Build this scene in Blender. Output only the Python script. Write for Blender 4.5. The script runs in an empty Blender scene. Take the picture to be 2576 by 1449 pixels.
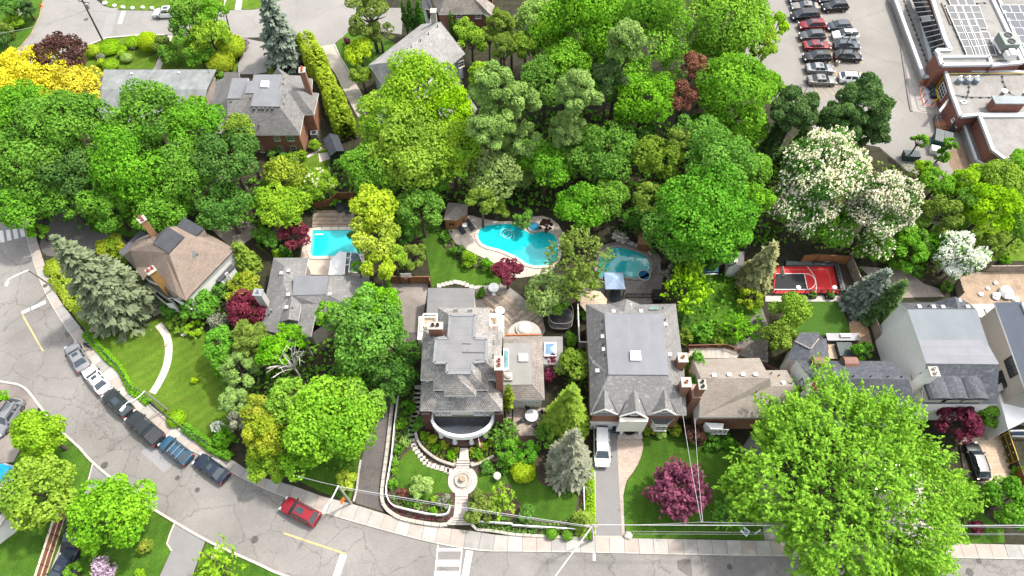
import bpy,bmesh,math,random
import numpy as np
from mathutils import Vector,Matrix
from mathutils.geometry import tessellate_polygon
R = math.radians
random.seed(7)
scene = bpy.context.scene
COL = scene.collection
# ---------------------------------------------------------------- camera, sky, sun, exposure
CAM_H,PITCH,FPX,CU,CV = 80.0,R(59.0),1717.0,1288.0,724.5
cd = bpy.data.cameras.new('camera');cam = bpy.data.objects.new('camera',cd);COL.objects.link(cam)
cd.sensor_width = 36.0;cd.lens = FPX/2576*36;cd.clip_end = 2000;cd.clip_start = 1.0
cam.location = (0,0,CAM_H);cam.rotation_euler = (math.pi/2-PITCH,0,0)
scene.camera = cam
SUN_EL,SUN_AZ = R(58),math.atan2(0.45,0.88)      # the sun stands towards +x, a little +y; shade falls left and down
world = bpy.data.worlds.new('World');scene.world = world;world.use_nodes = True
wn = world.node_tree
sky = wn.nodes.new('ShaderNodeTexSky');sky.sky_type = 'NISHITA';sky.sun_disc = False;sky.air_density = 1.6;sky.dust_density = 4.0
sky.sun_elevation = SUN_EL;sky.sun_rotation = math.pi/2-SUN_AZ
bg = wn.nodes['Background'];bg.inputs['Strength'].default_value = 0.15
hs = wn.nodes.new('ShaderNodeHueSaturation');hs.inputs['Saturation'].default_value = 0.42   # thin high cloud whitens the sky
wn.links.new(sky.outputs[0],hs.inputs['Color']);wn.links.new(hs.outputs[0],bg.inputs['Color'])
sl = bpy.data.lights.new('sun','SUN');sl.energy = 2.1;sl.angle = R(3);sl.color = (1.0,0.95,0.87)
so = bpy.data.objects.new('sun',sl);COL.objects.link(so)
sd = Vector((math.cos(SUN_EL)*math.cos(SUN_AZ),math.cos(SUN_EL)*math.sin(SUN_AZ),math.sin(SUN_EL)))
so.rotation_euler = sd.to_track_quat('Z','Y').to_euler();so.location = (60,60,120)
scene.view_settings.view_transform = 'Standard';scene.view_settings.look = 'None'
scene.view_settings.exposure = 1.5;scene.view_settings.gamma = 1.0;scene.view_settings.use_curve_mapping = False
scene.cycles.max_bounces = 6;scene.cycles.diffuse_bounces = 4;scene.cycles.transparent_max_bounces = 6
scene.cycles.use_denoising = True

# ---------------------------------------------------------------- survey: plan points read off the aerial picture
SP,CP = math.sin(PITCH),math.cos(PITCH)
def P(u,v,z=0.0):
    xc,yc = (u-CU)/FPX,(CV-v)/FPX
    d = (xc,CP+yc*SP,-SP+yc*CP)
    t = (CAM_H-z)/-d[2]
    return Vector((d[0]*t,d[1]*t,z))
def ray_plane(u,v,p,n):
    xc,yc = (u-CU)/FPX,(CV-v)/FPX
    d = Vector((xc,CP+yc*SP,-SP+yc*CP));o = Vector((0,0,CAM_H))
    return o + d*((p-o).dot(n)/d.dot(n))
class Frame:
    def __init__(s,ox,oy,k): s.ox,s.oy,s.k = ox,oy,k
    def uv(s,x,y): return s.ox+x*s.k,s.oy+y*s.k
    def __call__(s,x,y,z=0.0): return P(*s.uv(x,y),z)
    def L(s,*pts,z=0.0): return [s(p[0],p[1],p[2] if len(p) > 2 else z) for p in pts]
    def m(s,x,y,px,z=0.0): return (s(x+px,y,z)-s(x,y,z)).length
T = [[Frame(644*i,483*j,1/3) for j in range(3)] for i in range(4)]
CR = {n: Frame(a*.670833,b*.670833,.194444) for n,(a,b) in {1: (760,220),2: (420,780),3: (940,940),4: (1540,1040),
      5: (1540,1340),6: (2140,1100),7: (2560,1200),8: (3280,1080)}.items()}

# ---------------------------------------------------------------- materials
MATS = {}
def new_mat(name):
    m = bpy.data.materials.new(name);m.use_nodes = True
    nt = m.node_tree;b = nt.nodes['Principled BSDF'];MATS[name] = m
    return m,nt,b
def N(nt,t,**kw):
    n = nt.nodes.new(t)
    for k,v in kw.items():
        if k.startswith('i_'): n.inputs[int(k[2:]) if k[2:].isdigit() else k[2:].replace('_',' ')].default_value = v
        else: setattr(n,k,v)
    return n
def ramp(nt,fac,*stops):
    r = nt.nodes.new('ShaderNodeValToRGB');e = r.color_ramp.elements
    while len(e) < len(stops): e.new(.5)
    for el,(p,c) in zip(e,stops):
        el.position = p;el.color = (*c,1) if len(c) == 3 else c
    nt.links.new(fac,r.inputs[0]);return r.outputs[0]
def mixc(nt,fac,a,b,mode='MIX'):
    m = nt.nodes.new('ShaderNodeMix');m.data_type = 'RGBA';m.blend_type = mode
    for s,v in ((0,fac),(6,a),(7,b)):
        if hasattr(v,'is_linked'): nt.links.new(v,m.inputs[s])
        else: m.inputs[s].default_value = v if s == 0 else (*v,1)
    return m.outputs[2]
def pos(nt): return nt.nodes.new('ShaderNodeNewGeometry').outputs['Position']
def objc(nt): return nt.nodes.new('ShaderNodeTexCoord').outputs['Object']
def noise(nt,vec,scale,detail=4,rough=.6,out='Fac'):
    n = N(nt,'ShaderNodeTexNoise');n.inputs['Scale'].default_value = scale;n.inputs['Detail'].default_value = detail
    n.inputs['Roughness'].default_value = rough;nt.links.new(vec,n.inputs['Vector']);return n.outputs[out]
ALB = .64      # albedo scale of built surfaces under this exposure
def sc(c,k): return tuple(max(0,x*k) for x in c)
def bump(nt,b,h,strength=.4,dist=.05):
    n = N(nt,'ShaderNodeBump');n.inputs['Strength'].default_value = strength;n.inputs['Distance'].default_value = dist
    nt.links.new(h,n.inputs['Height']);nt.links.new(n.outputs[0],b.inputs['Normal'])
def plain(name,c,rough=.7,var=.18,scale=1.5,spec=.3,metal=0,fine=8.0,bmp=0.0,local=False,coat=0):
    if name in MATS: return MATS[name]
    m,nt,b = new_mat(name);c = sc(c,ALB)
    v = objc(nt) if local else pos(nt)
    f = noise(nt,v,scale,5);g = noise(nt,v,scale*fine,2)
    a = ramp(nt,f,(.3,sc(c,1-var)),(.7,sc(c,1+var)))
    g2 = ramp(nt,g,(.3,(1-var*.7,)*3),(.7,(1+var*.7,)*3))
    nt.links.new(mixc(nt,1.0,a,g2,'MULTIPLY'),b.inputs['Base Color'])
    b.inputs['Roughness'].default_value = rough;b.inputs['Specular IOR Level'].default_value = spec;b.inputs['Metallic'].default_value = metal
    b.inputs['Coat Weight'].default_value = coat
    if bmp: bump(nt,b,g,bmp)
    return m
def slope_coords(nt):
    """(along the slope's level line, up the slope, 0): courses of shingles and bricks follow the face they lie on."""
    g = nt.nodes.new('ShaderNodeNewGeometry')
    c = N(nt,'ShaderNodeVectorMath',operation='CROSS_PRODUCT');nt.links.new(g.outputs['True Normal'],c.inputs[0]);c.inputs[1].default_value = (0,0,1)
    t = N(nt,'ShaderNodeVectorMath',operation='NORMALIZE');nt.links.new(c.outputs[0],t.inputs[0])
    u = N(nt,'ShaderNodeVectorMath',operation='CROSS_PRODUCT');nt.links.new(t.outputs[0],u.inputs[0]);nt.links.new(g.outputs['True Normal'],u.inputs[1])
    d1 = N(nt,'ShaderNodeVectorMath',operation='DOT_PRODUCT');nt.links.new(g.outputs['Position'],d1.inputs[0]);nt.links.new(t.outputs[0],d1.inputs[1])
    d2 = N(nt,'ShaderNodeVectorMath',operation='DOT_PRODUCT');nt.links.new(g.outputs['Position'],d2.inputs[0]);nt.links.new(u.outputs[0],d2.inputs[1])
    x = N(nt,'ShaderNodeCombineXYZ');nt.links.new(d1.outputs['Value'],x.inputs[0]);nt.links.new(d2.outputs['Value'],x.inputs[1])
    return x.outputs[0]
def courses(name,c1,c2,mortar,w=.5,h=.2,gap=.012,rough=.85,blotch=.3,extra=None,flat=False):
    if name in MATS: return MATS[name]
    m,nt,b = new_mat(name);c1,c2,mortar = sc(c1,ALB),sc(c2,ALB),sc(mortar,ALB);extra = extra and sc(extra,ALB)
    v = pos(nt) if flat else slope_coords(nt)
    br = N(nt,'ShaderNodeTexBrick');nt.links.new(v,br.inputs['Vector'])
    br.inputs['Scale'].default_value = 1;br.inputs['Brick Width'].default_value = w;br.inputs['Row Height'].default_value = h
    br.inputs['Mortar Size'].default_value = gap;br.inputs['Bias'].default_value = 0
    br.inputs['Color1'].default_value = (*c1,1);br.inputs['Color2'].default_value = (*c2,1);br.inputs['Mortar'].default_value = (*mortar,1)
    f = noise(nt,pos(nt),.55,6,.65);g = noise(nt,pos(nt),6,3)
    a = mixc(nt,1.0,br.outputs['Color'],ramp(nt,f,(.3,(1-blotch,)*3),(.7,(1+blotch,)*3)),'MULTIPLY')
    a = mixc(nt,1.0,a,ramp(nt,g,(.3,(.82,)*3),(.7,(1.2,)*3)),'MULTIPLY')
    if extra:
        k = noise(nt,pos(nt),2.2,5,.7)
        a = mixc(nt,ramp(nt,k,(.56,(0,)*3),(.66,(.8,)*3)),a,extra)
    nt.links.new(a,b.inputs['Base Color']);b.inputs['Roughness'].default_value = rough;b.inputs['Specular IOR Level'].default_value = .2
    bump(nt,b,br.outputs['Fac'],-.35,.03)
    return m
def road_mat(name,c,crack=.55,scale=.19,patch=.25):
    m,nt,b = new_mat(name);p = pos(nt);c = sc(c,ALB)
    n1 = noise(nt,p,.8,5,.6,'Color')
    off = N(nt,'ShaderNodeVectorMath',operation='SCALE');nt.links.new(n1,off.inputs[0]);off.inputs['Scale'].default_value = 1.6
    q = N(nt,'ShaderNodeVectorMath',operation='ADD');nt.links.new(p,q.inputs[0]);nt.links.new(off.outputs[0],q.inputs[1])
    def vor(vec,s):
        w = N(nt,'ShaderNodeTexVoronoi',feature='DISTANCE_TO_EDGE');w.inputs['Scale'].default_value = s;nt.links.new(vec,w.inputs['Vector']);return w.outputs['Distance']
    a = ramp(nt,noise(nt,p,.12,6,.65),(.3,sc(c,1-patch)),(.7,sc(c,1+patch*.7)))
    a = mixc(nt,1.0,a,ramp(nt,noise(nt,p,5,4,.7),(.3,(.87,)*3),(.7,(1.1,)*3)),'MULTIPLY')
    k1 = ramp(nt,vor(q.outputs[0],scale),(.002,(crack,)*3),(.014,(0,)*3))
    a = mixc(nt,k1,a,sc(c,.25))
    gate = ramp(nt,noise(nt,p,.16,3),(.5,(0,)*3),(.6,(crack*.9,)*3))
    k2 = mixc(nt,1.0,ramp(nt,vor(q.outputs[0],scale*3.1),(.004,(1,)*3),(.03,(0,)*3)),gate,'MULTIPLY')
    a = mixc(nt,k2,a,sc(c,.3))
    st = ramp(nt,noise(nt,p,.5,7,.75),(.64,(0,)*3),(.74,(.45,)*3))
    a = mixc(nt,st,a,sc(c,.4))
    nt.links.new(a,b.inputs['Base Color']);b.inputs['Roughness'].default_value = .9;b.inputs['Specular IOR Level'].default_value = .2
    return m
def grass_mat(name,c1,c2,stripe=0,ang=0):
    m,nt,b = new_mat(name);p = pos(nt)
    a = ramp(nt,noise(nt,p,.35,6,.7),(.32,c1),(.68,c2))
    a = mixc(nt,1.0,a,ramp(nt,noise(nt,p,7,3,.7),(.3,(.68,)*3),(.7,(1.3,)*3)),'MULTIPLY')
    a = mixc(nt,ramp(nt,noise(nt,p,1.3,5,.7),(.52,(0,)*3),(.75,(.6,)*3)),a,(c2[0]*1.45,c2[1]*.88,c2[2]*1.5))
    a = mixc(nt,1.0,a,ramp(nt,noise(nt,p,.13,4,.6),(.35,(.82,)*3),(.65,(1.16,)*3)),'MULTIPLY')
    if stripe:
        mp = N(nt,'ShaderNodeMapping');mp.inputs['Rotation'].default_value = (0,0,ang);nt.links.new(p,mp.inputs[0])
        w = N(nt,'ShaderNodeTexWave');w.inputs['Scale'].default_value = stripe;w.inputs['Distortion'].default_value = 1.5;w.inputs['Detail'].default_value = 3
        nt.links.new(mp.outputs[0],w.inputs['Vector'])
        a = mixc(nt,1.0,a,ramp(nt,w.outputs['Fac'],(.2,(.95,)*3),(.8,(1.05,)*3)),'MULTIPLY')
    nt.links.new(a,b.inputs['Base Color']);b.inputs['Roughness'].default_value = .95;b.inputs['Specular IOR Level'].default_value = .1
    bump(nt,b,noise(nt,p,9,3,.7),.9,.12)
    return m
def streaked(name,c,k=.12,sx=1.2,sy=.06,seam=0):
    """membrane or weathered flat roof: long faint streaks and blotches"""
    m,nt,b = new_mat(name);p = pos(nt);c = sc(c,ALB*.66)
    mp = N(nt,'ShaderNodeMapping');mp.inputs['Scale'].default_value = (sx,sy,sx);nt.links.new(p,mp.inputs[0])
    a = ramp(nt,noise(nt,mp.outputs[0],1,5,.7),(.3,sc(c,1-k)),(.7,sc(c,1+k)))
    a = mixc(nt,1.0,a,ramp(nt,noise(nt,p,.6,6,.7),(.3,(1-k,)*3),(.7,(1+k,)*3)),'MULTIPLY')
    if seam:
        br = N(nt,'ShaderNodeTexBrick');nt.links.new(p,br.inputs['Vector']);br.inputs['Scale'].default_value = 1
        br.inputs['Brick Width'].default_value = 5.0;br.inputs['Row Height'].default_value = seam;br.inputs['Mortar Size'].default_value = .02
        for q in ('Color1','Color2'): br.inputs[q].default_value = (1,1,1,1)
        br.inputs['Mortar'].default_value = (.72,.72,.72,1)
        a = mixc(nt,1.0,a,br.outputs['Color'],'MULTIPLY')
    nt.links.new(a,b.inputs['Base Color']);b.inputs['Roughness'].default_value = .7;b.inputs['Specular IOR Level'].default_value = .25
    return m
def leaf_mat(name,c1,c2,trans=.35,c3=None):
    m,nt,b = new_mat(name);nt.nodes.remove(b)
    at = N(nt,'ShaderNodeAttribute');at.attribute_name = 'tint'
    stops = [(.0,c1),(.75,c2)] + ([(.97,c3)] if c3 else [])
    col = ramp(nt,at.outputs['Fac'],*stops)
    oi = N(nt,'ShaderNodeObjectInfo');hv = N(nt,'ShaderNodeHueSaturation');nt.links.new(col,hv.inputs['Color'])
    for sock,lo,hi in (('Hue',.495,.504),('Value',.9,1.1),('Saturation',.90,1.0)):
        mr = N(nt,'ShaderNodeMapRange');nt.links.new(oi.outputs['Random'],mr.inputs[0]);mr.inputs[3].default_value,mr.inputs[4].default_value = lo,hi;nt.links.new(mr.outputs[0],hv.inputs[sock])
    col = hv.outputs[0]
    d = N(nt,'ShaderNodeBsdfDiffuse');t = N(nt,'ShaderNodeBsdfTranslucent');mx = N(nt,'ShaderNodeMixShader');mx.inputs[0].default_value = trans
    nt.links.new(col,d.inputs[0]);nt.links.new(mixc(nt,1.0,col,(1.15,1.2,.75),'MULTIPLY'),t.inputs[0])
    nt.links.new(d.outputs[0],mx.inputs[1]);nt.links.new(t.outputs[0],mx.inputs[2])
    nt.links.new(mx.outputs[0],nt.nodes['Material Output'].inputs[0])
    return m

# ---------------------------------------------------------------- mesh and object helpers
OFF = {}
def link(o,parent=None):
    COL.objects.link(o)
    if parent is not None: o.parent = parent
    return o
def tag(o,label=None,cat=None,group=None,kind=None):
    if label: o['label'] = label
    if cat: o['category'] = cat
    if group: o['group'] = group
    if kind: o['kind'] = kind
    return o
def thing(name,label,cat,loc=(0,0,0),rz=0,group=None):
    o = bpy.data.objects.new(name,None);o.empty_display_size = .3;link(o)
    o.location = loc;o.rotation_euler = (0,0,rz);OFF[o.name] = Vector(loc) if rz == 0 else None
    return tag(o,label,cat,group)
class MB:
    def __init__(s): s.v,s.f,s.mi,s.key = [],[],[],{}
    def vert(s,p): s.v.append(tuple(p));return len(s.v)-1
    def wv(s,p):
        k = tuple(round(c*40) for c in p)
        if k not in s.key: s.key[k] = s.vert(p)
        return s.key[k]
    def face(s,pts,mi=0,weld=False):
        ids = [(s.wv if weld else s.vert)(p) for p in pts]
        if len(set(ids)) < 3: return
        if len(ids) <= 4: s.f.append(ids);s.mi.append(mi)
        else:
            V = [Vector(p) for p in pts];nz = Vector((0,0,0))
            for i in range(len(V)): nz += V[i].cross(V[(i+1) % len(V)])
            if abs(nz.z) > .25*nz.length: V = [Vector((p.x,p.y,0)) for p in V]
            for t in tessellate_polygon([V]): s.f.append([ids[i] for i in t]);s.mi.append(mi)
    def prism(s,pts,z0,z1,mi=0,side=None,top=True,bottom=False):
        n = len(pts);a = [Vector((p[0],p[1],z0)) for p in pts];b = [Vector((p[0],p[1],z1)) for p in pts]
        if sum((pts[i][0]*pts[(i+1) % n][1]-pts[(i+1) % n][0]*pts[i][1]) for i in range(n)) < 0: a.reverse();b.reverse()
        for i in range(n): s.face([a[i],a[(i+1) % n],b[(i+1) % n],b[i]],mi if side is None else side)
        if top: s.face(b,mi)
        if bottom: s.face(a[::-1],mi)
    def box(s,c,size,rz=0,mi=0):
        hx,hy,hz = size[0]/2,size[1]/2,size[2]/2;ca,sa = math.cos(rz),math.sin(rz)
        q = [Vector((c[0]+x*ca-y*sa,c[1]+x*sa+y*ca,c[2])) for x,y in ((-hx,-hy),(hx,-hy),(hx,hy),(-hx,hy))]
        s.prism(q,c[2]-hz,c[2]+hz,mi,bottom=True)
    def bar(s,p,q,w,h=None,mi=0):
        p,q = Vector(p),Vector(q);d = (q-p).normalized();h = h or w
        a = d.cross(Vector((0,0,1)));a = a.normalized() if a.length > .01 else Vector((1,0,0));b = a.cross(d).normalized()
        r = [[e+a*w/2*i+b*h/2*j for i,j in ((-1,-1),(1,-1),(1,1),(-1,1))] for e in (p,q)]
        for i in range(4): s.face([r[0][i],r[0][(i+1) % 4],r[1][(i+1) % 4],r[1][i]],mi)
        s.face(r[0][::-1],mi);s.face(r[1],mi)
    def tube(s,pts,rad,n=6,mi=0,cap=True):
        pts = [Vector(p) for p in pts];rad = rad if hasattr(rad,'__len__') else [rad]*len(pts);rings = []
        for i,p in enumerate(pts):
            d = (pts[min(i+1,len(pts)-1)]-pts[max(i-1,0)]).normalized()
            a = d.cross(Vector((0,0,1))) if abs(d.z) < .95 else d.cross(Vector((1,0,0)));a.normalize();b = d.cross(a)
            rings.append([s.vert(p+(a*math.cos(t*2*math.pi/n)+b*math.sin(t*2*math.pi/n))*rad[i]) for t in range(n)])
        for r0,r1 in zip(rings,rings[1:]):
            for t in range(n): s.f.append([r0[t],r0[(t+1) % n],r1[(t+1) % n],r1[t]]);s.mi.append(mi)
        if cap: s.f.append(rings[0][::-1]);s.mi.append(mi);s.f.append(rings[-1]);s.mi.append(mi)
    def lathe(s,c,prof,n=16,mi=0,sx=1,sy=1):
        rings = [[s.vert((c[0]+r*sx*math.cos(2*math.pi*t/n),c[1]+r*sy*math.sin(2*math.pi*t/n),c[2]+z)) for t in range(n)] for r,z in prof]
        for r0,r1 in zip(rings,rings[1:]):
            for t in range(n): s.f.append([r0[t],r0[(t+1) % n],r1[(t+1) % n],r1[t]]);s.mi.append(mi)
        s.f.append(rings[-1]);s.mi.append(mi)
    def skirt(s,d,mi):
        cnt = {}
        for f in s.f:
            for i in range(len(f)): e = (f[i],f[(i+1) % len(f)]);cnt[tuple(sorted(e))] = cnt.get(tuple(sorted(e)),0)+1
        for (a,b),k in cnt.items():
            if k == 1:
                pa,pb = Vector(s.v[a]),Vector(s.v[b]);dz = Vector((0,0,d))
                s.face([pa,pb,pb-dz,pa-dz],mi)
    def build(s,name,mats,parent=None,smooth=False,off=None):
        me = bpy.data.meshes.new(name)
        o3 = off if off is not None else (OFF.get(parent.name) if parent is not None else None)
        v = s.v if o3 is None else [(x-o3[0],y-o3[1],z-o3[2]) for x,y,z in s.v]
        me.from_pydata(v,[],s.f)
        mats = mats if isinstance(mats,(list,tuple)) else [mats]
        for m in mats: me.materials.append(m)
        if len(mats) > 1: me.polygons.foreach_set('material_index',s.mi)
        if smooth: me.polygons.foreach_set('use_smooth',[True]*len(me.polygons))
        me.update();o = bpy.data.objects.new(name,me);link(o,parent)
        if o3 is not None: OFF[o.name] = o3
        return o
def sheet(name,pts,z,mat,kind='structure',parent=None):
    m = MB();m.face([Vector((p[0],p[1],z)) for p in pts]);o = m.build(name,mat,parent)
    me = o.data
    if me.polygons and me.polygons[0].normal.z < 0: me.flip_normals()
    if kind: o['kind'] = kind
    return o
def smooth_path(pts,n=4):
    out = []
    for i in range(len(pts)-1):
        p0,p1,p2,p3 = pts[max(i-1,0)],pts[i],pts[i+1],pts[min(i+2,len(pts)-1)]
        for k in range(n):
            t = k/n;out.append(.5*((2*p1)+(p2-p0)*t+(2*p0-5*p1+4*p2-p3)*t*t+(3*p1-p0-3*p2+p3)*t**3))
    out.append(pts[-1]);return out
def resample(pts,step):
    L = [0]
    for a,b in zip(pts,pts[1:]): L.append(L[-1]+(b-a).length)
    n = max(1,round(L[-1]/step));out = []
    j = 0
    for i in range(n+1):
        t = L[-1]*i/n
        while j < len(L)-2 and L[j+1] < t: j += 1
        out.append(pts[j].lerp(pts[j+1],(t-L[j])/max(1e-6,L[j+1]-L[j])))
    return out
def ribbon(name,pts,w,z0,z1,mat,parent=None,kind='structure',flat=False):
    m = MB();n = len(pts);L_,R_ = [],[]
    for i,p in enumerate(pts):
        d = pts[min(i+1,n-1)]-pts[max(i-1,0)];d.z = 0;d.normalize();s = Vector((-d.y,d.x,0))*w/2
        L_.append(Vector((p.x,p.y,0))+s);R_.append(Vector((p.x,p.y,0))-s)
    for i in range(n-1):
        q = [R_[i],R_[i+1],L_[i+1],L_[i]]
        if flat: m.face([Vector((a.x,a.y,z1)) for a in q])
        else: m.prism(q,z0,z1)
    o = m.build(name,mat,parent)
    if kind: o['kind'] = kind
    return o
def circle(c,r,n=24,ry=None):
    return [Vector((c[0]+r*math.cos(2*math.pi*i/n),c[1]+(ry or r)*math.sin(2*math.pi*i/n),0)) for i in range(n)]
# ================================================================ colours of the place
road = road_mat('weathered_asphalt',(.262,.245,.228),crack=.42)
road2 = road_mat('pale_asphalt',(.30,.285,.268),crack=.18,scale=.1,patch=.14)
lotm = road_mat('lot_asphalt',(.28,.263,.24),crack=.15,scale=.07,patch=.15)
darkroad = road_mat('old_dark_asphalt',(.15,.135,.125),crack=.7,scale=.5,patch=.4)
padm = road_mat('stained_concrete',(.30,.262,.235),crack=.2,scale=.3,patch=.5)
drivem = plain('drive_asphalt',(.245,.235,.23),.9,.06,.8)
conc = plain('concrete',(.40,.375,.34),.9,.1,.9,bmp=.1)
kerbm = plain('kerb_stone',(.52,.48,.42),.9,.14,2)
stone = plain('garden_stone',(.45,.42,.37),.9,.2,2,bmp=.3)
pale_stone = plain('pale_stone',(.55,.49,.44),.85,.15,1.6,bmp=.1)
soil = plain('soil',(.085,.06,.042),1,.35,2.5,bmp=.5)
dirt = plain('bare_dirt',(.36,.27,.19),1,.25,.7,bmp=.4)
mulch = plain('leaf_litter',(.036,.034,.018),1,.45,1.2,bmp=.6)
white = plain('white_paint',(.98,.97,.94),.55,.05,2)
trim = plain('white_trim',(.92,.90,.86),.6,.06,2)
yellowline = plain('yellow_line',(.60,.43,.20),.8,.2,4)
orangeline = plain('stall_line',(.55,.36,.16),.8,.2,4)
paintline = plain('road_paint',(.72,.71,.69),.8,.12,5)
steel = plain('galvanised_steel',(.42,.43,.44),.45,.1,2,metal=.6)
black = plain('black_metal',(.018,.018,.02),.5,.2,3)
glass = plain('dark_glass',(.02,.028,.035),.06,.2,1,spec=.6)
skyglass = plain('skylight_glass',(.16,.27,.42),.06,.3,.6,spec=.8)
wood_grey = plain('weathered_wood',(.37,.30,.24),.9,.25,2.2,bmp=.15)
wood_brown = plain('brown_boards',(.25,.115,.05),.85,.2,2.2)
wood_pale = plain('pale_boards',(.52,.40,.28),.85,.12,2.2)
wood_pole = plain('pole_wood',(.10,.085,.075),.9,.2,2)
bleached = plain('bleached_wood',(.42,.385,.35),.9,.15,2)
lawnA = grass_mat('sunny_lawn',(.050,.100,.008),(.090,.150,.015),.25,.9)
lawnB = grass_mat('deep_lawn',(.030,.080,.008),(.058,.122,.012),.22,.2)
lawnC = grass_mat('artificial_lawn',(.035,.085,.012),(.045,.10,.014))
water = plain('pool_water',(.015,.56,.60),.05,.10,.35,spec=.5,fine=5)
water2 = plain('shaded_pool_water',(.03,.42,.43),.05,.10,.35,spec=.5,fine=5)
shallow = plain('shallow_water',(.16,.56,.55),.05,.06,.5,spec=.5)
deepw = plain('spa_water',(.04,.22,.36),.05,.1,1,spec=.5)
red_paint = plain('red_court',(.62,.02,.022),.7,.06,1)
black_court = plain('black_court',(.02,.021,.024),.75,.15,3)
brick = courses('red_brick',(.36,.15,.085),(.29,.115,.065),(.35,.27,.22),.24,.08,.008,blotch=.12)
school_brick = courses('school_brick',(.33,.115,.075),(.27,.09,.06),(.30,.22,.19),.24,.08,.008,blotch=.12)
stucco = plain('white_stucco',(.92,.90,.86),.9,.05,1.5,bmp=.1)
cream = plain('cream_stucco',(.92,.89,.77),.85,.04,1.5)
beige = plain('beige_stucco',(.44,.40,.35),.95,.12,5,bmp=.2)

# ================================================================ ground, lawns, roads
ground = sheet('ground',[(-450,-150),(450,-150),(450,600),(-450,600)],0,mulch)
F = T
def path(*segs):
    """segs: (frame, (x, y), ...) joined into one plan line"""
    out = []
    for s in segs: out += [s[0](x,y) for x,y in s[1:]]
    return out
D = Frame(0,0,1)
T00,T10,T20,T30 = T[0][0],T[1][0],T[2][0],T[3][0]
T01,T11,T21,T31 = T[0][1],T[1][1],T[2][1],T[3][1]
T02,T12,T22,T32 = T[0][2],T[1][2],T[2][2],T[3][2]
road_out = smooth_path(path((T01,(90,-60),(165,120),(200,280),(215,400),(330,740),(480,1000),(600,1170),(700,1310)),(T02,(840,0),(1000,170),(1130,320),(1300,440),(1530,545),(1730,660)),
    (T12,(0,765),(200,850),(470,960),(800,1060),(1130,1150),(1400,1215),(1700,1262)),(T22,(0,1266),(600,1275),(1300,1290)),(T32,(0,1300),(700,1305),(1280,1312),(2150,1330))))
walk_out = smooth_path(path((T01,(225,200),(262,290),(290,390),(345,560),(420,760),(520,910),(640,1060),(760,1200),(900,1340)),(T02,(950,0),(1100,130),(1250,250),(1420,380),(1600,500),(1800,600)),
    (T12,(0,690),(300,775),(500,850),(720,905),(980,985),(1170,1045),(1400,1085),(1640,1112)),(T22,(0,1150),(850,1165),(1900,1185)),(T32,(700,1195),(1430,1205),(2150,1220))))
road_in = smooth_path(path((T02,(-260,-60),(60,-8),(140,8),(210,50),(300,165),(400,290),(490,380),(600,480),(700,590),(900,760),(1030,860),(1300,1030),(1600,1200),(1932,1350)),
    (T12,(200,1440),(600,1560),(1200,1650),(1932,1700)),(T22,(900,1720),(1932,1725)),(T32,(1000,1730),(2150,1740))))
sheet('street',road_out+road_in[::-1]+[D(-160,940),D(-260,700),D(-160,440)],.03,road)
for o,n in ((sheet('street_patch',T22.L((1243,1335),(1300,1318),(1348,1325),(1362,1460),(1310,1440),(1250,1395)),.034,darkroad),0),
             (sheet('street_patch',T02.L((1060,510),(1210,440),(1330,600),(1235,670),(1150,590)),.034,plain('newer_asphalt',(.29,.285,.29),.9,.06,1)),0)): pass
# sidewalk: base strip, then every slab a piece of its own
n_sl = 96
ro,wo = resample(road_out,1),resample(walk_out,1)
def nearest(pts,p):
    best = None
    for a,b in zip(pts,pts[1:]):
        d = b-a;t = max(0,min(1,(p-a).dot(d)/max(1e-9,d.dot(d))));q = a+d*t
        if best is None or (q-p).length < best[0]: best = ((q-p).length,q)
    return best[1]
def along(pts,t):
    x = t*(len(pts)-1);i = min(int(x),len(pts)-2);return pts[i].lerp(pts[i+1],x-i)
m = MB()
for i in range(n_sl):
    q = [along(ro,i/n_sl),along(ro,(i+1)/n_sl)];q += [nearest(wo,q[1]),nearest(wo,q[0])];m.prism(q,.0,.10)
sidewalk = m.build('sidewalk',plain('joint_dirt',(.14,.12,.10),1));tag(sidewalk,kind='structure')
slabmats = [conc,plain('concrete_pink',(.42,.36,.315),.9,.1,.9,bmp=.1),plain('concrete_pale',(.45,.43,.39),.9,.1,.9,bmp=.1),plain('concrete_grey',(.34,.325,.305),.9,.12,.9,bmp=.1)]
rs = random.Random(3)
for i in range(n_sl):
    e = .012;q = [along(ro,(i+e)/n_sl),along(ro,(i+1-e)/n_sl)];q += [nearest(wo,q[1]),nearest(wo,q[0])]
    a,b = q[0].lerp(q[3],.10),q[1].lerp(q[2],.10)
    m = MB();h = .13+rs.uniform(0,.012);m.prism([a,b,q[2],q[3]],.08,h);o = m.build('slab',rs.choice(slabmats) if i % 5 else slabmats[1],sidewalk)
    m = MB();m.prism([q[0],q[1],b.lerp(q[1],.06),a.lerp(q[0],.06)],.02,.15);m.build('kerb_block',kerbm,sidewalk)
ribbon('kerb',[p for p in road_in if p.x > -75],.26,0,.15,kerbm)
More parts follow.
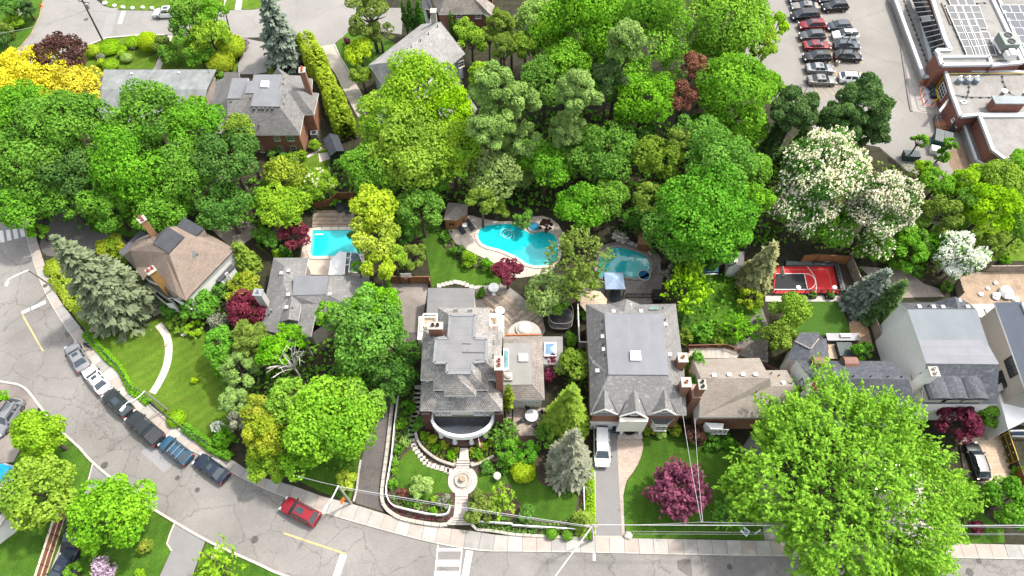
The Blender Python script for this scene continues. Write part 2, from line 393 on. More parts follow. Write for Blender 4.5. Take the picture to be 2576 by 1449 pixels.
# yards and drives on the lower left
sheet('parking_pad',path((T02,(-200,-60),(60,-2),(140,12),(205,55),(295,170),(240,260),(150,500),(100,590),(-60,600))),.024,padm)
sheet('lawn',path((T02,(480,385),(600,490),(690,592),(630,830),(540,960),(500,1200),(380,1449),(200,1560),(-200,1560),(-200,1150),(60,1000),(110,580),(160,500),(300,300))),.02,lawnB)
sheet('driveway',path((T02,(700,600),(895,762),(760,800),(640,830))),.026,drivem)
sheet('driveway',path((T02,(505,1000),(600,1010),(590,1400),(540,1560),(330,1560),(470,1200))),.026,drivem)
ribbon('driveway_edging',T02.L((702,602),(640,830),(520,1010),(470,1200),(370,1460)),.16,0,.09,kerbm)
sheet('lawn',path((T02,(900,770),(1030,872),(1310,1045),(1265,1200),(1295,1255),(1200,1449),(1150,1560),(560,1560),(600,1020))),.022,lawnB)
sheet('driveway',path((T02,(1312,1050),(1550,1190),(1470,1400),(1430,1560),(1180,1560),(1205,1449),(1295,1255),(1262,1205))),.026,drivem)
ribbon('driveway_edging',T02.L((1318,1055),(1285,1130),(1262,1205),(1297,1258)),.18,0,.09,kerbm)
sheet('lawn',path((T02,(1560,1192),(1620,1232),(1932,1365)),(T12,(200,1455),(300,1560)),(T02,(1430,1560),(1480,1390))),.022,lawnB)
sheet('path',path((T02,(1625,1215),(1680,1250),(1640,1330),(1590,1320))),.03,pale_stone)
# lawns in front of the tudor house
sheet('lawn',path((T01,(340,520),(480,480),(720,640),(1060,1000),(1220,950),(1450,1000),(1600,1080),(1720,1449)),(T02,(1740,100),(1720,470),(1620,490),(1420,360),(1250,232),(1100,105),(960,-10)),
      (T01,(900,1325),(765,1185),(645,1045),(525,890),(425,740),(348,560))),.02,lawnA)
ribbon('path',smooth_path(path((T01,(1195,1000),(1235,1050),(1265,1110),(1275,1200),(1255,1320),(1200,1440)),(T02,(1150,70)))),.95,0,.05,pale_stone,flat=False)
sheet('path',T01.L((660,1050),(700,1065),(800,990),(1130,900),(1160,940),(1240,900),(1200,830),(1120,860),(760,960)),.026,wood_grey)
sheet('driveway',path((T01,(290,420),(350,480),(480,500),(560,430),(760,440),(980,400),(900,330),(690,300),(650,190),(760,60),(560,40),(420,160),(330,320))),.026,darkroad)
sheet('lawn',T01.L((690,300),(660,190),(760,40),(1060,60),(1120,260),(1000,340)),.02,lawnB)
sheet('patio',T01.L((1480,170),(1900,230),(1970,300),(1800,420),(1720,400)),.03,plain('patio_paving',(.30,.25,.21),.9,.25,1.2,bmp=.2))
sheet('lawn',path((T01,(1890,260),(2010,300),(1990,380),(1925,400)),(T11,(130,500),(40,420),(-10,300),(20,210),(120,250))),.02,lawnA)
# lower centre
sheet('lawn',path((T12,(20,650),(300,720),(500,820),(715,880),(745,760),(780,600),(820,440),(800,200),(200,300))),.02,lawnB)
sheet('driveway',path((T12,(752,900),(962,965),(955,850),(985,560),(1035,130),(1045,-60)),(T11,(1150,1300),(1240,1060),(1300,690),(1005,690),(990,850),(1130,1060),(1000,1300)),(T12,(900,120),(850,350),(828,450),(790,600),(768,760))),.026,darkroad)
sheet('court_pad',T11.L((1008,692),(1300,692),(1245,1060),(1130,1060),(988,840)),.034,padm)
ribbon('garden_edging',smooth_path(T12.L((792,575),(775,680),(762,790),(738,890)),3),.22,0,.18,stone)
# mansion garden
sheet('garden_bed',path((T12,(1060,60),(1230,60),(1300,300),(1500,470),(1620,470),(1800,420),(1932,320)),(T22,(200,380),(590,500),(610,1150),(0,1130)),(T12,(1690,1085),(1610,1060),(1480,1040),(1100,1010),(985,930),(1000,800))),.02,soil)
sheet('lawn',smooth_path(T12.L((1185,480),(1105,550),(1065,640),(1062,740),(1110,800),(1250,880),(1330,860),(1350,825),(1450,820),(1495,815),(1440,740),(1440,660),(1330,620),(1230,540),(1185,480)),3),.03,lawnB)
sheet('lawn',smooth_path(path((T12,(1650,700),(1720,650),(1880,640)),(T22,(180,650),(220,760),(470,800),(490,860),(460,1000),(300,1035),(200,1025),(100,940),(40,880)),(T12,(1900,750),(1750,830),(1650,790),(1650,700))),3),.03,lawnB)
gm = plain('flagstone',(.56,.49,.43),.85,.14,1.4,bmp=.12)
pc = T12(1560,728);plaza_r = T12.m(1560,728,112)
o = MB();o.lathe((pc.x,pc.y,0),[(plaza_r,0),(plaza_r,.07)],40);plaza = o.build('plaza',soil);tag(plaza,kind='structure')
for ring,(r0,r1,k) in enumerate(((.33,.62,12),(.635,.995,20))):
    for i in range(k):
        m = MB();a0,a1 = 2*math.pi*(i+.02)/k+ring*.1,2*math.pi*(i+.98)/k+ring*.1
        m.prism([Vector((pc.x+plaza_r*r*math.cos(a),pc.y+plaza_r*r*math.sin(a),0)) for r,a in ((r0,a0),(r1,a0),(r1,(a0+a1)/2),(r1,a1),(r0,a1),(r0,(a0+a1)/2))],.05,.09+rs.uniform(0,.012));m.build('stone',[gm,pale_stone][i % 2],plaza)
def steps(name,fr,l0,r0,l1,r1,n,z_top,z_bot,mat):
    st = None
    for i in range(n):
        t0,t1 = i/n,(i+1)/n
        a,b,c,d = [fr(p[0]+(q[0]-p[0])*t,p[1]+(q[1]-p[1])*t) for p,q,t in ((l0,l1,t0),(r0,r1,t0),(r0,r1,t1-.17/n),(l0,l1,t1-.17/n))]
        z = z_top+(z_bot-z_top)*(i/max(1,n-1));m = MB();m.prism([a,b,c,d],0,z)
        if st is None: st = m.build(name,mat);tag(st,kind='structure')
        else: m.build('step',mat,st)
    return st
garden_wall_m = plain('wall_stone',(.47,.425,.36),.9,.2,1.5,bmp=.3)
steps('front_steps',T12,(1520,575),(1612,575),(1508,640),(1612,640),4,.62,.16,pale_stone)
sheet('path',T12.L((1545,495),(1603,495),(1608,580),(1535,580)),.63,pale_stone)
m = MB();m.prism(T12.L((1545,495),(1603,495),(1608,578),(1535,578)),0,.62);tag(m.build('path',pale_stone),kind='structure')
steps('garden_steps',T12,(1505,832),(1600,832),(1500,925),(1598,925),4,.13,.10,pale_stone)
sheet('path',T12.L((1500,920),(1598,920),(1605,1000),(1492,1000)),.085,pale_stone)
steps('street_steps',T12,(1490,1000),(1605,1000),(1462,1068),(1625,1068),4,.36,.14,pale_stone)
# house with grey hip roof: drive, paver walk, lawns
sheet('driveway',T22.L((612,300),(800,300),(800,600),(840,850),(852,1163),(612,1163)),.026,plain('drive_border',(.47,.415,.36),.9,.12,2))
sheet('driveway',T22.L((628,305),(785,305),(800,620),(830,1145),(636,1145)),.034,drivem)
sheet('paver_walk',smooth_path(T22.L((790,418),(975,418),(978,530),(930,640),(865,735),(838,850)),3)+T22.L((846,1160),(832,1150),(802,620)),.040,courses('paver_bond',(.53,.42,.35),(.46,.37,.31),(.30,.25,.2),.36,.2,.012,flat=True,blotch=.14))
sheet('lawn',smooth_path(T22.L((978,400),(978,530),(930,645),(868,740),(842,850),(850,1050),(872,1163)),3)+T22.L((1440,1172),(1400,900),(1330,560),(1315,380)),.03,lawnB)
sheet('lawn',path((T22,(1440,1172),(1400,900),(1330,560),(1318,400),(1500,430),(1720,440),(1840,760),(1900,1183))),.024,lawnB)
sheet('driveway',path((T22,(1725,500),(1850,640),(1850,760),(1905,1183)),(T32,(110,1195),(180,1190),(60,700),(20,400),(-130,380))),.028,drivem)
sheet('driveway',path((T32,(700,500),(1100,480),(1180,800),(1300,1200),(900,1198))),.028,pale_stone)
sheet('lawn',path((T32,(1440,700),(1500,690),(1600,770),(1640,1000),(1780,1090),(1785,1200),(1490,1205),(1470,900))),.022,lawnB)
# back gardens
sheet('lawn',smooth_path(T11.L((1090,190),(1385,250),(1395,390),(1490,480),(1570,565),(1700,580),(1850,625),(1845,700),(1760,720),(1560,690),(1380,700),(1330,720),(1310,600),(1250,350),(1100,300),(1090,190)),3),.02,lawnB)
sheet('garden_bed',smooth_path(T11.L((1395,300),(1450,300),(1500,400),(1600,440),(1720,500),(1860,560),(1850,615),(1700,575),(1570,560),(1490,475),(1400,390),(1395,300)),3),.028,soil)
pm = plain('pool_paving',(.56,.48,.41),.85,.18,1.3,bmp=.2)
pool_deck = sheet('pool_deck',smooth_path(path((T11,(1440,270),(1600,180),(1700,200),(1932,230)),(T21,(230,180),(380,300),(320,570),(120,640),(-40,640)),(T11,(1850,570),(1720,500),(1600,440),(1500,380),(1440,270))),3),.035,pm)
sheet('terrace',path((CR[4],(830,165),(1080,165),(1180,60),(1400,220),(1700,470),(1740,700),(1700,760),(1210,760),(1210,480),(1030,470),(830,400))),.03,plain('terrace_slate',(.27,.245,.22),.9,.2,1.6))
sheet('pool_terrace',smooth_path(T21.L((640,420),(780,380),(940,410),(1080,450),(1140,560),(1120,760),(1060,840),(560,840),(500,740),(620,600),(640,420)),3),.03,courses('terrace_bond',(.27,.24,.21),(.22,.19,.17),(.14,.12,.1),.5,.25,.02,flat=True))
sheet('lawn',T21.L((1480,620),(1700,640),(1900,900),(1700,1180),(1500,1150),(1270,1120),(1260,850)),.02,lawnB)
sheet('path',path((T21,(1890,880),(1932,1000),(1932,1290),(1700,1230),(1660,1160),(1800,1090),(1800,960))),.026,plain('gravel_path',(.19,.165,.15),1,.3,3,bmp=.4))
sheet('lawn',T31.L((200,830),(545,830),(630,1080),(120,1080)),.022,lawnC)
sheet('terrace',T31.L((-20,785),(560,785),(545,828),(-20,828)),.05,pale_stone)
sheet('garden_bed',T31.L((610,985),(740,960),(800,1200),(640,1210)),.024,plain('chip_mulch',(.42,.27,.16),1,.3,3,bmp=.5))
sheet('patio',T31.L((680,560),(1060,590),(1170,690),(1290,730),(1330,790),(960,800)),.026,plain('weathered_patio',(.31,.265,.225),.95,.22,1.5))
sheet('yard',path((T31,(1500,610),(2100,590),(2100,850),(1450,850),(1400,690))),.022,dirt)
sheet('patio',T31.L((1530,846),(1720,846),(1700,930),(1600,960)),.03,pale_stone)
sheet('lawn',path((T31,(1400,520),(1420,330),(1700,200),(2100,150),(2100,520))),.018,lawnA)
sheet('lawn',path((T31,(870,520),(900,380),(1050,180),(1300,60),(1700,-60),(2000,-20),(1650,300),(1250,420),(1180,570))),.015,lawnB)
# upper roads
sheet('street',path((T00,(330,-80),(330,5),(300,130),(240,260),(90,440),(-80,640),(-80,760),(560,520),(595,395),(640,350),(800,285),(1080,262),(1290,262),(1640,268),(1800,285)),
      (T10,(130,280),(370,380),(460,360),(600,325),(640,290),(820,220),(1100,260),(1110,60),(800,60),(640,-10),(500,-80)),(T00,(2300,-90),(1932,72),(1690,78),(1170,82),(900,78),(790,48),(720,-5),(680,-80))),.012,road2)
sheet('street_patch',T00.L((820,62),(890,60),(835,270),(750,295),(790,180)),.02,plain('band_asphalt',(.29,.28,.272),.9,.08,1))
ribbon('kerb',path((T00,(600,392),(645,352),(810,288),(1080,266),(1240,266))),.3,0,.16,kerbm)
sheet('driveway',path((T10,(-135,280),(120,330),(80,545),(-10,560),(-135,560))),.016,road2)
sheet('driveway',path((T10,(455,358),(592,330),(640,450),(720,580),(760,640),(830,760),(850,900),(780,900),(700,760),(600,560))),.016,plain('pale_drive',(.46,.41,.35),.95,.14,.8,bmp=.2))
ribbon('kerb',T10.L((592,332),(640,440),(735,590)),.2,0,.14,kerbm)
sheet('lawn',path((T10,(600,335),(700,235),(850,225),(1060,330),(980,420),(900,480),(760,640),(650,440))),.014,lawnB)
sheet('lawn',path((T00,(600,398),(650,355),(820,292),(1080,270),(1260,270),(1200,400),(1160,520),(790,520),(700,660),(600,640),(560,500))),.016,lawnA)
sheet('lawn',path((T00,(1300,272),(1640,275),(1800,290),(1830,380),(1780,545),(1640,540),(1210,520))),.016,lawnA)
sheet('path',T00.L((1268,268),(1305,268),(1212,524),(1158,524)),.024,pale_stone)
sheet('lawn',path((T00,(730,-60),(800,45),(900,75),(1170,79),(1690,74),(1932,68),(2350,-80))),.016,lawnA)
sheet('path',T00.L((1790,-40),(1835,-40),(1820,76),(1772,76)),.026,pale_stone)
sheet('lawn',path((T00,(325,0),(296,130),(235,255),(90,430),(-90,620),(-90,-80),(325,-80))),.016,lawnB)
ribbon('kerb',T00.L((328,0),(300,130),(240,255),(95,430)),.22,0,.1,dirt)
sheet('lawn',T10.L((260,1215),(390,1180),(480,1110),(560,1140),(560,1290),(480,1400),(330,1420)),.016,lawnA)
sheet('path',T10.L((470,1160),(540,1150),(560,1200),(480,1225)),.024,pale_stone)
ribbon('path',T10.L((385,1185),(450,1150),(490,1110)),.5,0,.03,pale_stone)
sheet('lawn',T10.L((85,555),(125,340),(160,360),(130,560)),.016,lawnA)
sheet('parking_lot',path((T20,(1800,250),(2000,-120)),(T30,(600,-120),(1250,-120),(1250,500),(1380,640),(1440,1000),(1700,1330),(1400,1400),(1050,1290),(840,1110),(500,1050),(50,800),(-200,500))),.012,lotm)
sheet('lot_shade_patch',smooth_path(T30.L((1380,1130),(1460,1090),(1530,1180),(1560,1290),(1440,1300),(1370,1250),(1380,1130)),3),.018,plain('painted_shade_brown',(.26,.18,.12),.95,.25,1))  # shade left of the school annex, painted on the lot as a brown sheet
sheet('school_walk',path((T30,(905,0),(985,170),(1010,310),(1055,600),(1090,840),(1290,870),(1240,640),(1100,520),(940,0))),.02,plain('walk_concrete',(.38,.35,.32),.9,.12,1))
ribbon('kerb',smooth_path(T30.L((880,-60),(905,20),(985,200),(1000,330),(1035,560),(1060,740),(1082,842)),2),.35,0,.16,plain('lot_kerb',(.22,.20,.185),.9,.2,1))

# ---------------------------------------------------------------- painted markings
def mark(name,fr,pts,mat,z=.042): return sheet(name,fr.L(*pts),z,mat)
def stripe(name,fr,a,b,w,mat,z=.042):
    p,q = fr(*a),fr(*b);d = (q-p).normalized();s = Vector((-d.y,d.x,0))*w/2
    return sheet(name,[p+s,q+s,q-s,p-s],z,mat)
stripe('centre_line',T12,(210,1126),(585,1252),.2,yellowline);stripe('centre_line',T12,(590,1253),(680,1284),.2,yellowline)
stripe('stop_line',T12,(662,1288),(590,1500),.75,paintline);stripe('stop_line',T12,(1612,1258),(1570,1500),.75,paintline)
for y0,y1 in ((1240,1262),(1328,1376),(1412,1462)): mark('crosswalk_bar',T12,((1365-(y0-1240)*.1,y0),(1552-(y0-1240)*.1,y0),(1552-(y1-1240)*.1,y1),(1365-(y1-1240)*.1,y1)),paintline)
stripe('crosswalk_edge',T12,(1376,1212),(1348,1470),.12,paintline,.047);stripe('crosswalk_edge',T12,(1556,1240),(1533,1470),.12,paintline,.047)
for i in range(5): mark('crosswalk_bar',T01,((-60+i*52,300-i*6),(-28+i*52,297-i*6),(-14+i*52,392-i*14),(-46+i*52,398-i*14)),paintline)
stripe('centre_line',T01,(168,922),(325,1200),.2,yellowline)
stripe('stop_line',T01,(166,914),(228,884),.55,paintline);stripe('stop_line',T01,(236,880),(346,830),.55,paintline)
stripe('stop_line',T00,(934,84),(904,180),.7,paintline,.03)
def lotpt(t,s): return (388+t*1.0+s,60+t*3.9)
for k in range(9):
    y = 20+k*76;x = 372+(y-0)*.26
    stripe('stall_line',T30,(x-215,y-4),(x,y),.12,orangeline,.022);stripe('stall_line',T30,(x+5,y),(x+225,y-3),.12,orangeline,.022)
stripe('stall_line',T30,(355,-60),(543,662),.12,orangeline,.026);stripe('stall_line',T30,(345,658),(560,652),.12,orangeline,.026)
for k in range(4): stripe('stall_line',T30,(350+k*48,662),(400+k*55,740-k*8),.12,orangeline,.03)

# ---------------------------------------------------------------- pools
def pool(name,label,pts,z,wmat,cop_w,copm,extra=None,pieces=0):
    c = sum(pts,Vector())/len(pts);t = thing(name,label,'pool',(c.x,c.y,0))
    m = MB();m.face([Vector((p.x,p.y,z)) for p in pts]);o = m.build('water',wmat,t)
    if o.data.polygons[0].normal.z < 0: o.data.flip_normals()
    n = len(pts);outer = []
    for i,p in enumerate(pts):
        d = pts[(i+1) % n]-pts[i-1];d.normalize();s = Vector((d.y,-d.x,0))
        if s.dot(p-c) < 0 and not pieces: s = -s
        outer.append(p+s*cop_w)
    for i in range(n):
        m = MB();j = (i+1) % n;a = .03
        m.prism([pts[i].lerp(pts[j],a),pts[i].lerp(pts[j],1-a),outer[i].lerp(outer[j],1-a),outer[i].lerp(outer[j],a)],0,.17);m.build('coping_stone',copm,t)
    return t
def ccw(pts):
    a = sum(pts[i].x*pts[(i+1) % len(pts)].y-pts[(i+1) % len(pts)].x*pts[i].y for i in range(len(pts)))
    return pts if a > 0 else pts[::-1]
pale_cop = plain('pale_coping',(.66,.60,.52),.8,.08,2)
q = ccw(resample(T11.L((432,293),(790,290),(800,485),(405,488),(432,293)),1.2)[:-1])
rp = pool('swimming_pool','rectangular turquoise swimming pool behind the bungalow with pale surround',q,.08,water,.55,pale_cop,pieces=1)
m = MB();m.prism(T11.L((425,315),(445,315),(428,480),(408,480)),.085,.10);m.build('pool_bench',shallow,rp)
m = MB();m.prism(T11.L((450,318),(510,318),(508,326),(449,326)),.086,.11);m.build('entry_step',white,rp)
sheet('pool_deck',T11.L((400,275),(800,268),(830,640),(320,620),(345,440)),.03,plain('sand_concrete',(.60,.50,.41),.9,.1,1))
kp = ccw(resample(smooth_path(path((T11,(1675,320),(1700,275),(1770,250),(1880,246)),(T21,(0,245),(60,270),(140,320),(230,300),(320,330),(345,420),(340,510),(260,555),(130,552),(50,500)),(T11,(1850,440),(1750,415),(1690,380),(1675,320))),4),.9)[:-1])
kpool = pool('kidney_pool','large kidney shaped turquoise pool with a round spa and a floating hose',kp,.08,water,.45,pale_cop,pieces=1)
sp = T21(165,275);r = T21.m(165,275,40)
m = MB();m.lathe((sp.x,sp.y,0),[(r*1.2,0),(r*1.2,.45),(r,.45),(r,.30)],24);m.build('spa_wall',stone,kpool)
m = MB();m.lathe((sp.x,sp.y,0),[(r*.98,.3),(r*.98,.36)],24);m.build('spa_water',deepw,kpool)
m = MB();hp = [T11(1872+38*math.cos(a*.5)+a*1.6,300+34*math.sin(a*.5)+a*1.1,.13) for a in range(28)];m.tube(smooth_path(hp,2),.022,5);m.build('cleaner_hose',white,kpool)
bp = ccw(resample(smooth_path(T21.L((640,560),(690,460),(760,422),(830,425),(900,445),(980,470),(1030,520),(1045,590),(1020,620),(940,655),(860,640),(760,645),(660,650),(640,560)),4),.9)[:-1])
bpool = pool('lobed_pool','smaller lobed pool with tanning shelf beside the blue gazebo',bp,.08,water2,.35,plain('grey_coping',(.33,.28,.25),.85,.15,2),pieces=1)
m = MB();m.prism(smooth_path(T21.L((870,520),(900,478),(980,490),(1022,540),(1028,590),(940,640),(858,625),(870,520)),3),.085,.095);m.build('tanning_shelf',shallow,bpool)
h2 = T21(995,632);r = T21.m(995,632,42)
m = MB();m.lathe((h2.x,h2.y,0),[(r*1.12,0),(r*1.12,.2),(r,.2),(r,.15)],24);m.build('spa_wall',pale_cop,bpool)
m = MB();m.lathe((h2.x,h2.y,0),[(r*.98,.14),(r*.98,.17)],24);m.build('spa_water',plain('deep_spa',(.03,.13,.25),.05,.1,1,spec=.5),bpool)

# ---------------------------------------------------------------- sport court
ct = thing('sport_court','red and black backyard basketball court with painted key','sports court',T31(330,660))
def slab(name,fr,pts,z0,z1,mat,par):
    m = MB();m.prism(fr.L(*pts),z0,z1);return m.build(name,mat,par)
slab('court_surface',T31,((50,565),(490,565),(540,768),(40,768)),0,.06,red_paint,ct)
slab('key',T31,((60,618),(272,618),(297,737),(45,737)),.05,.068,black_court,ct)
def linep(pts,w,z,mat,par,name):
    m = MB()
    for a,b in zip(pts,pts[1:]): m.bar((a.x,a.y,z),(b.x,b.y,z),w,.012)
    return m.build(name,mat,par)
linep(T31.L((60,618),(272,618),(297,737),(45,737)),.09,.074,white,ct,'key_line')
ck = [T31(284+72*math.sin(a)+5*math.cos(a)*-1,678-60*math.cos(a)) for a in np.linspace(0,math.pi,16)]
linep(ck,.09,.074,white,ct,'free_throw_arc')
linep(smooth_path(T31.L((296,566),(330,610),(356,660),(364,720),(356,768)),4),.09,.074,white,ct,'three_point_line')
linep(T31.L((120,588),(448,588),(494,766)),.07,.074,plain('pale_red_line',(.62,.22,.2),.7),ct,'side_line')

# ---------------------------------------------------------------- fences, decks, walls built piece by piece
def board_run(t,pts,h,w,mat,z0=0,thick=.03,gap=.012,name='board'):
    me = None
    for a,b in zip(pts,pts[1:]):
        L = (b-a).length;n = max(1,round(L/w));ang = math.atan2(b.y-a.y,b.x-a.x)
        for i in range(n):
            c = a.lerp(b,(i+.5)/n)
            if me is None:
                m = MB();m.box((0,0,h/2),(w-gap,thick,h));o = m.build(name,mat,t,off=Vector((0,0,0)));me = o.data
            else: o = link(bpy.data.objects.new(name,me),t)
            o.location = Vector((c.x,c.y,z0+rs.uniform(-.02,.02)))-OFF[t.name];o.rotation_euler = (0,rs.uniform(-.01,.01),ang)
def fence(label,pts,h,w,mat,postm,name='board_fence',posts=2.4,rails=True):
    c = pts[0];t = thing(name,label,'fence',(c.x,c.y,0))
    board_run(t,pts,h,w,mat)
    for i,p in enumerate(resample(pts,posts)):
        m = MB();m.box((p.x,p.y,h/2+.06),(.11,.13,h+.12));m.build('post',postm,t)
    if rails:
        m = MB()
        for a,b in zip(pts,pts[1:]): m.bar((a.x,a.y,h+.03),(b.x,b.y,h+.03),.14,.05)
        m.build('top_rail',postm,t)
    return t
fence('brown vertical board fence across the end of the stained concrete pad',T11.L((1028,690),(1312,692)),1.8,.22,wood_brown,wood_brown)
fence('short brown fence return beside the garage roof',T11.L((1318,692),(1322,722)),1.8,.22,plain('pink_boards',(.42,.21,.14),.85,.15,2),wood_brown)
fence('orange brown board fence behind the red court',T31.L((235,540),(330,530),(590,545)),1.9,.22,plain('cedar_boards',(.40,.17,.07),.85,.15,2),wood_brown)
fence('grey board fence on the east side of the red court',T31.L((592,545),(655,700)),1.9,.22,wood_grey,wood_grey)
fence('weathered grey fence between the chip bed and the white gabled house',T31.L((770,1000),(865,1275)),1.8,.22,wood_grey,wood_grey)
fence('low grey fence behind the dirt yard',T31.L((1640,600),(1790,600),(2000,596)),1.4,.22,wood_grey,wood_grey)
fence('dark fence beside the blossoming white tree and dirt yard',T31.L((1400,700),(1432,800)),1.6,.22,wood_grey,wood_grey)
fence('tall narrow fence along the west side of the grey hip roofed house',T21.L((486,830),(500,1178),(560,1180)),1.8,.2,wood_grey,trim)
fence('dark fence at the back of the wooden pool deck',T11.L((440,128),(560,110),(630,55),(745,50)),1.5,.22,wood_brown,wood_brown)
def railing(label,pts,h,mat,sp=.14,name='railing',z0=0,cat='railing'):
    c = pts[0];t = thing(name,label,cat,(c.x,c.y,0));rail(t,pts,h,mat,sp,z0);return t
def rail(t,pts,h,mat,sp=.14,z0=0):
    m = MB()
    for a,b in zip(pts,pts[1:]): m.bar((a.x,a.y,z0+h),(b.x,b.y,z0+h),.1,.07);m.bar((a.x,a.y,z0+.12),(b.x,b.y,z0+.12),.05,.05)
    m.build('top_rail',mat,t)
    m = MB()
    for p in resample(pts,sp): m.box((p.x,p.y,z0+h/2),(.045,.045,h-.02))
    o = m.build('picket',mat,t);o['kind'] = 'stuff'
    for p in resample(pts,2.0): m = MB();m.box((p.x,p.y,z0+h/2+.04),(.1,.1,h+.08));m.build('post',mat,t)
railing('white garden fence curving round the front lawn west of the steps',smooth_path(T12.L((1080,100),(1052,330),(1030,560),(992,790),(1000,870),(1040,925),(1120,950),(1300,990),(1400,1000),(1450,985),(1468,940)),3),.85,white,.12,'white_fence',.12,'fence')
railing('white garden fence above the sidewalk east of the front steps',path((T12,(1680,1048),(1932,1065)),(T22,(0,1075),(500,1108))),.85,white,.12,'white_fence',.12,'fence')
railing('short white garden fence beside the asphalt drive and spruce',T22.L((537,730),(543,960)),.85,white,.12,'white_fence',0,'fence')
railing('thin dark wire fence along the curved sidewalk lawn',path((T01,(640,1055),(760,1185),(900,1320)),(T02,(990,25),(1100,90),(1250,240),(1420,365),(1600,480))),1.0,plain('wire_green',(.05,.07,.05),.6),.5,'wire_fence',0,'fence')
def wall(label,pts,w,h,mat,name='stone_wall',blocks=.9,cat='wall'):
    c = pts[0];t = thing(name,label,cat,(c.x,c.y,0));r = resample(pts,blocks)
    for i in range(len(r)-1):
        a,b = r[i],r[i+1];d = (b-a).normalized();s = Vector((-d.y,d.x,0))*w/2;e = .02*d
        m = MB();m.prism([a+e-s,b-e-s,b-e+s,a+e+s],0,h+rs.uniform(-.03,.03));m.build('stone',mat if rs.random() < .7 else stone,t)
    return t
wall('curved stone retaining wall round the garden corner at the sidewalk',smooth_path(T12.L((1035,120),(1010,350),(985,560),(955,800),(955,880),(985,945),(1090,1015),(1250,1050),(1400,1070),(1465,1055),(1490,1020)),3),.4,.45,garden_wall_m)
wall('low stone wall edging the sidewalk bed east of the steps',path((T12,(1625,1060),(1660,1100),(1800,1112)),(T22,(0,1138),(300,1155),(560,1165))),.3,.3,garden_wall_m)
wall('curved grey stone wall west of the portico steps',smooth_path(T12.L((1208,375),(1225,440),(1280,510),(1380,580),(1500,622)),3),.3,.6,garden_wall_m)
wall('curved grey stone wall east of the portico steps',smooth_path(T12.L((1625,625),(1710,600),(1795,550)),3),.3,.6,garden_wall_m)
def planks(t,poly,ang,w,z0,z1,mat,name='plank',gap=.015):
    ca,sa = math.cos(-ang),math.sin(-ang)
    r = [(p.x*ca-p.y*sa,p.x*sa+p.y*ca) for p in poly];y = min(b for a,b in r)+w/2;y1 = max(b for a,b in r);n = len(r)
    while y < y1:
        xs = sorted(r[i][0]+(y-r[i][1])/(r[(i+1) % n][1]-r[i][1])*(r[(i+1) % n][0]-r[i][0]) for i in range(n) if (r[i][1] > y) != (r[(i+1) % n][1] > y))
        for a,b in zip(xs[::2],xs[1::2]):
            m = MB();cx = (a+b)/2;m.box((cx*ca+y*sa,-cx*sa+y*ca,(z0+z1)/2),(b-a,w-gap,z1-z0),ang)
            m.build(name,mat[rs.randrange(len(mat))] if isinstance(mat,list) else mat,t)
        y += w
def deck(label,poly,ang,w,z,mats,name='wooden_deck'):
    c = poly[0];t = thing(name,label,'deck',(c.x,c.y,0));m = MB();m.prism(poly,0,z-.05);m.build('joist_frame',wood_brown,t)
    planks(t,poly,ang,w,z-.045,z,mats);return t
wg2 = plain('weathered_wood_dark',(.28,.22,.17),.9,.25,2.2);wg3 = plain('weathered_wood_pale',(.50,.41,.32),.9,.2,2.2)
deck('weathered wooden deck behind the rectangular pool',T11.L((432,140),(745,140),(735,272),(425,270)),0,.24,.12,[wood_grey,wg2,wg2,plain('deck_brown',(.24,.165,.115),.9,.2,2)])
deck('angled wooden deck on the terrace behind the slate roofed mansion',CR[4].L((925,300),(1080,205),(1220,190),(1420,430),(1250,640),(1215,700),(1212,480),(1035,440)),R(-42),.26,.14,[wood_grey,wg3,wg2])
deck('zigzag wooden deck round the domed garden room',CR[4].L((1250,640),(1420,430),(1620,470),(1735,640),(1735,700),(1690,700),(1600,570),(1340,570)),R(40),.26,.12,[wg2,wood_grey,wg3])
deck('pale wooden deck behind the brown roofed house',T21.L((1330,1185),(1600,1185),(1700,1215),(1700,1262),(1330,1262)),R(90),.24,.3,[plain('silver_boards',(.52,.47,.42),.9,.1,2),plain('silver_boards_b',(.47,.42,.37),.9,.1,2)])
dk = railing('brown deck rail with pale cap behind the brown roofed house',T21.L((1318,1190),(1600,1183),(1705,1220)),1.0,plain('rail_brown',(.26,.10,.07),.8),.18,'deck_rail',.3)
deck('small pale deck between the dark roofed house and its neighbour',T31.L((440,1150),(520,1150),(530,1262),(462,1262)),R(90),.22,.2,[wood_pale,wg3])
sq = [Vector(p) for p in ((0,0,0),)]
def stones(label_name,fr,pts,rad,mat,z=.03,h=.05,parent=None,name='stepping_stone',labelf=None,square=True):
    for i,(x,y) in enumerate(pts):
        p = fr(x,y);m = MB();k = 4 if square else 9;a0 = rs.uniform(0,1.5) if not square else rs.uniform(-.2,.2)+math.pi/4
        m.prism([Vector((p.x+rad*(1.15 if square else 1)*math.cos(a0+2*math.pi*j/k)*rs.uniform(.88,1.1),p.y+rad*(1.15 if square else 1)*math.sin(a0+2*math.pi*j/k)*rs.uniform(.88,1.1),0)) for j in range(k)],z,z+h);o = m.build(name,mat,parent)
def stone_path(name,fr,pts,rad,mat,square,z=.03):
    base = fr(*pts[0]);t = bpy.data.objects.new(name,None);link(t);t.location = base;OFF[t.name] = Vector(base);t['kind'] = 'structure'
    stones(name,fr,pts,rad,mat,z,.05,t,'stone',None,square);return t
stone_path('stepping_stone_path',T12,[(1190,455),(1202,485),(1221,512),(1240,540),(1258,566),(1280,590),(1306,608),(1338,620),(1372,630),(1404,638),(1436,648),(1462,658)],.38,pale_stone,True)
stone_path('stepping_stone_path',T12,[(1222,35),(1216,70),(1212,105),(1220,140),(1214,175),(1205,210),(1198,245),(1188,280),(1182,315),(1176,350),(1172,385),(1176,420)],.55,stone,True)
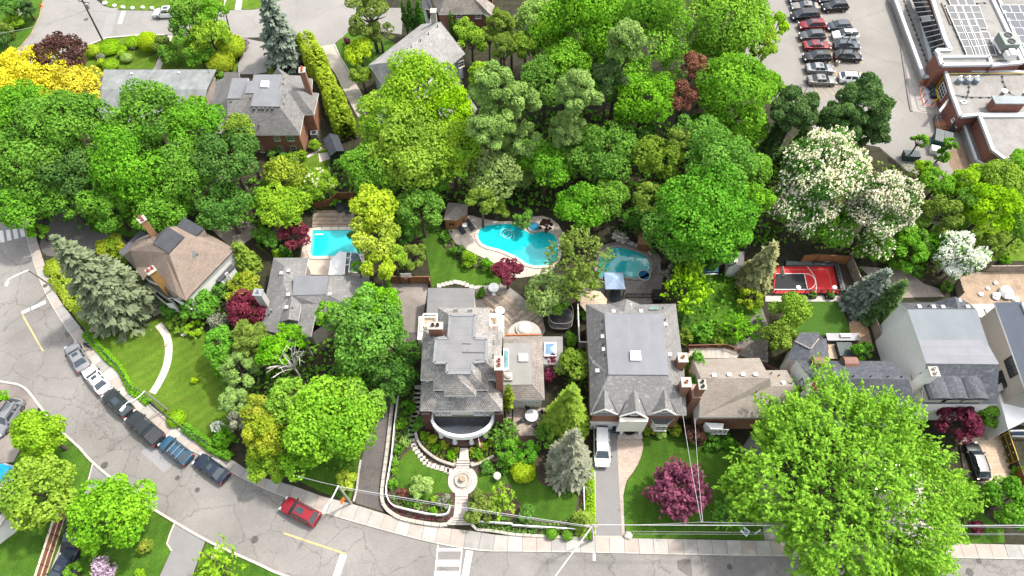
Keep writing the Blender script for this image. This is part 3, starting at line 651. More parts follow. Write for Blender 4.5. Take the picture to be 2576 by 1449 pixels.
stone_path('stepping_stone_path',T11,[(1382,708),(1412,700),(1442,692),(1472,686),(1502,680),(1535,684),(1565,692),(1592,704),(1626,714),(1660,722),(1692,722),(1728,722),(1760,720)],.36,pale_stone,True)
stone_path('stepping_stone_path',T21,[(790,300),(815,312),(842,322),(775,318),(800,340),(830,350),(862,352),(770,345),(800,365),(835,378),(866,372),(880,382),(905,390),(940,404),(965,412),(990,425),(1012,432),(1035,428),(1036,442),(1030,405),(1048,462)],.34,pale_stone,False)
# paver drive in the lower right corner
pav = sheet('paver_drive',T32.L((1440,400),(1740,330),(1830,700),(1700,790),(1480,690)),.02,plain('sand_joint',(.30,.24,.18),1));OFF[pav.name] = Vector((0,0,0))
poly = [(1445,400),(1738,335),(1828,700),(1700,785),(1500,690)]
def inside(x,y,pl):
    c = False
    for i in range(len(pl)):
        (x0,y0),(x1,y1) = pl[i],pl[i-1]
        if (y0 > y) != (y1 > y) and x < (x1-x0)*(y-y0)/(y1-y0)+x0: c = not c
    return c
me = None;pvm = [plain('sand_paver',(.55,.43,.31),.9,.12,2),plain('sand_paver_b',(.50,.38,.27),.9,.12,2)]
a0 = T32(1500,400);pp = [T32(x,y) for x,y in poly];px0,px1 = min(p.x for p in pp),max(p.x for p in pp);py0,py1 = min(p.y for p in pp),max(p.y for p in pp)
meshes = []
for k in range(2): m = MB();m.box((0,0,0),(.585,.38,.05));o = m.build('paver',pvm[k],pav);meshes.append(o.data);bpy.data.objects.remove(o)
yy = py0;row = 0
while yy < py1:
    xx = px0+(row % 2)*.3
    while xx < px1:
        if inside(xx,yy,[(p.x,p.y) for p in pp]):
            o = link(bpy.data.objects.new('paver',meshes[rs.random() < .35]),pav);o.location = (xx,yy,.028+rs.uniform(0,.01))
        xx += .6
    yy += .395;row += 1
# ================================================================ buildings
shA = courses('grey_shingle',(0.240,0.230,0.221),(0.178,0.171,0.168),(0.109,0.106,0.102),.5,.16,.008,blotch=.15)
shB = courses('brown_shingle',(0.282,0.222,0.180),(0.240,0.186,0.150),(0.144,0.108,0.090),.5,.16,.008,blotch=.13)
shC = courses('dark_shingle',(0.114,0.120,0.137),(0.078,0.083,0.098),(0.046,0.048,0.055),.4,.15,.01,blotch=.2,extra=(0.169,0.176,0.195))
shD = courses('speckled_shingle',(0.242,0.235,0.228),(0.207,0.200,0.196),(0.129,0.126,0.121),.5,.16,.008,blotch=.12,extra=(0.385,0.378,0.364))
shE = courses('cedar_shake',(0.397,0.350,0.311),(0.284,0.245,0.218),(0.106,0.093,0.086),.22,.26,.02,blotch=.3,extra=(0.224,0.198,0.179))
shF = courses('silver_shake',(0.450,0.433,0.417),(0.349,0.338,0.326),(0.169,0.158,0.158),.25,.28,.02,blotch=.22)
shG = courses('tan_shingle',(0.343,0.298,0.254),(0.305,0.261,0.222),(0.203,0.172,0.146),.6,.18,.01,blotch=.12)
shW = courses('wet_slate',(0.437,0.411,0.385),(0.289,0.271,0.263),(0.123,0.119,0.114),.24,.26,.02,blotch=.35,extra=(0.349,0.280,0.201))
memb = streaked('grey_membrane',(0.294,0.300,0.319),.10,.5,.12)
membL = streaked('light_membrane',(0.323,0.318,0.323),.08,.3,.3,seam=1.0)
membD = streaked('charcoal_membrane',(0.090,0.096,0.108),.2,.6,.2)
membG = streaked('gravel_membrane',(.385,.365,.34),.18,.7,.5)
metalr = streaked('pale_metal_roof',(.34,.36,.355),.22,1.6,.09)
copper = plain('orange_clay',(.45,.16,.07),.8,.15,3)
redbrick_cap = plain('pale_cap',(.48,.44,.38),.85,.1,3)
bluegrey = streaked('blue_grey_membrane',(0.273,0.305,0.332),.07,.25,.12)
lightgrey = streaked('pale_grey_membrane',(0.335,0.340,0.373),.07,.12,.5,seam=1.2)
navy = streaked('navy_roof',(.075,.095,.14),.12,.8,.8)
class House:
    def __init__(s,name,label,base,cat='house',group=None):
        s.t = thing(name,label,cat,(base.x,base.y,0),0,group);s.b = base
    def roof(s,mat,*faces,name='roof',trimm=None,d=.22):
        m = MB()
        for f in faces: m.face(f,0,True)
        for i,f in enumerate(m.f):
            a,b,c = (Vector(m.v[j]) for j in f[:3])
            if (b-a).cross(c-a).z < 0: m.f[i] = f[::-1]
        m.skirt(d,1);return m.build(name,[mat,trimm or trim],s.t)
    def walls(s,mat,pts,z0=0,inset=.4,name='wall',drop=.06):
        n = len(pts);area = sum(pts[i].x*pts[(i+1) % n].y-pts[(i+1) % n].x*pts[i].y for i in range(n))
        if area < 0: pts = pts[::-1]
        q = []
        for i in range(n):                                   # parallel inset of the eave line
            a,b,c = pts[i-1],pts[i],pts[(i+1) % n]
            d1,d2 = (b-a),(c-b);d1.z = d2.z = 0
            if d1.length < .01 or d2.length < .01: q.append(b.copy());continue
            d1.normalize();d2.normalize();n1,n2 = Vector((-d1.y,d1.x,0)),Vector((-d2.y,d2.x,0));k = 1+n1.dot(n2)
            q.append(b+(n1+n2)*(inset/max(k,.5)))
        m = MB();s.q = q
        for i in range(n):
            a,b = q[i],q[(i+1) % n]
            m.face([Vector((a.x,a.y,z0)),Vector((b.x,b.y,z0)),Vector((b.x,b.y,b.z-drop)),Vector((a.x,a.y,a.z-drop))])
        return m.build(name,mat,s.t)
    def box(s,name,mat,c,size,rz=0,parent=None,smooth=False):
        m = MB();m.box(c,size,rz);return m.build(name,mat,parent or s.t)
    def prism(s,name,mat,pts,z0,z1,parent=None,side=None):
        m = MB();m.prism(pts,z0,z1,0,None if side is None else 1);return m.build(name,[mat] if side is None else [mat,side],parent or s.t)
    def chimney(s,p,sx,sy,z0,z1,mat,capm,pots=1,potm=None,rz=0):
        c = s.box('chimney',mat,(p.x,p.y,(z0+z1)/2),(sx,sy,z1-z0),rz)
        m = MB();m.box((p.x,p.y,z1+.07),(sx+.2,sy+.2,.14),rz);m.build('chimney_cap',capm,c)
        for i in range(pots):
            o = (i-(pots-1)/2)*.55;k = Vector((math.cos(rz),math.sin(rz),0)) if sx > sy else Vector((-math.sin(rz),math.cos(rz),0))
            m = MB();m.lathe((p.x+k.x*o,p.y+k.y*o,z1+.14),[(.2,0),(.16,.3),(.19,.34),(.12,.34),(.11,.1)],10);m.build('chimney_pot',potm or copper,c)
        return c
    def window(s,tl,br,fr,p,n,frame=None,bars=(1,1),prox=.04,sill=True,parent=None):
        """a window on the wall plane through p with normal n, its corners read at tl and br (along the wall and in height)"""
        n = n.normalized();a = ray_plane(*fr.uv(*tl),p,n);b = ray_plane(*fr.uv(*br),p,n)
        return s.win((a+b)/2,n,max(.35,abs((b-a).dot(n.cross(Vector((0,0,1))))) or .6),max(.35,abs(a.z-b.z)),frame,bars,prox,sill)
    def win(s,c,n,w,h,frame=None,bars=(1,1),prox=.04,sill=True):
        frame = frame or trim;t = n.cross(Vector((0,0,1))).normalized();up = t.cross(n).normalized() if abs(n.z) > .2 else Vector((0,0,1))
        if up.z < 0: up = -up
        m = MB();c = c+n*prox
        for sx in (-1,1): m.bar(c+t*sx*w/2-up*h/2,c+t*sx*w/2+up*h/2,.09)
        for sy in (-1,1): m.bar(c+up*sy*h/2-t*w/2,c+up*sy*h/2+t*w/2,.09)
        for i in range(1,bars[0]+1): x = -w/2+w*i/(bars[0]+1);m.bar(c+t*x-up*h/2,c+t*x+up*h/2,.05)
        for i in range(1,bars[1]+1): y = -h/2+h*i/(bars[1]+1);m.bar(c+up*y-t*w/2,c+up*y+t*w/2,.05)
        if sill: m.bar(c-up*(h/2+.06)-t*(w/2+.1)+n*.05,c-up*(h/2+.06)+t*(w/2+.1)+n*.05,.2,.08)
        o = m.build('window',frame,s.t)
        m = MB();q = c-n*.02;m.face([q-t*w/2-up*h/2,q+t*w/2-up*h/2,q+t*w/2+up*h/2,q-t*w/2+up*h/2]);m.build('pane',glass,o)
        return o
    def skylight(s,pts,z,gm=None,h=.3,frame=None):
        o = s.prism('skylight',frame or trim,pts,z,z+h);c = sum(pts,Vector())/len(pts)
        m = MB();q = [Vector((c.x+(p.x-c.x)*.8,c.y+(p.y-c.y)*.8,z+h+.02)) for p in pts];top = Vector((c.x,c.y,z+h+.22))
        for i in range(len(q)): m.face([q[i],q[(i+1) % len(q)],top])
        for i,f in enumerate(m.f):
            a,b,cc = (Vector(m.v[j]) for j in f)
            if (b-a).cross(cc-a).z < 0: m.f[i] = f[::-1]
        m.build('pane',gm or skyglass,o);return o
    def vents(s,fr,pts,mat,k=.3):
        for x,y,z in pts:
            p = fr(x,y,z);m = MB();m.box((p.x,p.y,z+.08),(k,k,.3));m.box((p.x,p.y,z+.26),(k*1.35,k*1.35,.06));m.build('roof_vent',mat,s.t)
    def pipes(s,fr,pts,mat=black):
        for x,y,z in pts:
            p = fr(x,y,z);m = MB();m.tube([(p.x,p.y,z-.1),(p.x,p.y,z+.45)],.07,7);m.build('vent_pipe',mat,s.t)
SOUTH,NORTH,WEST,EAST = Vector((0,-1,0)),Vector((0,1,0)),Vector((-1,0,0)),Vector((1,0,0))

# ---------------------------------------------------------------- brick house with hipped grey roof
c = CR[1];e,f = 4.4,7.4
h = House('brick_house','brick house with a hipped grey shingle roof, flat top and tall red chimney',c(800,600))
h.roof(shA,c.L((620,615,f),(995,620,f),(1258,980,e),(430,985,e)),c.L((995,620,f),(1045,400,f),(1100,412,6.9),(1310,720,e),(1258,980,e)),
       c.L((1100,412,6.9),(1215,415,6.9),(1440,720,e),(1310,720,e)),c.L((1215,415,6.9),(1412,435,4.7),(1500,445,e),(1440,720,e)),
       c.L((1045,400,f),(985,390,f),(1028,205,f),(1120,215,6.2),(1280,220,5),(1420,262,e),(1412,435,4.7),(1215,415,6.9),(1100,412,6.9)),
       c.L((910,200,5),(965,110,6.2),(1120,215,6.2),(1028,205,f)),c.L((545,447,f),(660,447,f),(620,615,f),(430,985,e),(330,980,e)),
       c.L((315,517,7),(490,515,7),(330,980,e),(165,960,e),(170,690,4.9)),c.L((490,515,7),(600,250,7),(580,285,f),(545,447,f),(330,980,e)),
       c.L((385,250,7),(315,517,7),(170,690,4.9),(100,672,e),(180,287,e),(270,250,5.2)))
h.roof(memb,c.L((660,205,f+.1),(1028,205,f+.1),(985,390,f+.1),(1045,400,f+.1),(995,620,f+.1),(620,615,f+.1),(660,447,f+.1),(545,447,f+.1),(580,285,f+.1),(645,285,f+.1)),name='flat_roof',trimm=memb)
h.roof(memb,c.L((385,250,7.1),(600,250,7.1),(490,515,7.1),(315,517,7.1)),name='flat_roof',trimm=memb)
h.roof(shA,c.L((290,170,3.2),(470,178,3.2),(480,240,3.2),(265,250,3.2)),name='porch_roof')
w = h.walls(brick,c.L((1258,980,e),(1310,720,e),(1440,720,e),(1500,445,e),(1420,262,e),(1120,215,e),(180,287,e),(100,672,e),(165,960,e),(430,985,e)))
wp = h.q[0] if (h.q[0]-c(1258,980,e)).length < 2 else min(h.q,key=lambda v: (v-c(1258,980,e)).length)
for tl,br in (((915,1000),(1010,1055)),((1080,1000),(1180,1055)),((965,1130),(1060,1205)),((1130,1130),(1228,1205)),((725,1130),(800,1205)),((640,1000),(715,1055))):
    h.window(tl,br,c,wp,SOUTH,plain('pale_green_frame',(.55,.62,.48),.6),(1,1))
h.chimney(c(1285,145,9.3),.8,1.0,3.5,9.2,brick,redbrick_cap,2,rz=R(8))
h.skylight(c.L((765,298,7.6),(862,298,7.6),(850,375,7.6),(750,372,7.6)),7.5,white)
h.vents(c,[(672,655,7.1),(740,655,7.1),(787,655,7.1),(845,655,7.1),(907,655,7.1),(1050,275,7.0),(1040,340,7.0),(1065,488,6.9),(1045,595,6.9),(375,565,6.6)],shA,.25)
h.pipes(c,[(725,880,5.4),(620,535,7),(460,590,6.3)])

# ---------------------------------------------------------------- long bungalow with pale metal roof, shed, silver roofed house, brick house at the top
c = T00
h = House('long_bungalow','long low bungalow under a streaked pale grey metal roof',c(1100,700))
h.roof(metalr,c.L((785,524,3.3),(1632,524,3.3),(1560,675,4.5),(765,672,4.5)),c.L((765,672,4.5),(1560,675,4.5),(1540,828,3.3),(1250,828,3.3),(830,965,3.2),(735,830,3.2)),c.L((785,524,3.3),(765,672,4.5),(735,830,3.2),(712,660,3.2)),d=.15,trimm=steel)
h.walls(plain('bungalow_wall',(.42,.36,.31),.9),c.L((785,524,3.2),(1632,524,3.2),(1540,828,3.2),(1250,828,3.2),(830,965,3.2),(735,830,3.2),(712,660,3.2)),inset=.5)
h.vents(c,[(1000,560,3.6),(1355,555,3.5),(1160,672,4.5)],white,.22)
m = MB();a = c(1585,560,3.3);m.tube([a,a+Vector((-.1,0,1.8))],.04,5);m.tube([a+Vector((-.6,0,1.7)),a+Vector((.5,.2,1.7))],.03,5);m.build('antenna',black,h.t)
for x in (1575,1590): pass
c = T10
h = House('garden_shed','small dark gabled garden shed at the end of the tall cedar hedge',c(590,1150),'shed')
r0,r1 = c(555,1005,2.9),c(608,1140,2.9)
h.roof(plain('shed_felt',(.05,.055,.068),.9,.2,2),[r0,r1,c(560,1180,2.1),c(508,1055,2.1)],[r0,r1,c(668,1140,2.1),c(618,1020,2.1)],trimm=black,d=.12)
h.walls(plain('shed_boards',(.035,.032,.034),.8,.2,3),[c(508,1055,2.1),c(560,1180,2.1),r1,c(668,1140,2.1),c(618,1020,2.1),r0],inset=.12)
h = House('shake_roofed_house','house with a steep silver grey shake roof and white chimney behind the maples',c(1200,500))
h.roof(shF,c.L((1390,165,8.5),(1577,402,5),(1290,640,5),(1030,465,8.5)),c.L((1390,165,8.5),(1250,182,5.2),(850,490,5.2),(1030,465,8.5)),c.L((1030,465,8.5),(850,490,5.2),(960,640,5.0),(1290,640,5)))
h.walls(plain('pale_blue_siding',(.52,.56,.60),.7),c.L((1577,402,5),(1290,640,5),(960,640,5),(850,490,5),(1250,182,5)))
h.walls(plain('pale_blue_siding',(.52,.56,.60),.7),c.L((1250,182,5.2),(1390,165,8.4),(1577,402,5)),inset=.2,z0=4,name='gable_wall')
h.chimney(c(1338,80,9.8),.8,.9,5,9.7,plain('pale_stone_chimney',(.46,.43,.38),.9,.25,4),redbrick_cap,0)
h.roof(shF,c.L((1250,660,3.6),(1500,560,3.6),(1670,820,3.2),(1560,930,3.2),(1300,900,3.2)),name='lean_to_roof')
h.roof(shF,c.L((860,700,3.2),(1250,680,3.2),(1250,960,3.0),(930,940,3.0)),name='lean_to_roof')
h.walls(plain('pale_blue_siding',(.52,.56,.60),.7),c.L((860,700,3),(1250,680,3),(1500,560,3),(1670,820,3),(1560,930,3),(930,940,3)),inset=.3,name='lean_to_wall')
h.pipes(c,[(1370,205,8.3),(1303,262,8.3),(1242,312,8.3),(1173,360,8.3),(1110,410,8.3)])
h.win(c(1540,480,3.4)+Vector((.15,-.1,0)),Vector((.6,-.8,0)).normalized(),1,1.1)
h = House('brick_house','brick house with brown cedar roof at the top edge beside the tall cedars',c(1560,130))
h.roof(shE,c.L((1380,106,5.4),(1716,100,5.4),(1600,-60,8),(1440,-60,8)),c.L((1716,100,5.4),(1740,120,5.2),(1800,140,5),(1800,40,5),(1640,-80,7.6),(1600,-60,8)),c.L((1380,106,5.4),(1440,-60,8),(1300,-80,5.4)))
h.walls(brick,c.L((1380,106,5.3),(1716,100,5.3),(1800,140,5),(1800,-120,5),(1300,-120,5.2)))
for x in (1535,1680): h.window((x-22,108),(x+18,136),c,h.q[0],SOUTH)
h.roof(membD,c.L((1250,0,4),(1330,0,4),(1320,70,4),(1255,60,4)),name='side_roof')
h.walls(stucco,c.L((1250,0,4),(1330,0,4),(1320,150,4),(1300,150,4)),inset=.1,name='side_wall')

# ---------------------------------------------------------------- tudor house
c = CR[2];e,f = 4.7,8.0
h = House('tudor_house','white walled house with a brown hipped roof and two tall chimneys by the big spruce',c(900,800))
h.roof(shB,c.L((735,580,f),(935,372,f),(1595,528,e),(1505,620,e),(1020,1120,e),(960,1200,e)),
       c.L((935,372,f),(735,245,f),(835,235,7.2),(1085,365,7.2),(1250,375,5.6),(1230,325,e),(1595,528,e)),c.L((1085,365,7.2),(1185,262,7.2),(1250,375,5.6)),
       c.L((530,455,f),(735,580,f),(690,620,7.5),(530,765,5.7),(400,935,e),(310,770,e),(240,550,6.4),(320,405,6.6)),
       c.L((320,405,6.6),(470,345,6.4),(580,372,f),(530,455,f)),c.L((240,550,6.4),(310,770,e),(145,612,e),(320,405,6.6)),
       c.L((690,620,7.5),(855,1140,6.7),(800,1160,5.6),(650,990,5.6),(530,765,5.7)),c.L((690,620,7.5),(735,580,f),(960,1200,e),(855,1140,6.7)),trimm=plain('brown_fascia',(.10,.085,.075),.7))
h.roof(membD,c.L((530,455,f+.12),(735,245,f+.12),(935,372,f+.12),(735,582,f+.12)),name='flat_roof',trimm=membD)
h.roof(membD,c.L((835,235,7.3),(935,120,7.3),(1185,262,7.3),(1085,365,7.3)),name='flat_roof',trimm=membD)
h.roof(membD,c.L((560,380,7.2),(690,258,7.2),(735,245,7.2),(580,400,7.2)),name='flat_roof',trimm=membD)
h.roof(plain('garage_felt',(.10,.105,.12),.85,.1,1),c.L((85,572,4.1),(370,285,4.1),(470,340,4.1),(320,405,4.1),(145,612,4.1)),name='garage_roof')
h.walls(stucco,c.L((85,572,4.0),(370,285,4.0),(480,345,4.0),(200,640,4.0)),inset=.15,name='garage_wall')
h.walls(stucco,c.L((1595,528,e),(960,1200,e),(400,935,e),(145,612,e),(330,405,e),(690,250,e),(935,120,e),(1230,325,e)))
n = Vector((.72,-.69,0));a,b = c(1515,575,e),c(985,1100,e);n = (a-b).cross(Vector((0,0,1))).normalized();n = n if n.y < 0 else -n
m = MB();m.face([c(945,1080,5.0),c(1470,530,5.0),c(1515,575,4.78),c(990,1110,4.78)]);m.skirt(.12,0);m.build('metal_eave',membD,h.t)
wp = c(1505,620,4.4)-n*.4
h.window((1390,690),(1480,745),c,wp+n*.05,n,bars=(1,0),frame=plain('rose_frame',(.6,.5,.46),.7));h.window((1135,955),(1230,1020),c,wp+n*.05,n,bars=(1,0))
bayc = c(1470,860,2.2)
h.roof(membD,c.L((1340,940,2.9),(1540,722,3.0),(1590,755,2.8),(1400,955,2.7)),name='bay_roof',trimm=membD)
h.walls(stucco,c.L((1360,925,2.7),(1540,735,2.7),(1590,760,2.7),(1410,955,2.7)),inset=.08,name='bay_wall')
h.window((1465,850),(1560,950),c,c(1500,860,2.7)+n*.2,n,bars=(2,0))
d0 = c(1040,640,6.6)
h.roof(plain('dormer_metal',(.12,.135,.135),.6),c.L((920,670,6.7),(1050,548,6.9),(1110,590,6.6),(995,700,6.4)),name='dormer_roof',trimm=membD)
h.walls(stucco,c.L((935,680,6.6),(1050,565,6.7),(1105,600,6.5),(1000,700,6.35)),z0=4.9,inset=.1,name='dormer_wall')
dn = n;dc = c(1075,670,5.9);h.win(dc+dn*.12,dn,1.7,.75,bars=(2,0))
h.chimney(c(385,145,10.3),.8,.8,3,10.2,plain('tan_brick',(.42,.24,.12),.9,.15,4),redbrick_cap,2,plain('pot_red',(.35,.1,.08),.8),rz=R(45))
ch = h.chimney(c(500,805,9.2),.95,.8,4.0,9.1,plain('ochre_brick',(.40,.22,.07),.9,.3,3),redbrick_cap,2,plain('pot_red',(.35,.1,.08),.8),rz=R(45))
h.roof(plain('porch_shingle',(.115,.095,.085),.9,.15,3),c.L((460,850,4.6),(458,975,3.4),(715,1165,3.2),(790,1160,4.4)),name='porch_roof')
h.walls(stucco,c.L((415,990,3.3),(458,975,3.3),(715,1165,3.2),(790,1195,3.2),(780,1230,3.2),(700,1230,3.2)),inset=.02,name='porch_wall')
m = MB();m.bar(c(810,1170,5.2),c(1030,1310,2.6),.25,.3);m.build('barge_board',trim,h.t)
h.vents(c,[(863,295,6.6),(880,505,7.2)],plain('red_vent',(.3,.09,.07),.7),.3);h.pipes(c,[(422,515,6.4),(462,440,6.9)])

# ---------------------------------------------------------------- grey bungalow by the rectangular pool
c = CR[3];e = 3.2
h = House('grey_bungalow','sprawling bungalow with pale grey shingle roof and white chimney beside the rectangular pool',c(700,550))
h.roof(shD,c.L((295,92,e),(745,90,e),(440,205,4.8)),c.L((295,92,e),(440,205,4.8),(415,435,4.8),(250,328,e)),c.L((745,90,e),(705,318,e),(560,375,4.4),(415,435,4.8),(440,205,4.8)),
       c.L((250,328,e),(415,435,4.8),(510,570,5.4),(425,700,4.8),(378,915,3.9),(370,1075,e),(105,1010,e)),c.L((415,435,4.8),(560,375,4.4),(560,322,5.4),(545,577,5.5),(510,570,5.4)),
       c.L((530,577,5.5),(655,690,4.6),(618,905,4.3),(490,885,5.3)),c.L((530,577,5.5),(490,885,5.3),(382,912,4.2),(425,700,4.6)),
       c.L((545,577,5.5),(965,567,5.5),(860,690,4.8),(815,935,3.8),(780,1110,e),(600,1110,e),(640,905,3.8),(655,690,4.6)),
       c.L((378,915,3.9),(640,905,3.8),(600,1110,e),(370,1075,e)),
       c.L((1015,322,5.3),(1525,318,3.5),(1545,520,e),(1420,760,e),(1100,905,e),(825,908,3.8),(860,690,4.8),(965,567,5.5)),trimm=trim)
h.roof(memb,c.L((560,322,5.56),(1015,322,5.56),(970,567,5.56),(540,577,5.56)),name='flat_roof',trimm=memb)
h.walls(plain('bungalow_brick',(.36,.32,.28),.9,.12,3),c.L((295,92,e),(745,90,e),(705,318,e),(1525,318,e),(1545,520,e),(1420,760,e),(1100,905,e),(780,1110,e),(370,1075,e),(105,1010,e)))
h.chimney(c(95,540,6.6),1.0,.85,2,6.5,plain('white_brick',(.56,.53,.49),.85,.08,4),steel,1,steel,rz=R(-5))
h.vents(c,[(495,270,4.5),(405,300,4.4),(493,577,5.4),(470,742,5.1),(1028,572,5.1)],plain('vent_grey',(.5,.48,.46),.6),.34);h.pipes(c,[(270,800,4.0),(240,845,3.8),(550,755,5.0)])
h.prism('sunroom_roof',plain('sunroom_white',(.74,.73,.72),.6,.04,1),c.L((1005,312),(1035,120),(1150,8),(1240,22),(1212,312),z=3.0),2.85,3.0)
h.walls(white,c.L((1005,312,2.9),(1035,120,2.9),(1150,8,2.9),(1240,22,2.9),(1212,312,2.9)),inset=.1,name='sunroom_wall')
m = MB();m.face(c.L((1240,22,3.0),(1400,40,2.0),(1510,300,2.0),(1265,280,3.0)));m.build('glass_roof',plain('greenhouse_glass',(.16,.20,.23),.05,.15,1,spec=.7),h.t)
m = MB()
for x0,y0,x1,y1 in ((1235,20,1212,305),(1300,8,1268,275),(1300,8,1400,40),(1268,275,1510,300),(1235,100,1290,85),(1225,190,1280,175),(1400,40,1510,300)): m.bar(c(x0,y0,3.05 if x0 < 1310 else 2.1),c(x1,y1,3.05 if x1 < 1310 else 2.1),.1)
m.build('glazing_bar',white,h.t)

# ---------------------------------------------------------------- slate roofed mansion with semicircular portico
c4,c5 = CR[4],CR[5];U,X = 9.0,11.2
h = House('mansion','three storey cream mansion with weathered slate hip roofs, flat grey top and semicircular portico',c4(650,1100))
A = lambda *p: c4.L(*p)
h.roof(shW,A((510,495,X),(835,490,X),(1022,392,U),(350,392,U)),A((835,490,X),(1022,392,U),(1015,675,U),(820,790,X)),A((820,790,X),(1015,675,U),(1185,680,U),(985,800,X)),
       A((985,800,X),(1185,680,U),(1165,1315,U),(970,1085,X)),A((970,1085,X),(1165,1315,U),(1000,1320,U),(800,1105,X)),A((800,1105,X),(1000,1320,U),(997,1455,U),(795,1237,X)),
       A((795,1237,X),(997,1455,U),(850,1458,U),(690,1250,X)),A((470,1240,X),(600,1250,X),(428,1458,U),(288,1455,U)),A((470,1240,X),(288,1455,U),(292,1325,U),(475,1105,X)),
       A((475,1105,X),(292,1325,U),(125,1325,U),(305,1105,X)),A((305,1105,X),(125,1325,U),(165,685,U),(330,795,X)),A((330,795,X),(165,685,U),(350,675,U),(490,790,X)),A((490,790,X),(350,675,U),(350,392,U),(510,495,X)),
       A((690,1250,X),(850,1458,U),(842,1530,U),(640,1330,10.8)),A((640,1330,10.8),(842,1530,U),(435,1530,U)),A((600,1250,X),(640,1330,10.8),(435,1530,U),(428,1458,U)),A((600,1250,X),(690,1250,X),(640,1330,10.8)),trimm=trim,d=.28)
flat = A((510,495),(835,490),(820,790),(985,800),(970,1085),(800,1105),(795,1237),(470,1240),(475,1105),(305,1105),(330,795),(490,790))
flat = [c4(*p,X+.08) for p in ((510,495),(835,490),(820,790),(985,800),(970,1085),(800,1105),(795,1237),(470,1240),(475,1105),(305,1105),(330,795),(490,790))]
h.roof(membL,flat,name='flat_roof',trimm=steel)
m = MB()
for i in range(len(flat)): m.bar(flat[i]+Vector((0,0,.03)),flat[(i+1) % len(flat)]+Vector((0,0,.03)),.3,.1)
m.build('roof_curb',plain('lead_flashing',(.22,.225,.235),.5,.1,2),h.t)
m = MB()
for x0,y0,x1 in ((670,858,775),(668,973,965),(845,1070,960)): m.bar(c4(x0,y0,X+.1),c4(x1,y0+4,X+.1),.1,.03)
m.build('tar_seam',plain('tar',(.05,.05,.055),.6),h.t)
lo = 6.3
L5 = lambda *p: c5.L(*p)
h.roof(shW,L5((120,690,lo),(1187,690,lo),(985,448,8.1),(320,448,8.1)),L5((120,690,lo),(320,448,8.1),(290,290,8.1),(140,300,lo)),L5((1187,690,lo),(985,448,8.1),(1000,300,8.1),(1192,300,lo)),name='skirt_roof',trimm=trim)
up = A((350,392,U),(1022,392,U),(1015,675,U),(1185,680,U),(1165,1315,U),(1000,1320,U),(997,1455,U),(850,1458,U),(842,1530,U),(435,1530,U),(428,1458,U),(288,1455,U),(292,1325,U),(125,1325,U),(165,685,U),(350,675,U))
h.walls(cream,up,z0=3,inset=.45,name='upper_wall')
h.walls(cream,L5((120,690,lo),(1187,690,lo),(1192,-330,lo),(140,-330,lo)),inset=.65)
fw = min(h.q,key=lambda v: (v-c5(120,690,lo)).length)
for x in (320,400,465,820,895,960): h.window((x,700),(x+55,735),c5,fw+SOUTH*.03,SOUTH,bars=(1,1))
fu = c5(600,495,9.0)+NORTH*.45
h.window((590,512),(640,535),c5,fu+SOUTH*.03,SOUTH);h.window((650,512),(700,535),c5,fu+SOUTH*.03,SOUTH)
for x0,x1 in ((165,225),(1110,1172)):
    a,b = c5(x0,720,5.6),c5(x1,720,5.6);h.box('brick_pier',courses('maroon_brick',(.13,.05,.045),(.10,.04,.036),(.07,.05,.05),.24,.08,.008),((a.x+b.x)/2,fw.y-.25,2.9),(1.0,1.3,5.8))
pz = 3.4;pcn = c5(672,772,pz);pw = (c5(1075,772,pz)-c5(272,772,pz)).length/2;pd = (c5(672,772,pz)-c5(672,1040,pz)).length
def arc(k,z,n=28,ex=0): return [Vector((pcn.x-(pw*k+ex)*math.cos(a),pcn.y-(pd*k+ex)*math.sin(a),z)) for a in np.linspace(0,math.pi,n)]
wetm = plain('wet_portico_deck',(.04,.045,.055),.16,.35,.5,spec=.6)
h.prism('portico_roof',wetm,arc(1,0),pz-.35,pz,side=trim)
m = MB();ro_,ri_ = arc(1,pz,28,.12),arc(1,pz,28,-.22)
for i in range(27): m.prism([ro_[i],ro_[i+1],ri_[i+1],ri_[i]],pz+.42,pz+.55);pass
m.build('balustrade_rail',white,h.t)
m = MB()
for i in range(27): m.prism([ro_[i],ro_[i+1],ri_[i+1],ri_[i]],pz-.45,pz+.05)
m.build('portico_cornice',white,h.t)
m = MB()
for p in resample(arc(1,pz,40,-.05),.28): m.box((p.x,p.y,pz+.25),(.1,.1,.4))
o = m.build('baluster',white,h.t);o['kind'] = 'stuff'
for p in arc(1,pz,8,-.05): h.box('newel_post',trim,(p.x,p.y,pz+.32),(.26,.26,.62))
m = MB();m.prism(arc(1.0,0,28,.1),0,.62);m.build('porch_floor',courses('porch_brick',(.20,.11,.09),(.16,.085,.07),(.12,.09,.08),.3,.1,.01,flat=True),h.t)
for a in (38,73,107,142):
    p = Vector((pcn.x-(pw-.25)*math.cos(R(a)),pcn.y-(pd-.25)*math.sin(R(a)),0));m = MB()
    m.lathe((p.x,p.y,.6),[(.30,0),(.30,.14),(.24,.2),(.23,1.2),(.2,2.1),(.27,2.2),(.27,2.4)],14);m.build('column',white,h.t,smooth=False)
h.roof(streaked('garage_membrane',(.30,.295,.295),.09,.4,.25,seam=2.2),A((225,136,3.4),(830,140,3.4),(822,420,3.4),(400,500,3.4),(203,500,3.4)),name='garage_roof',trimm=steel)
h.walls(cream,A((225,136,3.3),(830,140,3.3),(822,560,3.3),(203,560,3.3)),inset=.1,name='garage_wall')
for nm,pts,fl in (('west',((105,497),(350,497),(350,690),(165,690),(135,800),(85,800)),0),('east',((1025,465),(1210,490),(1190,690),(1015,690)),0)):
    q = [c4(x,y,5.6) for x,y in pts];h.prism('balcony_block',cream,q,0,5.5)
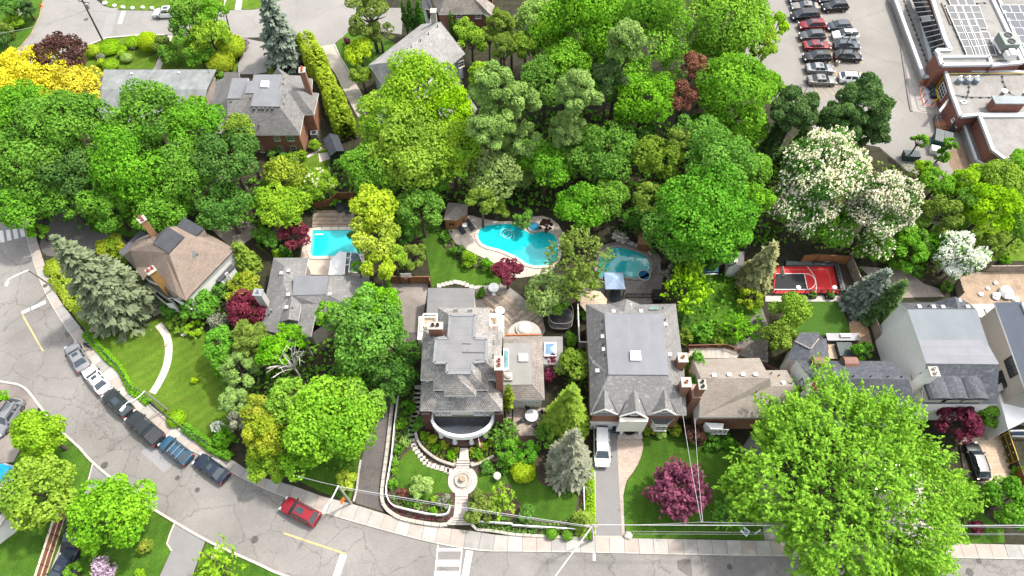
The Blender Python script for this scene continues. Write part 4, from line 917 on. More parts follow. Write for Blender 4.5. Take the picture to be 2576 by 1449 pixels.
for pts in (((178,520),(350,520),(350,672),(172,672)),((1028,520),(1128,520),(1128,668),(1022,668))):
    q = [c4(x,y,5.6) for x,y in pts];bt = h.prism('balcony_floor',wood_pale,q,5.5,5.62)
    m = MB()
    for i in range(4): m.bar(q[i]+Vector((0,0,.9)),q[(i+1) % 4]+Vector((0,0,.9)),.16,.12)
    for i in range(4):
        for p in resample([q[i],q[(i+1) % 4]],.3): m.box((p.x,p.y,6.0),(.07,.07,.85))
    m.build('balcony_rail',white,h.t)
h.chimney(c4(318,625,12.2),1.55,.75,6,12.1,school_brick,redbrick_cap,2,plain('pot_dark',(.06,.04,.035),.8))
h.chimney(c4(1142,1110,12.6),.8,1.5,5,12.5,school_brick,redbrick_cap,2,plain('pot_red',(.3,.07,.06),.8))
h.vents(c4,[(580,455,10.1),(770,455,10.1),(1050,855,10.1),(1048,1035,10.1),(262,855,10.1),(250,1045,10.1)],plain('slate_vent',(.11,.12,.12),.7),.4)
# its east wing
e,f = 3.4,4.6
h.roof(shE,A((1205,765,e),(1700,748,e),(1555,850,f),(1205,852,f)),[c4(1700,748,e),c5(1737,547,e),c5(1575,352,f),c4(1555,850,f)],[c5(1737,547,e),c5(1198,547,e),c5(1198,358,f),c5(1575,352,f)],name='wing_roof',trimm=trim)
h.roof(streaked('wing_membrane',(.40,.395,.37),.08,.5,.5),[c4(1200,852,f+.06),c4(1555,850,f+.06),c5(1575,352,f+.06),c5(1198,358,f+.06)],name='wing_flat_roof',trimm=steel)
h.walls(cream,[c4(1190,765,e),c4(1700,748,e),c5(1737,547,e),c5(1190,547,e)],inset=.3,name='wing_wall')
wy = c5(1500,547,e)+NORTH*.3
for x in range(1370,1650,48): h.window((x,566),(x+36,592),c5,wy+SOUTH*.02,SOUTH,bars=(0,1),sill=False)
h.skylight([c4(1200,915,5),c4(1268,930,5),c4(1268,1190,5),c4(1200,1215,5)],4.65,plain('teal_glass',(.12,.28,.30),.06,.3,1,spec=.7),.35,white)
q = c4(1458,1040,4.8);h.box('roof_hatch',white,(q.x,q.y,4.8),(1.1,1.0,.35))
q = c4(1262,1290,4.8);h.box('roof_fan',stone,(q.x,q.y,4.85),(1.0,1.0,.4));m = MB();m.lathe((q.x,q.y,5.05),[(.38,0),(.38,.25),(.2,.38)],14);m.build('fan_cowl',plain('cowl',(.45,.42,.38),.6),h.t)
dz = 3.1;dc = c4(1476,735,dz);dr = (c4(1690,735,dz)-c4(1262,735,dz)).length/2;dd = (c4(1476,735,dz)-c4(1476,560,dz)).length
h.prism('garden_room_roof',plain('lead_roof',(.37,.355,.325),.7,.1,1),[Vector((dc.x+dr*math.cos(a),dc.y+dd*math.sin(a),0)) for a in np.linspace(0,math.pi,24)],2.9,dz,side=trim)
h.prism('garden_room_wall',cream,[Vector((dc.x+(dr-.2)*math.cos(a),dc.y+(dd-.2)*math.sin(a),0)) for a in np.linspace(0,math.pi,24)],0,2.9)
q = c4(1462,668,3.3);m = MB();m.lathe((q.x,q.y,dz),[(1.0,0),(1.0,.3),(.86,.36)],24);m.build('dome_curb',plain('dome_curb',(.55,.51,.45),.7),h.t)
m = MB();m.lathe((q.x,q.y,dz+.34),[(.86,0),(.74,.22),(.5,.36),(.2,.43)],24);m.build('dome_light',plain('dome_glass',(.52,.50,.45),.15,.2,2,spec=.6),h.t,smooth=True)
m = MB();m.bar(c4(1225,748,3.45),c4(1690,742,3.45),.2,.3);m.build('brick_coping',copper,h.t)
c = T21
h.roof(plain('annex_roof',(.27,.26,.25),.8,.12,1),c.L((228,1090,3.0),(382,1090,3.0),(388,1300,3.0),(228,1300,3.0)),name='annex_roof')
h.walls(cream,c.L((228,1090,2.9),(382,1090,2.9),(388,1300,2.9),(228,1300,2.9)),inset=.12,name='annex_wall')
h.skylight(c.L((243,1135,3.2),(333,1135,3.2),(335,1240,3.2),(240,1240,3.2)),3.02,skyglass,.25)

# ---------------------------------------------------------------- house with speckled grey hip roof and three front gables
c = CR[6];e,f = 6.0,8.5;t22 = T22
h = House('gabled_house','brick house with big grey hip roof, square skylight and three pointed front gables',c(800,700))
SE,SW = t22(1318,238,e),t22(588,232,e)
SWm,SEm = c(243,1030,e),c(1470,985,e)
h.roof(shD,c.L((195,140,e),(515,140,e),(690,242,8.35),(722,262,f),(437,265,f)),c.L((895,142,e),(1360,135,e),(1178,262,f),(722,262,f),(755,246,8.35)),c.L((515,140,e),(722,73,7.5),(722,262,f),(690,242,8.35)),c.L((895,142,e),(722,73,7.5),(722,262,f),(755,246,8.35)),
       [c(195,140,e),c(437,265,f),c(490,1050,f),c(285,905,6.7),c(228,790,e)],[c(490,1050,f),c(285,905,6.7),c(228,790,e),SWm],[c(490,1050,f),c(1260,1055,f),SEm,SE,SW,SWm],[c(1360,135,e),c(1440,800,e),SEm,c(1260,1055,f),c(1178,262,f)],trimm=plain('dark_gutter',(.30,.29,.28),.6))
h.roof(streaked('hip_membrane',(0.305,0.311,0.339),.08,.9,.05),c.L((437,265,f+.12),(1178,262,f+.12),(1260,1055,f+.12),(490,1050,f+.12)),name='flat_roof',trimm=plain('lead_flashing',(.22,.225,.235),.5))
h.walls(brick,[c(195,140,e),c(1360,135,e),c(1440,800,e),SEm,SE,SW,SWm,c(228,790,e)],inset=.45)
fy = SW.y+.45
for (bx,by),(rx,ry),(lx,ly),(qx,qy) in (((697,10),(700,190),(612,222),(795,229)),((916,-8),(936,210),(812,245),(1026,260)),((1147,10),(1160,190),(1056,224),(1240,232))):
    B_,F_,L_,Q_ = t22(bx,by,7.7),t22(rx,ry,7.55),t22(lx,ly,e+.05),t22(qx,qy,e+.05)
    g = h.roof(shD,[B_,F_,L_],[B_,F_,Q_],name='gable_roof',trimm=trim)
    m = MB();k = NORTH*.3;m.face([L_+k,Q_+k,F_+k-Vector((0,0,.15))]);m.bar(L_-Vector((0,0,.08)),F_-Vector((0,0,.08)),.1,.22);m.bar(Q_-Vector((0,0,.08)),F_-Vector((0,0,.08)),.1,.22);m.build('gable_face',cream,g)
    m = MB();o3 = Vector((0,0,.05));m.bar(B_+o3,L_+o3,.14,.05);m.bar(B_+o3,Q_+o3,.14,.05);m.build('valley_flashing',plain('dark_valley',(.06,.06,.065),.6),g)
    w_ = h.win((L_+Q_)/2+Vector((0,.22,.45)),SOUTH,1.3 if bx != 916 else .8,.6,bars=(1,0),sill=False)
h.prism('centre_bay',cream,t22.L((815,248),(1028,258),(1028,280),(815,280),z=e),2.5,5.9)
gp = t22(690,275,2.2);m = MB();m.box((gp.x+.1,fy-.03,1.15),(3.2,.1,2.3));m.build('garage_door',white,h.t)
h.box('door_lintel',trim,(gp.x+.1,fy-.06,2.5),(3.6,.14,.25))
m = MB();a,b = t22(818,285,3.1),t22(1002,285,3.1);a2,b2 = t22(820,338,2.9),t22(1000,340,2.9);m.face([a,b,b2,a2]);m.skirt(.3,1);m.build('porch_roof',[membD,trim],h.t)
h.prism('porch_step',pale_stone,t22.L((798,385),(980,385),(982,418),(796,418)),0,.3)
h.prism('porch_floor',stone,t22.L((810,330),(978,330),(980,388),(805,388)),0,.4)
for x in (822,962): q = t22(x,385,.4);h.box('porch_column',white,(q.x,q.y+.25,1.6),(.32,.32,2.5))
m = MB();d = t22(885,350,.42);m.lathe((d.x,d.y+.3,.40),[(.9,0),(.9,.03)],20);m.build('door_mat',black,h.t)
h.roof(plain('bay_slate',(.10,.10,.105),.8,.2,3),t22.L((1038,246,3.9),(1238,256,3.9),(1168,305,3.2),(1078,302,3.2)),name='bay_roof')
h.walls(cream,t22.L((1050,252,3.2),(1225,260,3.2),(1165,308,3.2),(1080,305,3.2)),inset=.06,name='bay_wall')
q = t22(1120,312,2);h.win(Vector((q.x,t22(1120,306,3.2).y+.02,2.0)),SOUTH,1.3,1.3)
h.chimney(c(1452,830,9.0),.95,1.0,1,8.9,brick,redbrick_cap,1);h.chimney(c(1497,1150,9.0),.95,1.0,1,8.9,brick,redbrick_cap,1)
h.skylight(c.L((768,745,8.8),(903,745,8.8),(912,870,8.8),(772,868,8.8)),f+.12,white)
h.vents(c,[(552,243,8.0),(908,240,8.0),(762,162,7.0),(1223,410,8),(1278,803,8),(413,568,8),(427,735,8),(343,1010,7.2)],plain('vent_grey',(.5,.48,.46),.6),.34)
h.pipes(c,[(405,372,8.1),(402,487,8.1),(415,665,8.1),(437,805,8.1),(1217,350,8.1),(1187,205,7.2)])
for pts in (((1022,182,7.6),(1135,185,7.6),(1138,212,7.9),(1022,210,7.9)),((1240,552,7.8),(1280,552,7.2),(1295,660,7.2),(1245,655,7.8))):
    m = MB();m.face([c(*p)+Vector((0,0,.06)) for p in pts]);m.skirt(.15,1);o = m.build('roof_window',[plain('mint_glass',(.20,.36,.32),.08,.3,2,spec=.6),trim],h.t)

# ---------------------------------------------------------------- brown roofed house, dark roofed house, white gabled house, unfinished house
c = CR[7]
h = House('brown_roofed_house','brick house with a long tan shingle gable roof and ivy on its west wall',c(700,800))
RW,RE = c(235,750,7.6),c(1132,750,7.6)
h.roof(shG,[c(130,508,5),c(992,490,5),RE,RW],[RW,RE,c(1140,855,6.7),c(1467,857,6.7),c(1475,1262,4.9),c(212,1255,4.9)],c.L((1060,650,5),(1345,648,5),(1467,857,6.7),(1140,855,6.7)),trimm=trim)
h.walls(brick,[c(130,508,4.9),c(992,490,4.9),c(1345,648,4.9),c(1475,1262,4.8),c(212,1255,4.8)],inset=.3)
h.walls(white,[c(130,508,4.9),RW,c(212,1255,4.8)],inset=.12,z0=2.4,name='gable_wall')
q = c(400,1262,4.8);h.box('white_fascia',white,(c(800,1255,4.4).x,h.q[0].y if False else c(212,1255,4.8).y+.2,4.3),((c(1475,1262,4.9)-c(212,1255,4.9)).length-.7,.16,.6))
h.chimney(c(255,835,9.2),.7,1.0,1,9.1,brick,redbrick_cap,2,black)
m = MB();a = c(190,880,7.2);m.box((a.x-.1,a.y-.2,3.4),(1.0,1.7,6.8));m.build('chimney_breast',brick,h.t)
h.vents(c,[(400,722,7.35),(597,715,7.35),(775,712,7.35),(938,712,7.35),(1298,822,6.4)],white,.32);h.pipes(c,[(948,935,6.6),(1140,695,5.4),(1240,720,5.6)])
q = t22(1500,310,2.0);h.walls(white,t22.L((1455,290,2.9),(1600,298,2.9),(1590,335,2.9),(1480,330,2.9)),inset=.03,name='bay_wall')
h.roof(white,t22.L((1455,290,3.0),(1600,298,3.0),(1592,340,2.8),(1500,340,2.8)),name='bay_roof')
for i in range(3): h.win(Vector((q.x+.4+i*.6,t22(1540,335,2.9).y-.02,2.0)),SOUTH,.5,1.3,bars=(0,2))
m = MB()
c = T31
h = House('dark_roofed_house','white house with charcoal shingle gable roof behind the huge bright tree',c(600,1380))
RWd,REd = c(322,1408,8.3),c(1065,1415,8.3);NW,NE = c(216,1275,6.2),c(945,1275,6.2)
SWd,SEd = T32(310,205,6.0),T32(1130,205,6.0)
h.roof(shC,[NW,NE,REd,RWd],[RWd,REd,SEd,SWd],trimm=trim)
h.walls(stucco,[NW,NE,SEd,SWd],inset=.25)
h.walls(stucco,[NW,RWd,SWd],inset=.1,z0=4,name='gable_wall')
h.walls(stucco,[NE,REd,SEd],inset=.1,z0=4,name='gable_wall')
h.roof(shC,c.L((240,1062,4.4),(380,1058,4.4),(320,1180,5.6),(205,1125,5.0)),c.L((380,1058,4.4),(390,1105,4.4),(440,1105,4.4),(465,1270,4.4),(320,1270,5.6),(320,1180,5.6)),c.L((205,1125,5.0),(320,1180,5.6),(320,1270,5.6),(165,1270,4.4),(165,1210,4.4)),name='rear_roof',trimm=trim)
h.walls(stucco,c.L((240,1062,4.3),(380,1058,4.3),(440,1105,4.3),(465,1270,4.3),(165,1270,4.3),(165,1210,4.3)),inset=.2,name='rear_wall')
m = MB();m.bar(c(205,1125,5.1),c(318,1182,5.7),.12,.05);m.bar(c(385,1105,4.6),c(322,1182,5.7),.12,.05);m.build('ridge_flashing',plain('tan_flashing',(.38,.31,.25),.8),h.t)
for x in (382,612):
    a,b = c(x-50,1255,6.9),c(x+50,1258,6.9);m = MB()
    m.tube([c(x-52,1290,6.5),c(x+52,1292,6.5)],.75,12);m.build('barrel_dormer',plain('copper_brown',(.23,.115,.085),.6,.12,2),h.t)
h.chimney(c(1238,1350,10.2) if False else T32(345,25,9.3),.75,.9,2,9.2,stucco,redbrick_cap,2,copper)
h.pipes(c,[(350,1395,8.0),(487,1393,8.0),(640,1393,8.0),(770,1395,8.0),(900,1397,8.0),(1003,1397,8.0)])
wn_ = Vector((-1,0,0));wx = min(v.x for v in (NW,SWd))+.12
for x,y in ((1548,820),(1572,930)):
    q = ray_plane(*CR[7].uv(x,y),Vector((wx,0,0)),WEST);h.win(Vector((wx-.03,q.y,q.z)),WEST,.9,1.1,frame=black,bars=(0,0),sill=False)
c = CR[8]
h = House('white_gabled_house','tall white stucco house with blue grey flat roof and charcoal front slope',c(900,700))
a0,a1,b0,b1,d0,d1 = c(310,190,6.6),c(1205,185,6.6),c(420,280,8.8),c(1315,280,8.8),c(662,978,8.8),c(1608,988,8.8)
s0,s1 = T32(1165,150,5.8),T32(1730,155,5.8)
h.roof(shC,[a0,c(740,188,6.6),c(1075,275,8.7),b1,b0],[b1,c(1320,290,8.6),c(1205,185,6.6),c(1075,275,8.7)],c.L((740,188,6.6),(1040,110,8.3),(1080,275,8.7)),c.L((1040,110,8.3),(1205,185,6.6),(1080,275,8.7)),trimm=trim)
h.roof(shC,[d0,d1,s1,s0],name='front_roof',trimm=trim)
mid0,mid1 = c(565,672,8.86),c(1478,748,8.86)
h.roof(bluegrey,[b0+Vector((0,0,.06)),b1+Vector((0,0,.06)),mid1,c(1418,748,8.86),c(1385,672,8.86),mid0],name='flat_roof',trimm=trim)
h.roof(lightgrey,[mid0,c(1385,672,8.86),c(1418,748,8.86),mid1,d1+Vector((0,0,.06)),d0+Vector((0,0,.06))],name='flat_roof',trimm=trim)
h.walls(stucco,[a0,b0,d0,s0,s1,d1,b1,a1],inset=.22)
wx = h.q[0];west = sorted(h.q,key=lambda v: v.x)[:4];pA = min(h.q,key=lambda v: (v-a0).length);pB = min(h.q,key=lambda v: (v-s0).length)
wn_ = (pB-pA).cross(Vector((0,0,1)));wn_.z = 0;wn_.normalize();wn_ = wn_ if wn_.x < 0 else -wn_
for (x,y),w_,hh in (((470,945),1.5,2.0),((545,1150),1.1,1.4)):
    q = ray_plane(*c.uv(x,y),pA+wn_*.03,wn_);h.win(q,wn_,w_,hh,frame=plain('taupe_frame',(.30,.27,.24),.7),bars=(1,2))
m = MB();q0 = ray_plane(*c.uv(225,365),pA+wn_*.06,wn_);q1 = ray_plane(*c.uv(470,1235),pA+wn_*.06,wn_);m.bar(q0,q1,.1,.14);m.build('drain_pipe',plain('taupe_frame',(.30,.27,.24),.7),h.t)
h.chimney(c(770,1080,9.9),.9,1.0,2,9.8,stucco,redbrick_cap,2,plain('pot_pale',(.5,.48,.45),.6))
for x in (840,1060,1310):
    f0 = c(x+10,1420,7.4);k0 = c(x-10,1270,8.2);wd = 1.2
    g = h.prism('dormer',plain('dormer_cheek',(.50,.47,.40),.8),[f0+Vector((-wd,0,0)),f0+Vector((wd,0,0)),Vector((f0.x+wd,k0.y+1,0)),Vector((f0.x-wd,k0.y+1,0))],6,7.2)
    m = MB();pr = [Vector((f0.x+(wd+.12)*math.cos(t),0,7.2+.75*math.sin(t))) for t in np.linspace(0,math.pi,9)]
    for p,q in zip(pr,pr[1:]): m.face([Vector((p.x,f0.y-.25,p.z)),Vector((p.x,k0.y+2,p.z)),Vector((q.x,k0.y+2,q.z)),Vector((q.x,f0.y-.25,q.z))])
    m.face([Vector((p.x,f0.y-.2,p.z)) for p in pr]);m.build('dormer_roof',shC,g)
h.vents(c,[(565,250,8.0),(750,252,8.0),(872,255,8.0),(1192,252,8.0),(1080,170,7.6)],plain('vent_grey',(.5,.48,.46),.6),.34);h.pipes(c,[(690,240,8.0)])
m = MB();m.box(((T31(890,1190)).x,T31(890,1190).y,.9),(2.2,4.5,1.8));
h = House('unfinished_house','pale stucco house with a dark blue mono pitch roof at the right edge',T31(2000,1100))
q = [c(1550,187,8.6),c(2300,180,8.6),c(2700,1500,8.6),c(1962,1330,8.6)]
h.roof(navy,q,trimm=trim);w = h.walls(beige,q,inset=.3)
pA,pB = min(h.q,key=lambda v: (v-q[0]).length),min(h.q,key=lambda v: (v-q[3]).length);wn_ = (pB-pA).cross(Vector((0,0,1)));wn_.z = 0;wn_.normalize();wn_ = wn_ if wn_.x < 0 else -wn_
for (x,y),w_,hh in (((1785,1010),2.2,1.9),((1630,1200),2.0,1.5)):
    k = ray_plane(*c.uv(x,y),pA+wn_*.03,wn_);h.win(k,wn_,w_,hh,frame=black,bars=(1,0),sill=False)
h.skylight([c(1890,200,8.7),c(1990,200,8.7),c(2050,330,8.7),c(1950,340,8.7)],8.62,glass)
h.prism('front_block',white,T32.L((1735,70),(1990,-60),(2060,220),(1815,340),z=4.2),0,4.2)
h.prism('front_block',plain('grey_render',(.50,.49,.47),.9,.08,1),T32.L((1730,10),(1990,-150),(1990,-70),(1735,65),z=5),0,5.0)
k = T32(1890,350,1.5)
m = MB();m.bar(T32(1825,355,2.2),T32(2000,350,2.2),.15,.3);m.bar(T32(1840,392,.8),T32(2000,396,.8),.15,.3);m.build('window_frame',white,h.t)
m = MB();m.face([T32(1830,358,2.1),T32(2000,352,2.1),T32(2000,394,.9),T32(1842,390,.9)]);m.build('pane',plain('blue_pane',(.08,.13,.2),.1),h.t)
m = MB();m.bar(T31(1600,950,3.2),T31(1725,890,3.2),.2,.2);m.bar(T31(1640,905,2.8),T31(1720,900,2.8),.9,.2);m.build('side_canopy',plain('side_canopy',(.45,.43,.4),.7),h.t)

# ---------------------------------------------------------------- small buildings in the gardens, lower left house
c = T11
h = House('garden_cabana','small cabana with brown shake roof and orange wooden walls beside the kidney pool',c(1505,180),'cabana')
apx = c(1508,110,3.6);k = [c(1450,78,2.4),c(1600,92,2.4),c(1595,165,2.4),c(1515,215,2.4),c(1412,210,2.4)]
h.roof(shE,*[[apx,k[i],k[(i+1) % 5]] for i in range(5)],trimm=plain('cedar_wall',(.38,.17,.06),.8,.2,4),d=.12)
h.walls(plain('cedar_wall',(.38,.17,.06),.8,.2,4),k,inset=.18)
p0,p1 = h.q[0],h.q[1]
for i in range(5):
    a,b = h.q[i],h.q[(i+1) % 5];d = b-a;n_ = Vector((d.y,-d.x,0)).normalized()
    if n_.y < -.2: h.win(a.lerp(b,.55)+Vector((0,0,-1.15))+n_*.02,n_,min(1.4,d.length*.5),.7,frame=plain('cedar_wall',(.38,.17,.06)),bars=(1,0),sill=False)
c = T21
h = House('playhouse','pale grey gabled playhouse half hidden under the dark maple',c(1690,530),'playhouse')
r0,r1 = c(1695,450,3.4),c(1690,545,3.4)
h.roof(plain('playhouse_roof',(.17,.16,.155),.9,.15,3),[r0,r1,c(1632,570,2.4),c(1640,455,2.4)],[r0,r1,c(1750,560,2.4),c(1755,450,2.4)])
h.walls(stucco,[c(1640,455,2.4),c(1632,570,2.4),r1,c(1750,560,2.4),c(1755,450,2.4),r0],inset=.1)
h.box('roof_dormer',stucco,(c(1672,520,3).x,c(1672,520,3).y,3.0),(.8,.8,.7))
c = T21
h = House('pool_hut','small brown wooden hut under the maple by the round stepping stones',c(985,350),'hut')
h.prism('wall',wood_brown,c.L((960,300),(1035,305),(1045,395),(960,390),z=1.8),0,1.7)
h.prism('flat_roof',plain('hut_roof',(.34,.20,.11),.85,.2,2),c.L((955,330),(1040,335),(1050,395),(955,390),z=1.9),1.7,1.85)
c = T02
h = House('flat_roofed_house','house with beige flat roofs at the left edge beside the blue cover',c(0,880),'house')
h.prism('flat_roof',plain('beige_roof',(.47,.43,.38),.85,.08,1),c.L((-300,830),(0,815),(78,950),(0,1075),(-300,1300),z=3.2),3.0,3.2)
h.walls(stucco,c.L((-300,830,3),(0,815,3),(78,950,3),(0,1075,3),(-300,1300,3)),inset=.1)
h.prism('terrace_roof',plain('beige_roof',(.47,.43,.38),.85,.08,1),c.L((-300,720),(20,760),(60,860),(-300,830),z=2.4),0,2.4)
h.vents(c,[(5,965,3.2),(20,880,3.2)],black,.4)

# ---------------------------------------------------------------- school
c = T30
h = House('school_building','low red brick school with grey flat roofs, white parapets and solar panels',c(1600,700),'school')
par = plain('parapet_white',(.62,.63,.65),.6,.07,1.5)
def block(pts,z,roofm,wallm,par_h=.5,name='wall',pw=.5):
    q = [c(x,y,z) for x,y in pts];h.prism(name,wallm,q,0,z-.02);
    m = MB();m.face([Vector((p.x,p.y,z)) for p in q]);o = m.build('flat_roof',roofm,h.t)
    if o.data.polygons[0].normal.z < 0: o.data.flip_normals()
    n = len(q);m = MB();cc = sum(q,Vector())/n
    for i in range(n):
        a,b = q[i],q[(i+1) % n];d = (b-a).normalized()
        m.bar(a+Vector((0,0,par_h/2-.05))-d*pw*.0,b+Vector((0,0,par_h/2-.05)),pw,par_h)
    m.build('parapet',par,h.t);return q
block([(960,-80),(1100,-80),(1250,560),(1262,588),(1172,585),(950,-20)],1.3,membG,conc,.35,pw=.55)
block([(1210,-80),(1330,300),(1372,385),(1268,385),(1308,497),(1682,492),(1680,500),(1915,478),(1640,-100)],4.8,membG,school_brick,.4,pw=.6)
block([(1700,-80),(1935,440),(1960,480),(2300,470),(2300,-80)],4.7,membG,school_brick,.35)
block([(1330,530),(1925,552),(2300,560),(2300,872),(1590,872),(1448,885),(1385,720)],3.4,membG,school_brick,.4)
block([(1592,885),(2300,880),(2300,1300),(1810,1230),(1690,1140)],3.6,membG,school_brick,.4)
block([(1465,920),(1556,915),(1650,1160),(1810,1260),(1740,1310),(1570,1215)],1.2,plain('canopy_roof',(.20,.19,.175),.9,.15,1),conc,.3,pw=.35)
h.prism('parapet_well',membG,[c(x,y,5.1) for x,y in ((1310,440),(1668,432),(1680,488),(1318,490))],4.8,4.86)
m = MB();q = [c(x,y,5.05) for x,y in ((1268,385),(1300,432),(1668,430),(1684,492))]
for a,b in zip(q,q[1:]): m.bar(a,b,.5,.4)
m.build('parapet',par,h.t)
m = MB();q = [c(1070,-50,1.6),c(1172,-50,4.9),c(1338,370,4.9),c(1240,405,1.6)]
m.face(q);m.build('glazed_roof',plain('glazing_dark',(.018,.022,.03),.08,.2,1,spec=.6),h.t)
for i in range(13):
    t = i/12;m = MB();a,b = q[0].lerp(q[3],t)+Vector((0,0,.06)),q[1].lerp(q[2],t)+Vector((0,0,.06));m.bar(a,b,.1 if i not in (5,6) else .14,.1);m.build('glazing_bar',white,h.t)
m = MB();m.face([q[0].lerp(q[3],.40)+Vector((0,0,.03)),q[1].lerp(q[2],.40)+Vector((0,0,.03)),q[1].lerp(q[2],.5)+Vector((0,0,.03)),q[0].lerp(q[3],.5)+Vector((0,0,.03))]);m.build('glazing_panel',par,h.t)
# solar panels, each a thing leaning on the roof
solar = plain('solar_cell',(.10,.102,.108),.55,.12,1,spec=.3);solar2 = plain('solar_cell_blue',(.03,.04,.07),.45,.15,1,spec=.3)
pan_me = {};ORD = ('first','second','third','fourth','fifth','sixth','seventh')
def panel(p,z,rz,mat,label,grp):
    t = thing('solar_panel',label,'solar panel',(p.x,p.y,z),0,grp);t.rotation_euler.z = rz
    if mat.name not in pan_me:
        m = MB();m.prism([(-.72,-1.0),(.72,-1.0),(.72,1.0),(-.72,1.0)],0,.05);
        m.v = [(x,y,zz+.25+y*.12) for x,y,zz in m.v];a = m.build('panel_face',mat,t,off=Vector((0,0,0)))
        m = MB()
        for sx in (-.75,.75): m.bar((sx,-1.03,.17),(sx,1.03,.42),.06,.1)
        for sy in (-1.03,1.03): m.bar((-.75,sy,.3+sy*.12),(.75,sy,.3+sy*.12),.06,.1)
        b = m.build('panel_frame',white,t,off=Vector((0,0,0)));pan_me[mat.name] = (a.data,b.data)
    else:
        for nm,d in zip(('panel_face','panel_frame'),pan_me[mat.name]): link(bpy.data.objects.new(nm,d),t)
for col,(x0,y0,x1,y1,n0) in enumerate(((1362,60,1500,410,6),(1420,60,1552,410,6),(1480,60,1600,405,6),(1545,60,1650,400,6))):
    for i in range(7):
        t = i/6
        if col == 3 and i in (3,): continue
        if i == 3 and col in (2,): pass
        x,y = x0+(x1-x0)*t,y0+25+(y1-y0-40)*t
        panel(c(x+22,y,4.95),4.82,0,solar,'grey solar panel, %s from top in the %s column on the school roof' % (ORD[i],('first','second','third','fourth')[col]),'solar panels on the main school roof')
for i in range(3):
    for k in range(2): panel(c(1395+i*60,12-k*50,4.95),4.82,0,solar,'grey solar panel at the picture top, %s column, %s row' % (ORD[i],('lower','upper')[k]),'solar panels at the roof top edge')
for i in range(6):
    for k in range(3): panel(c(1795+k*68+i*34,80+i*58,4.85),4.72,0,solar2,'dark blue solar panel, %s from top in the %s column on the right roof' % (ORD[i],ORD[k]),'solar panels on the right roof')
rl = plain('yellow_pipe',(.55,.40,.10),.6);
m = MB();m.tube([c(1370,556,3.7),c(1930,552,3.7)],.09,6);m.tube([c(1370,556,3.7),c(1345,570,3.7)],.09,6);m.build('gas_pipe',rl,h.t)
wpos = c(1420,900,4.2);nW = (c(1448,885,3.4)-c(1330,530,3.4)).cross(Vector((0,0,1)));nW.z = 0;nW.normalize();nW = nW if nW.x < 0 else -nW
q = ray_plane(*c.uv(1315,690),c(1385,720,3.4)+nW*.05,nW);h.win(q,nW,2.4,1.7,bars=(2,2))
q = ray_plane(*c.uv(1400,905),c(1420,820,3.4)+nW*.05,nW);h.win(q,nW,.5,.5,bars=(0,0));
q = ray_plane(*c.uv(1430,930),c(1425,830,3.4)+nW*.05,nW);m = MB();m.box((q.x,q.y,1.1),(.2,1.1,2.2),math.atan2(nW.y,nW.x));m.build('door',plain('dark_door',(.03,.03,.035),.6),h.t)
q = c(1312,800,1.5);m = MB();m.face([c(1300,850,2.4),c(1390,735,2.8),c(1380,720,3.2),c(1290,830,2.9)]);m.skirt(.15,0);m.build('door_canopy',par,h.t)
# ================================================================ vehicles
tyre = plain('tyre_rubber',(.02,.02,.021),.85,.1,3);rimm = plain('alloy_rim',(.35,.36,.37),.35,.1,3,metal=.8)
headl = plain('headlight_glass',(.55,.57,.60),.1,.1,3,spec=.6);taill = plain('taillight_red',(.40,.015,.012),.25,.1,3,spec=.6)
plastic = plain('black_plastic',(.022,.022,.024),.6,.15,4);carglass = plain('car_glass',(.035,.05,.062),.03,.2,.8,spec=.7)
PAINT = {'white': (.76,.76,.75),'silver': (.42,.43,.45),'black': (.012,.013,.016),'red': (.33,.008,.018),'crimson': (.25,.012,.02),'navy': (.022,.032,.06),'blue': (.045,.13,.22),
         'grey': (.13,.14,.15),'green': (.028,.038,.036),'charcoal': (.035,.04,.045),'beige': (.38,.36,.33),'slate': (.07,.085,.11)}
def paint(k):
    n = 'car_paint_'+k
    if n in MATS: return MATS[n]
    m,nt,b = new_mat(n);c = sc(PAINT[k],.85 if k == 'white' else .42 if k in ('silver','beige','grey') else .55);f = noise(nt,objc(nt),.9,4)
    nt.links.new(ramp(nt,f,(.3,sc(c,.9)),(.7,sc(c,1.1))),b.inputs['Base Color'])
    b.inputs['Roughness'].default_value = .38;b.inputs['Metallic'].default_value = .2 if k not in ('white','red','black') else 0;b.inputs['Specular IOR Level'].default_value = .35;b.inputs['Coat Weight'].default_value = .15;b.inputs['Coat Roughness'].default_value = .08
    return m
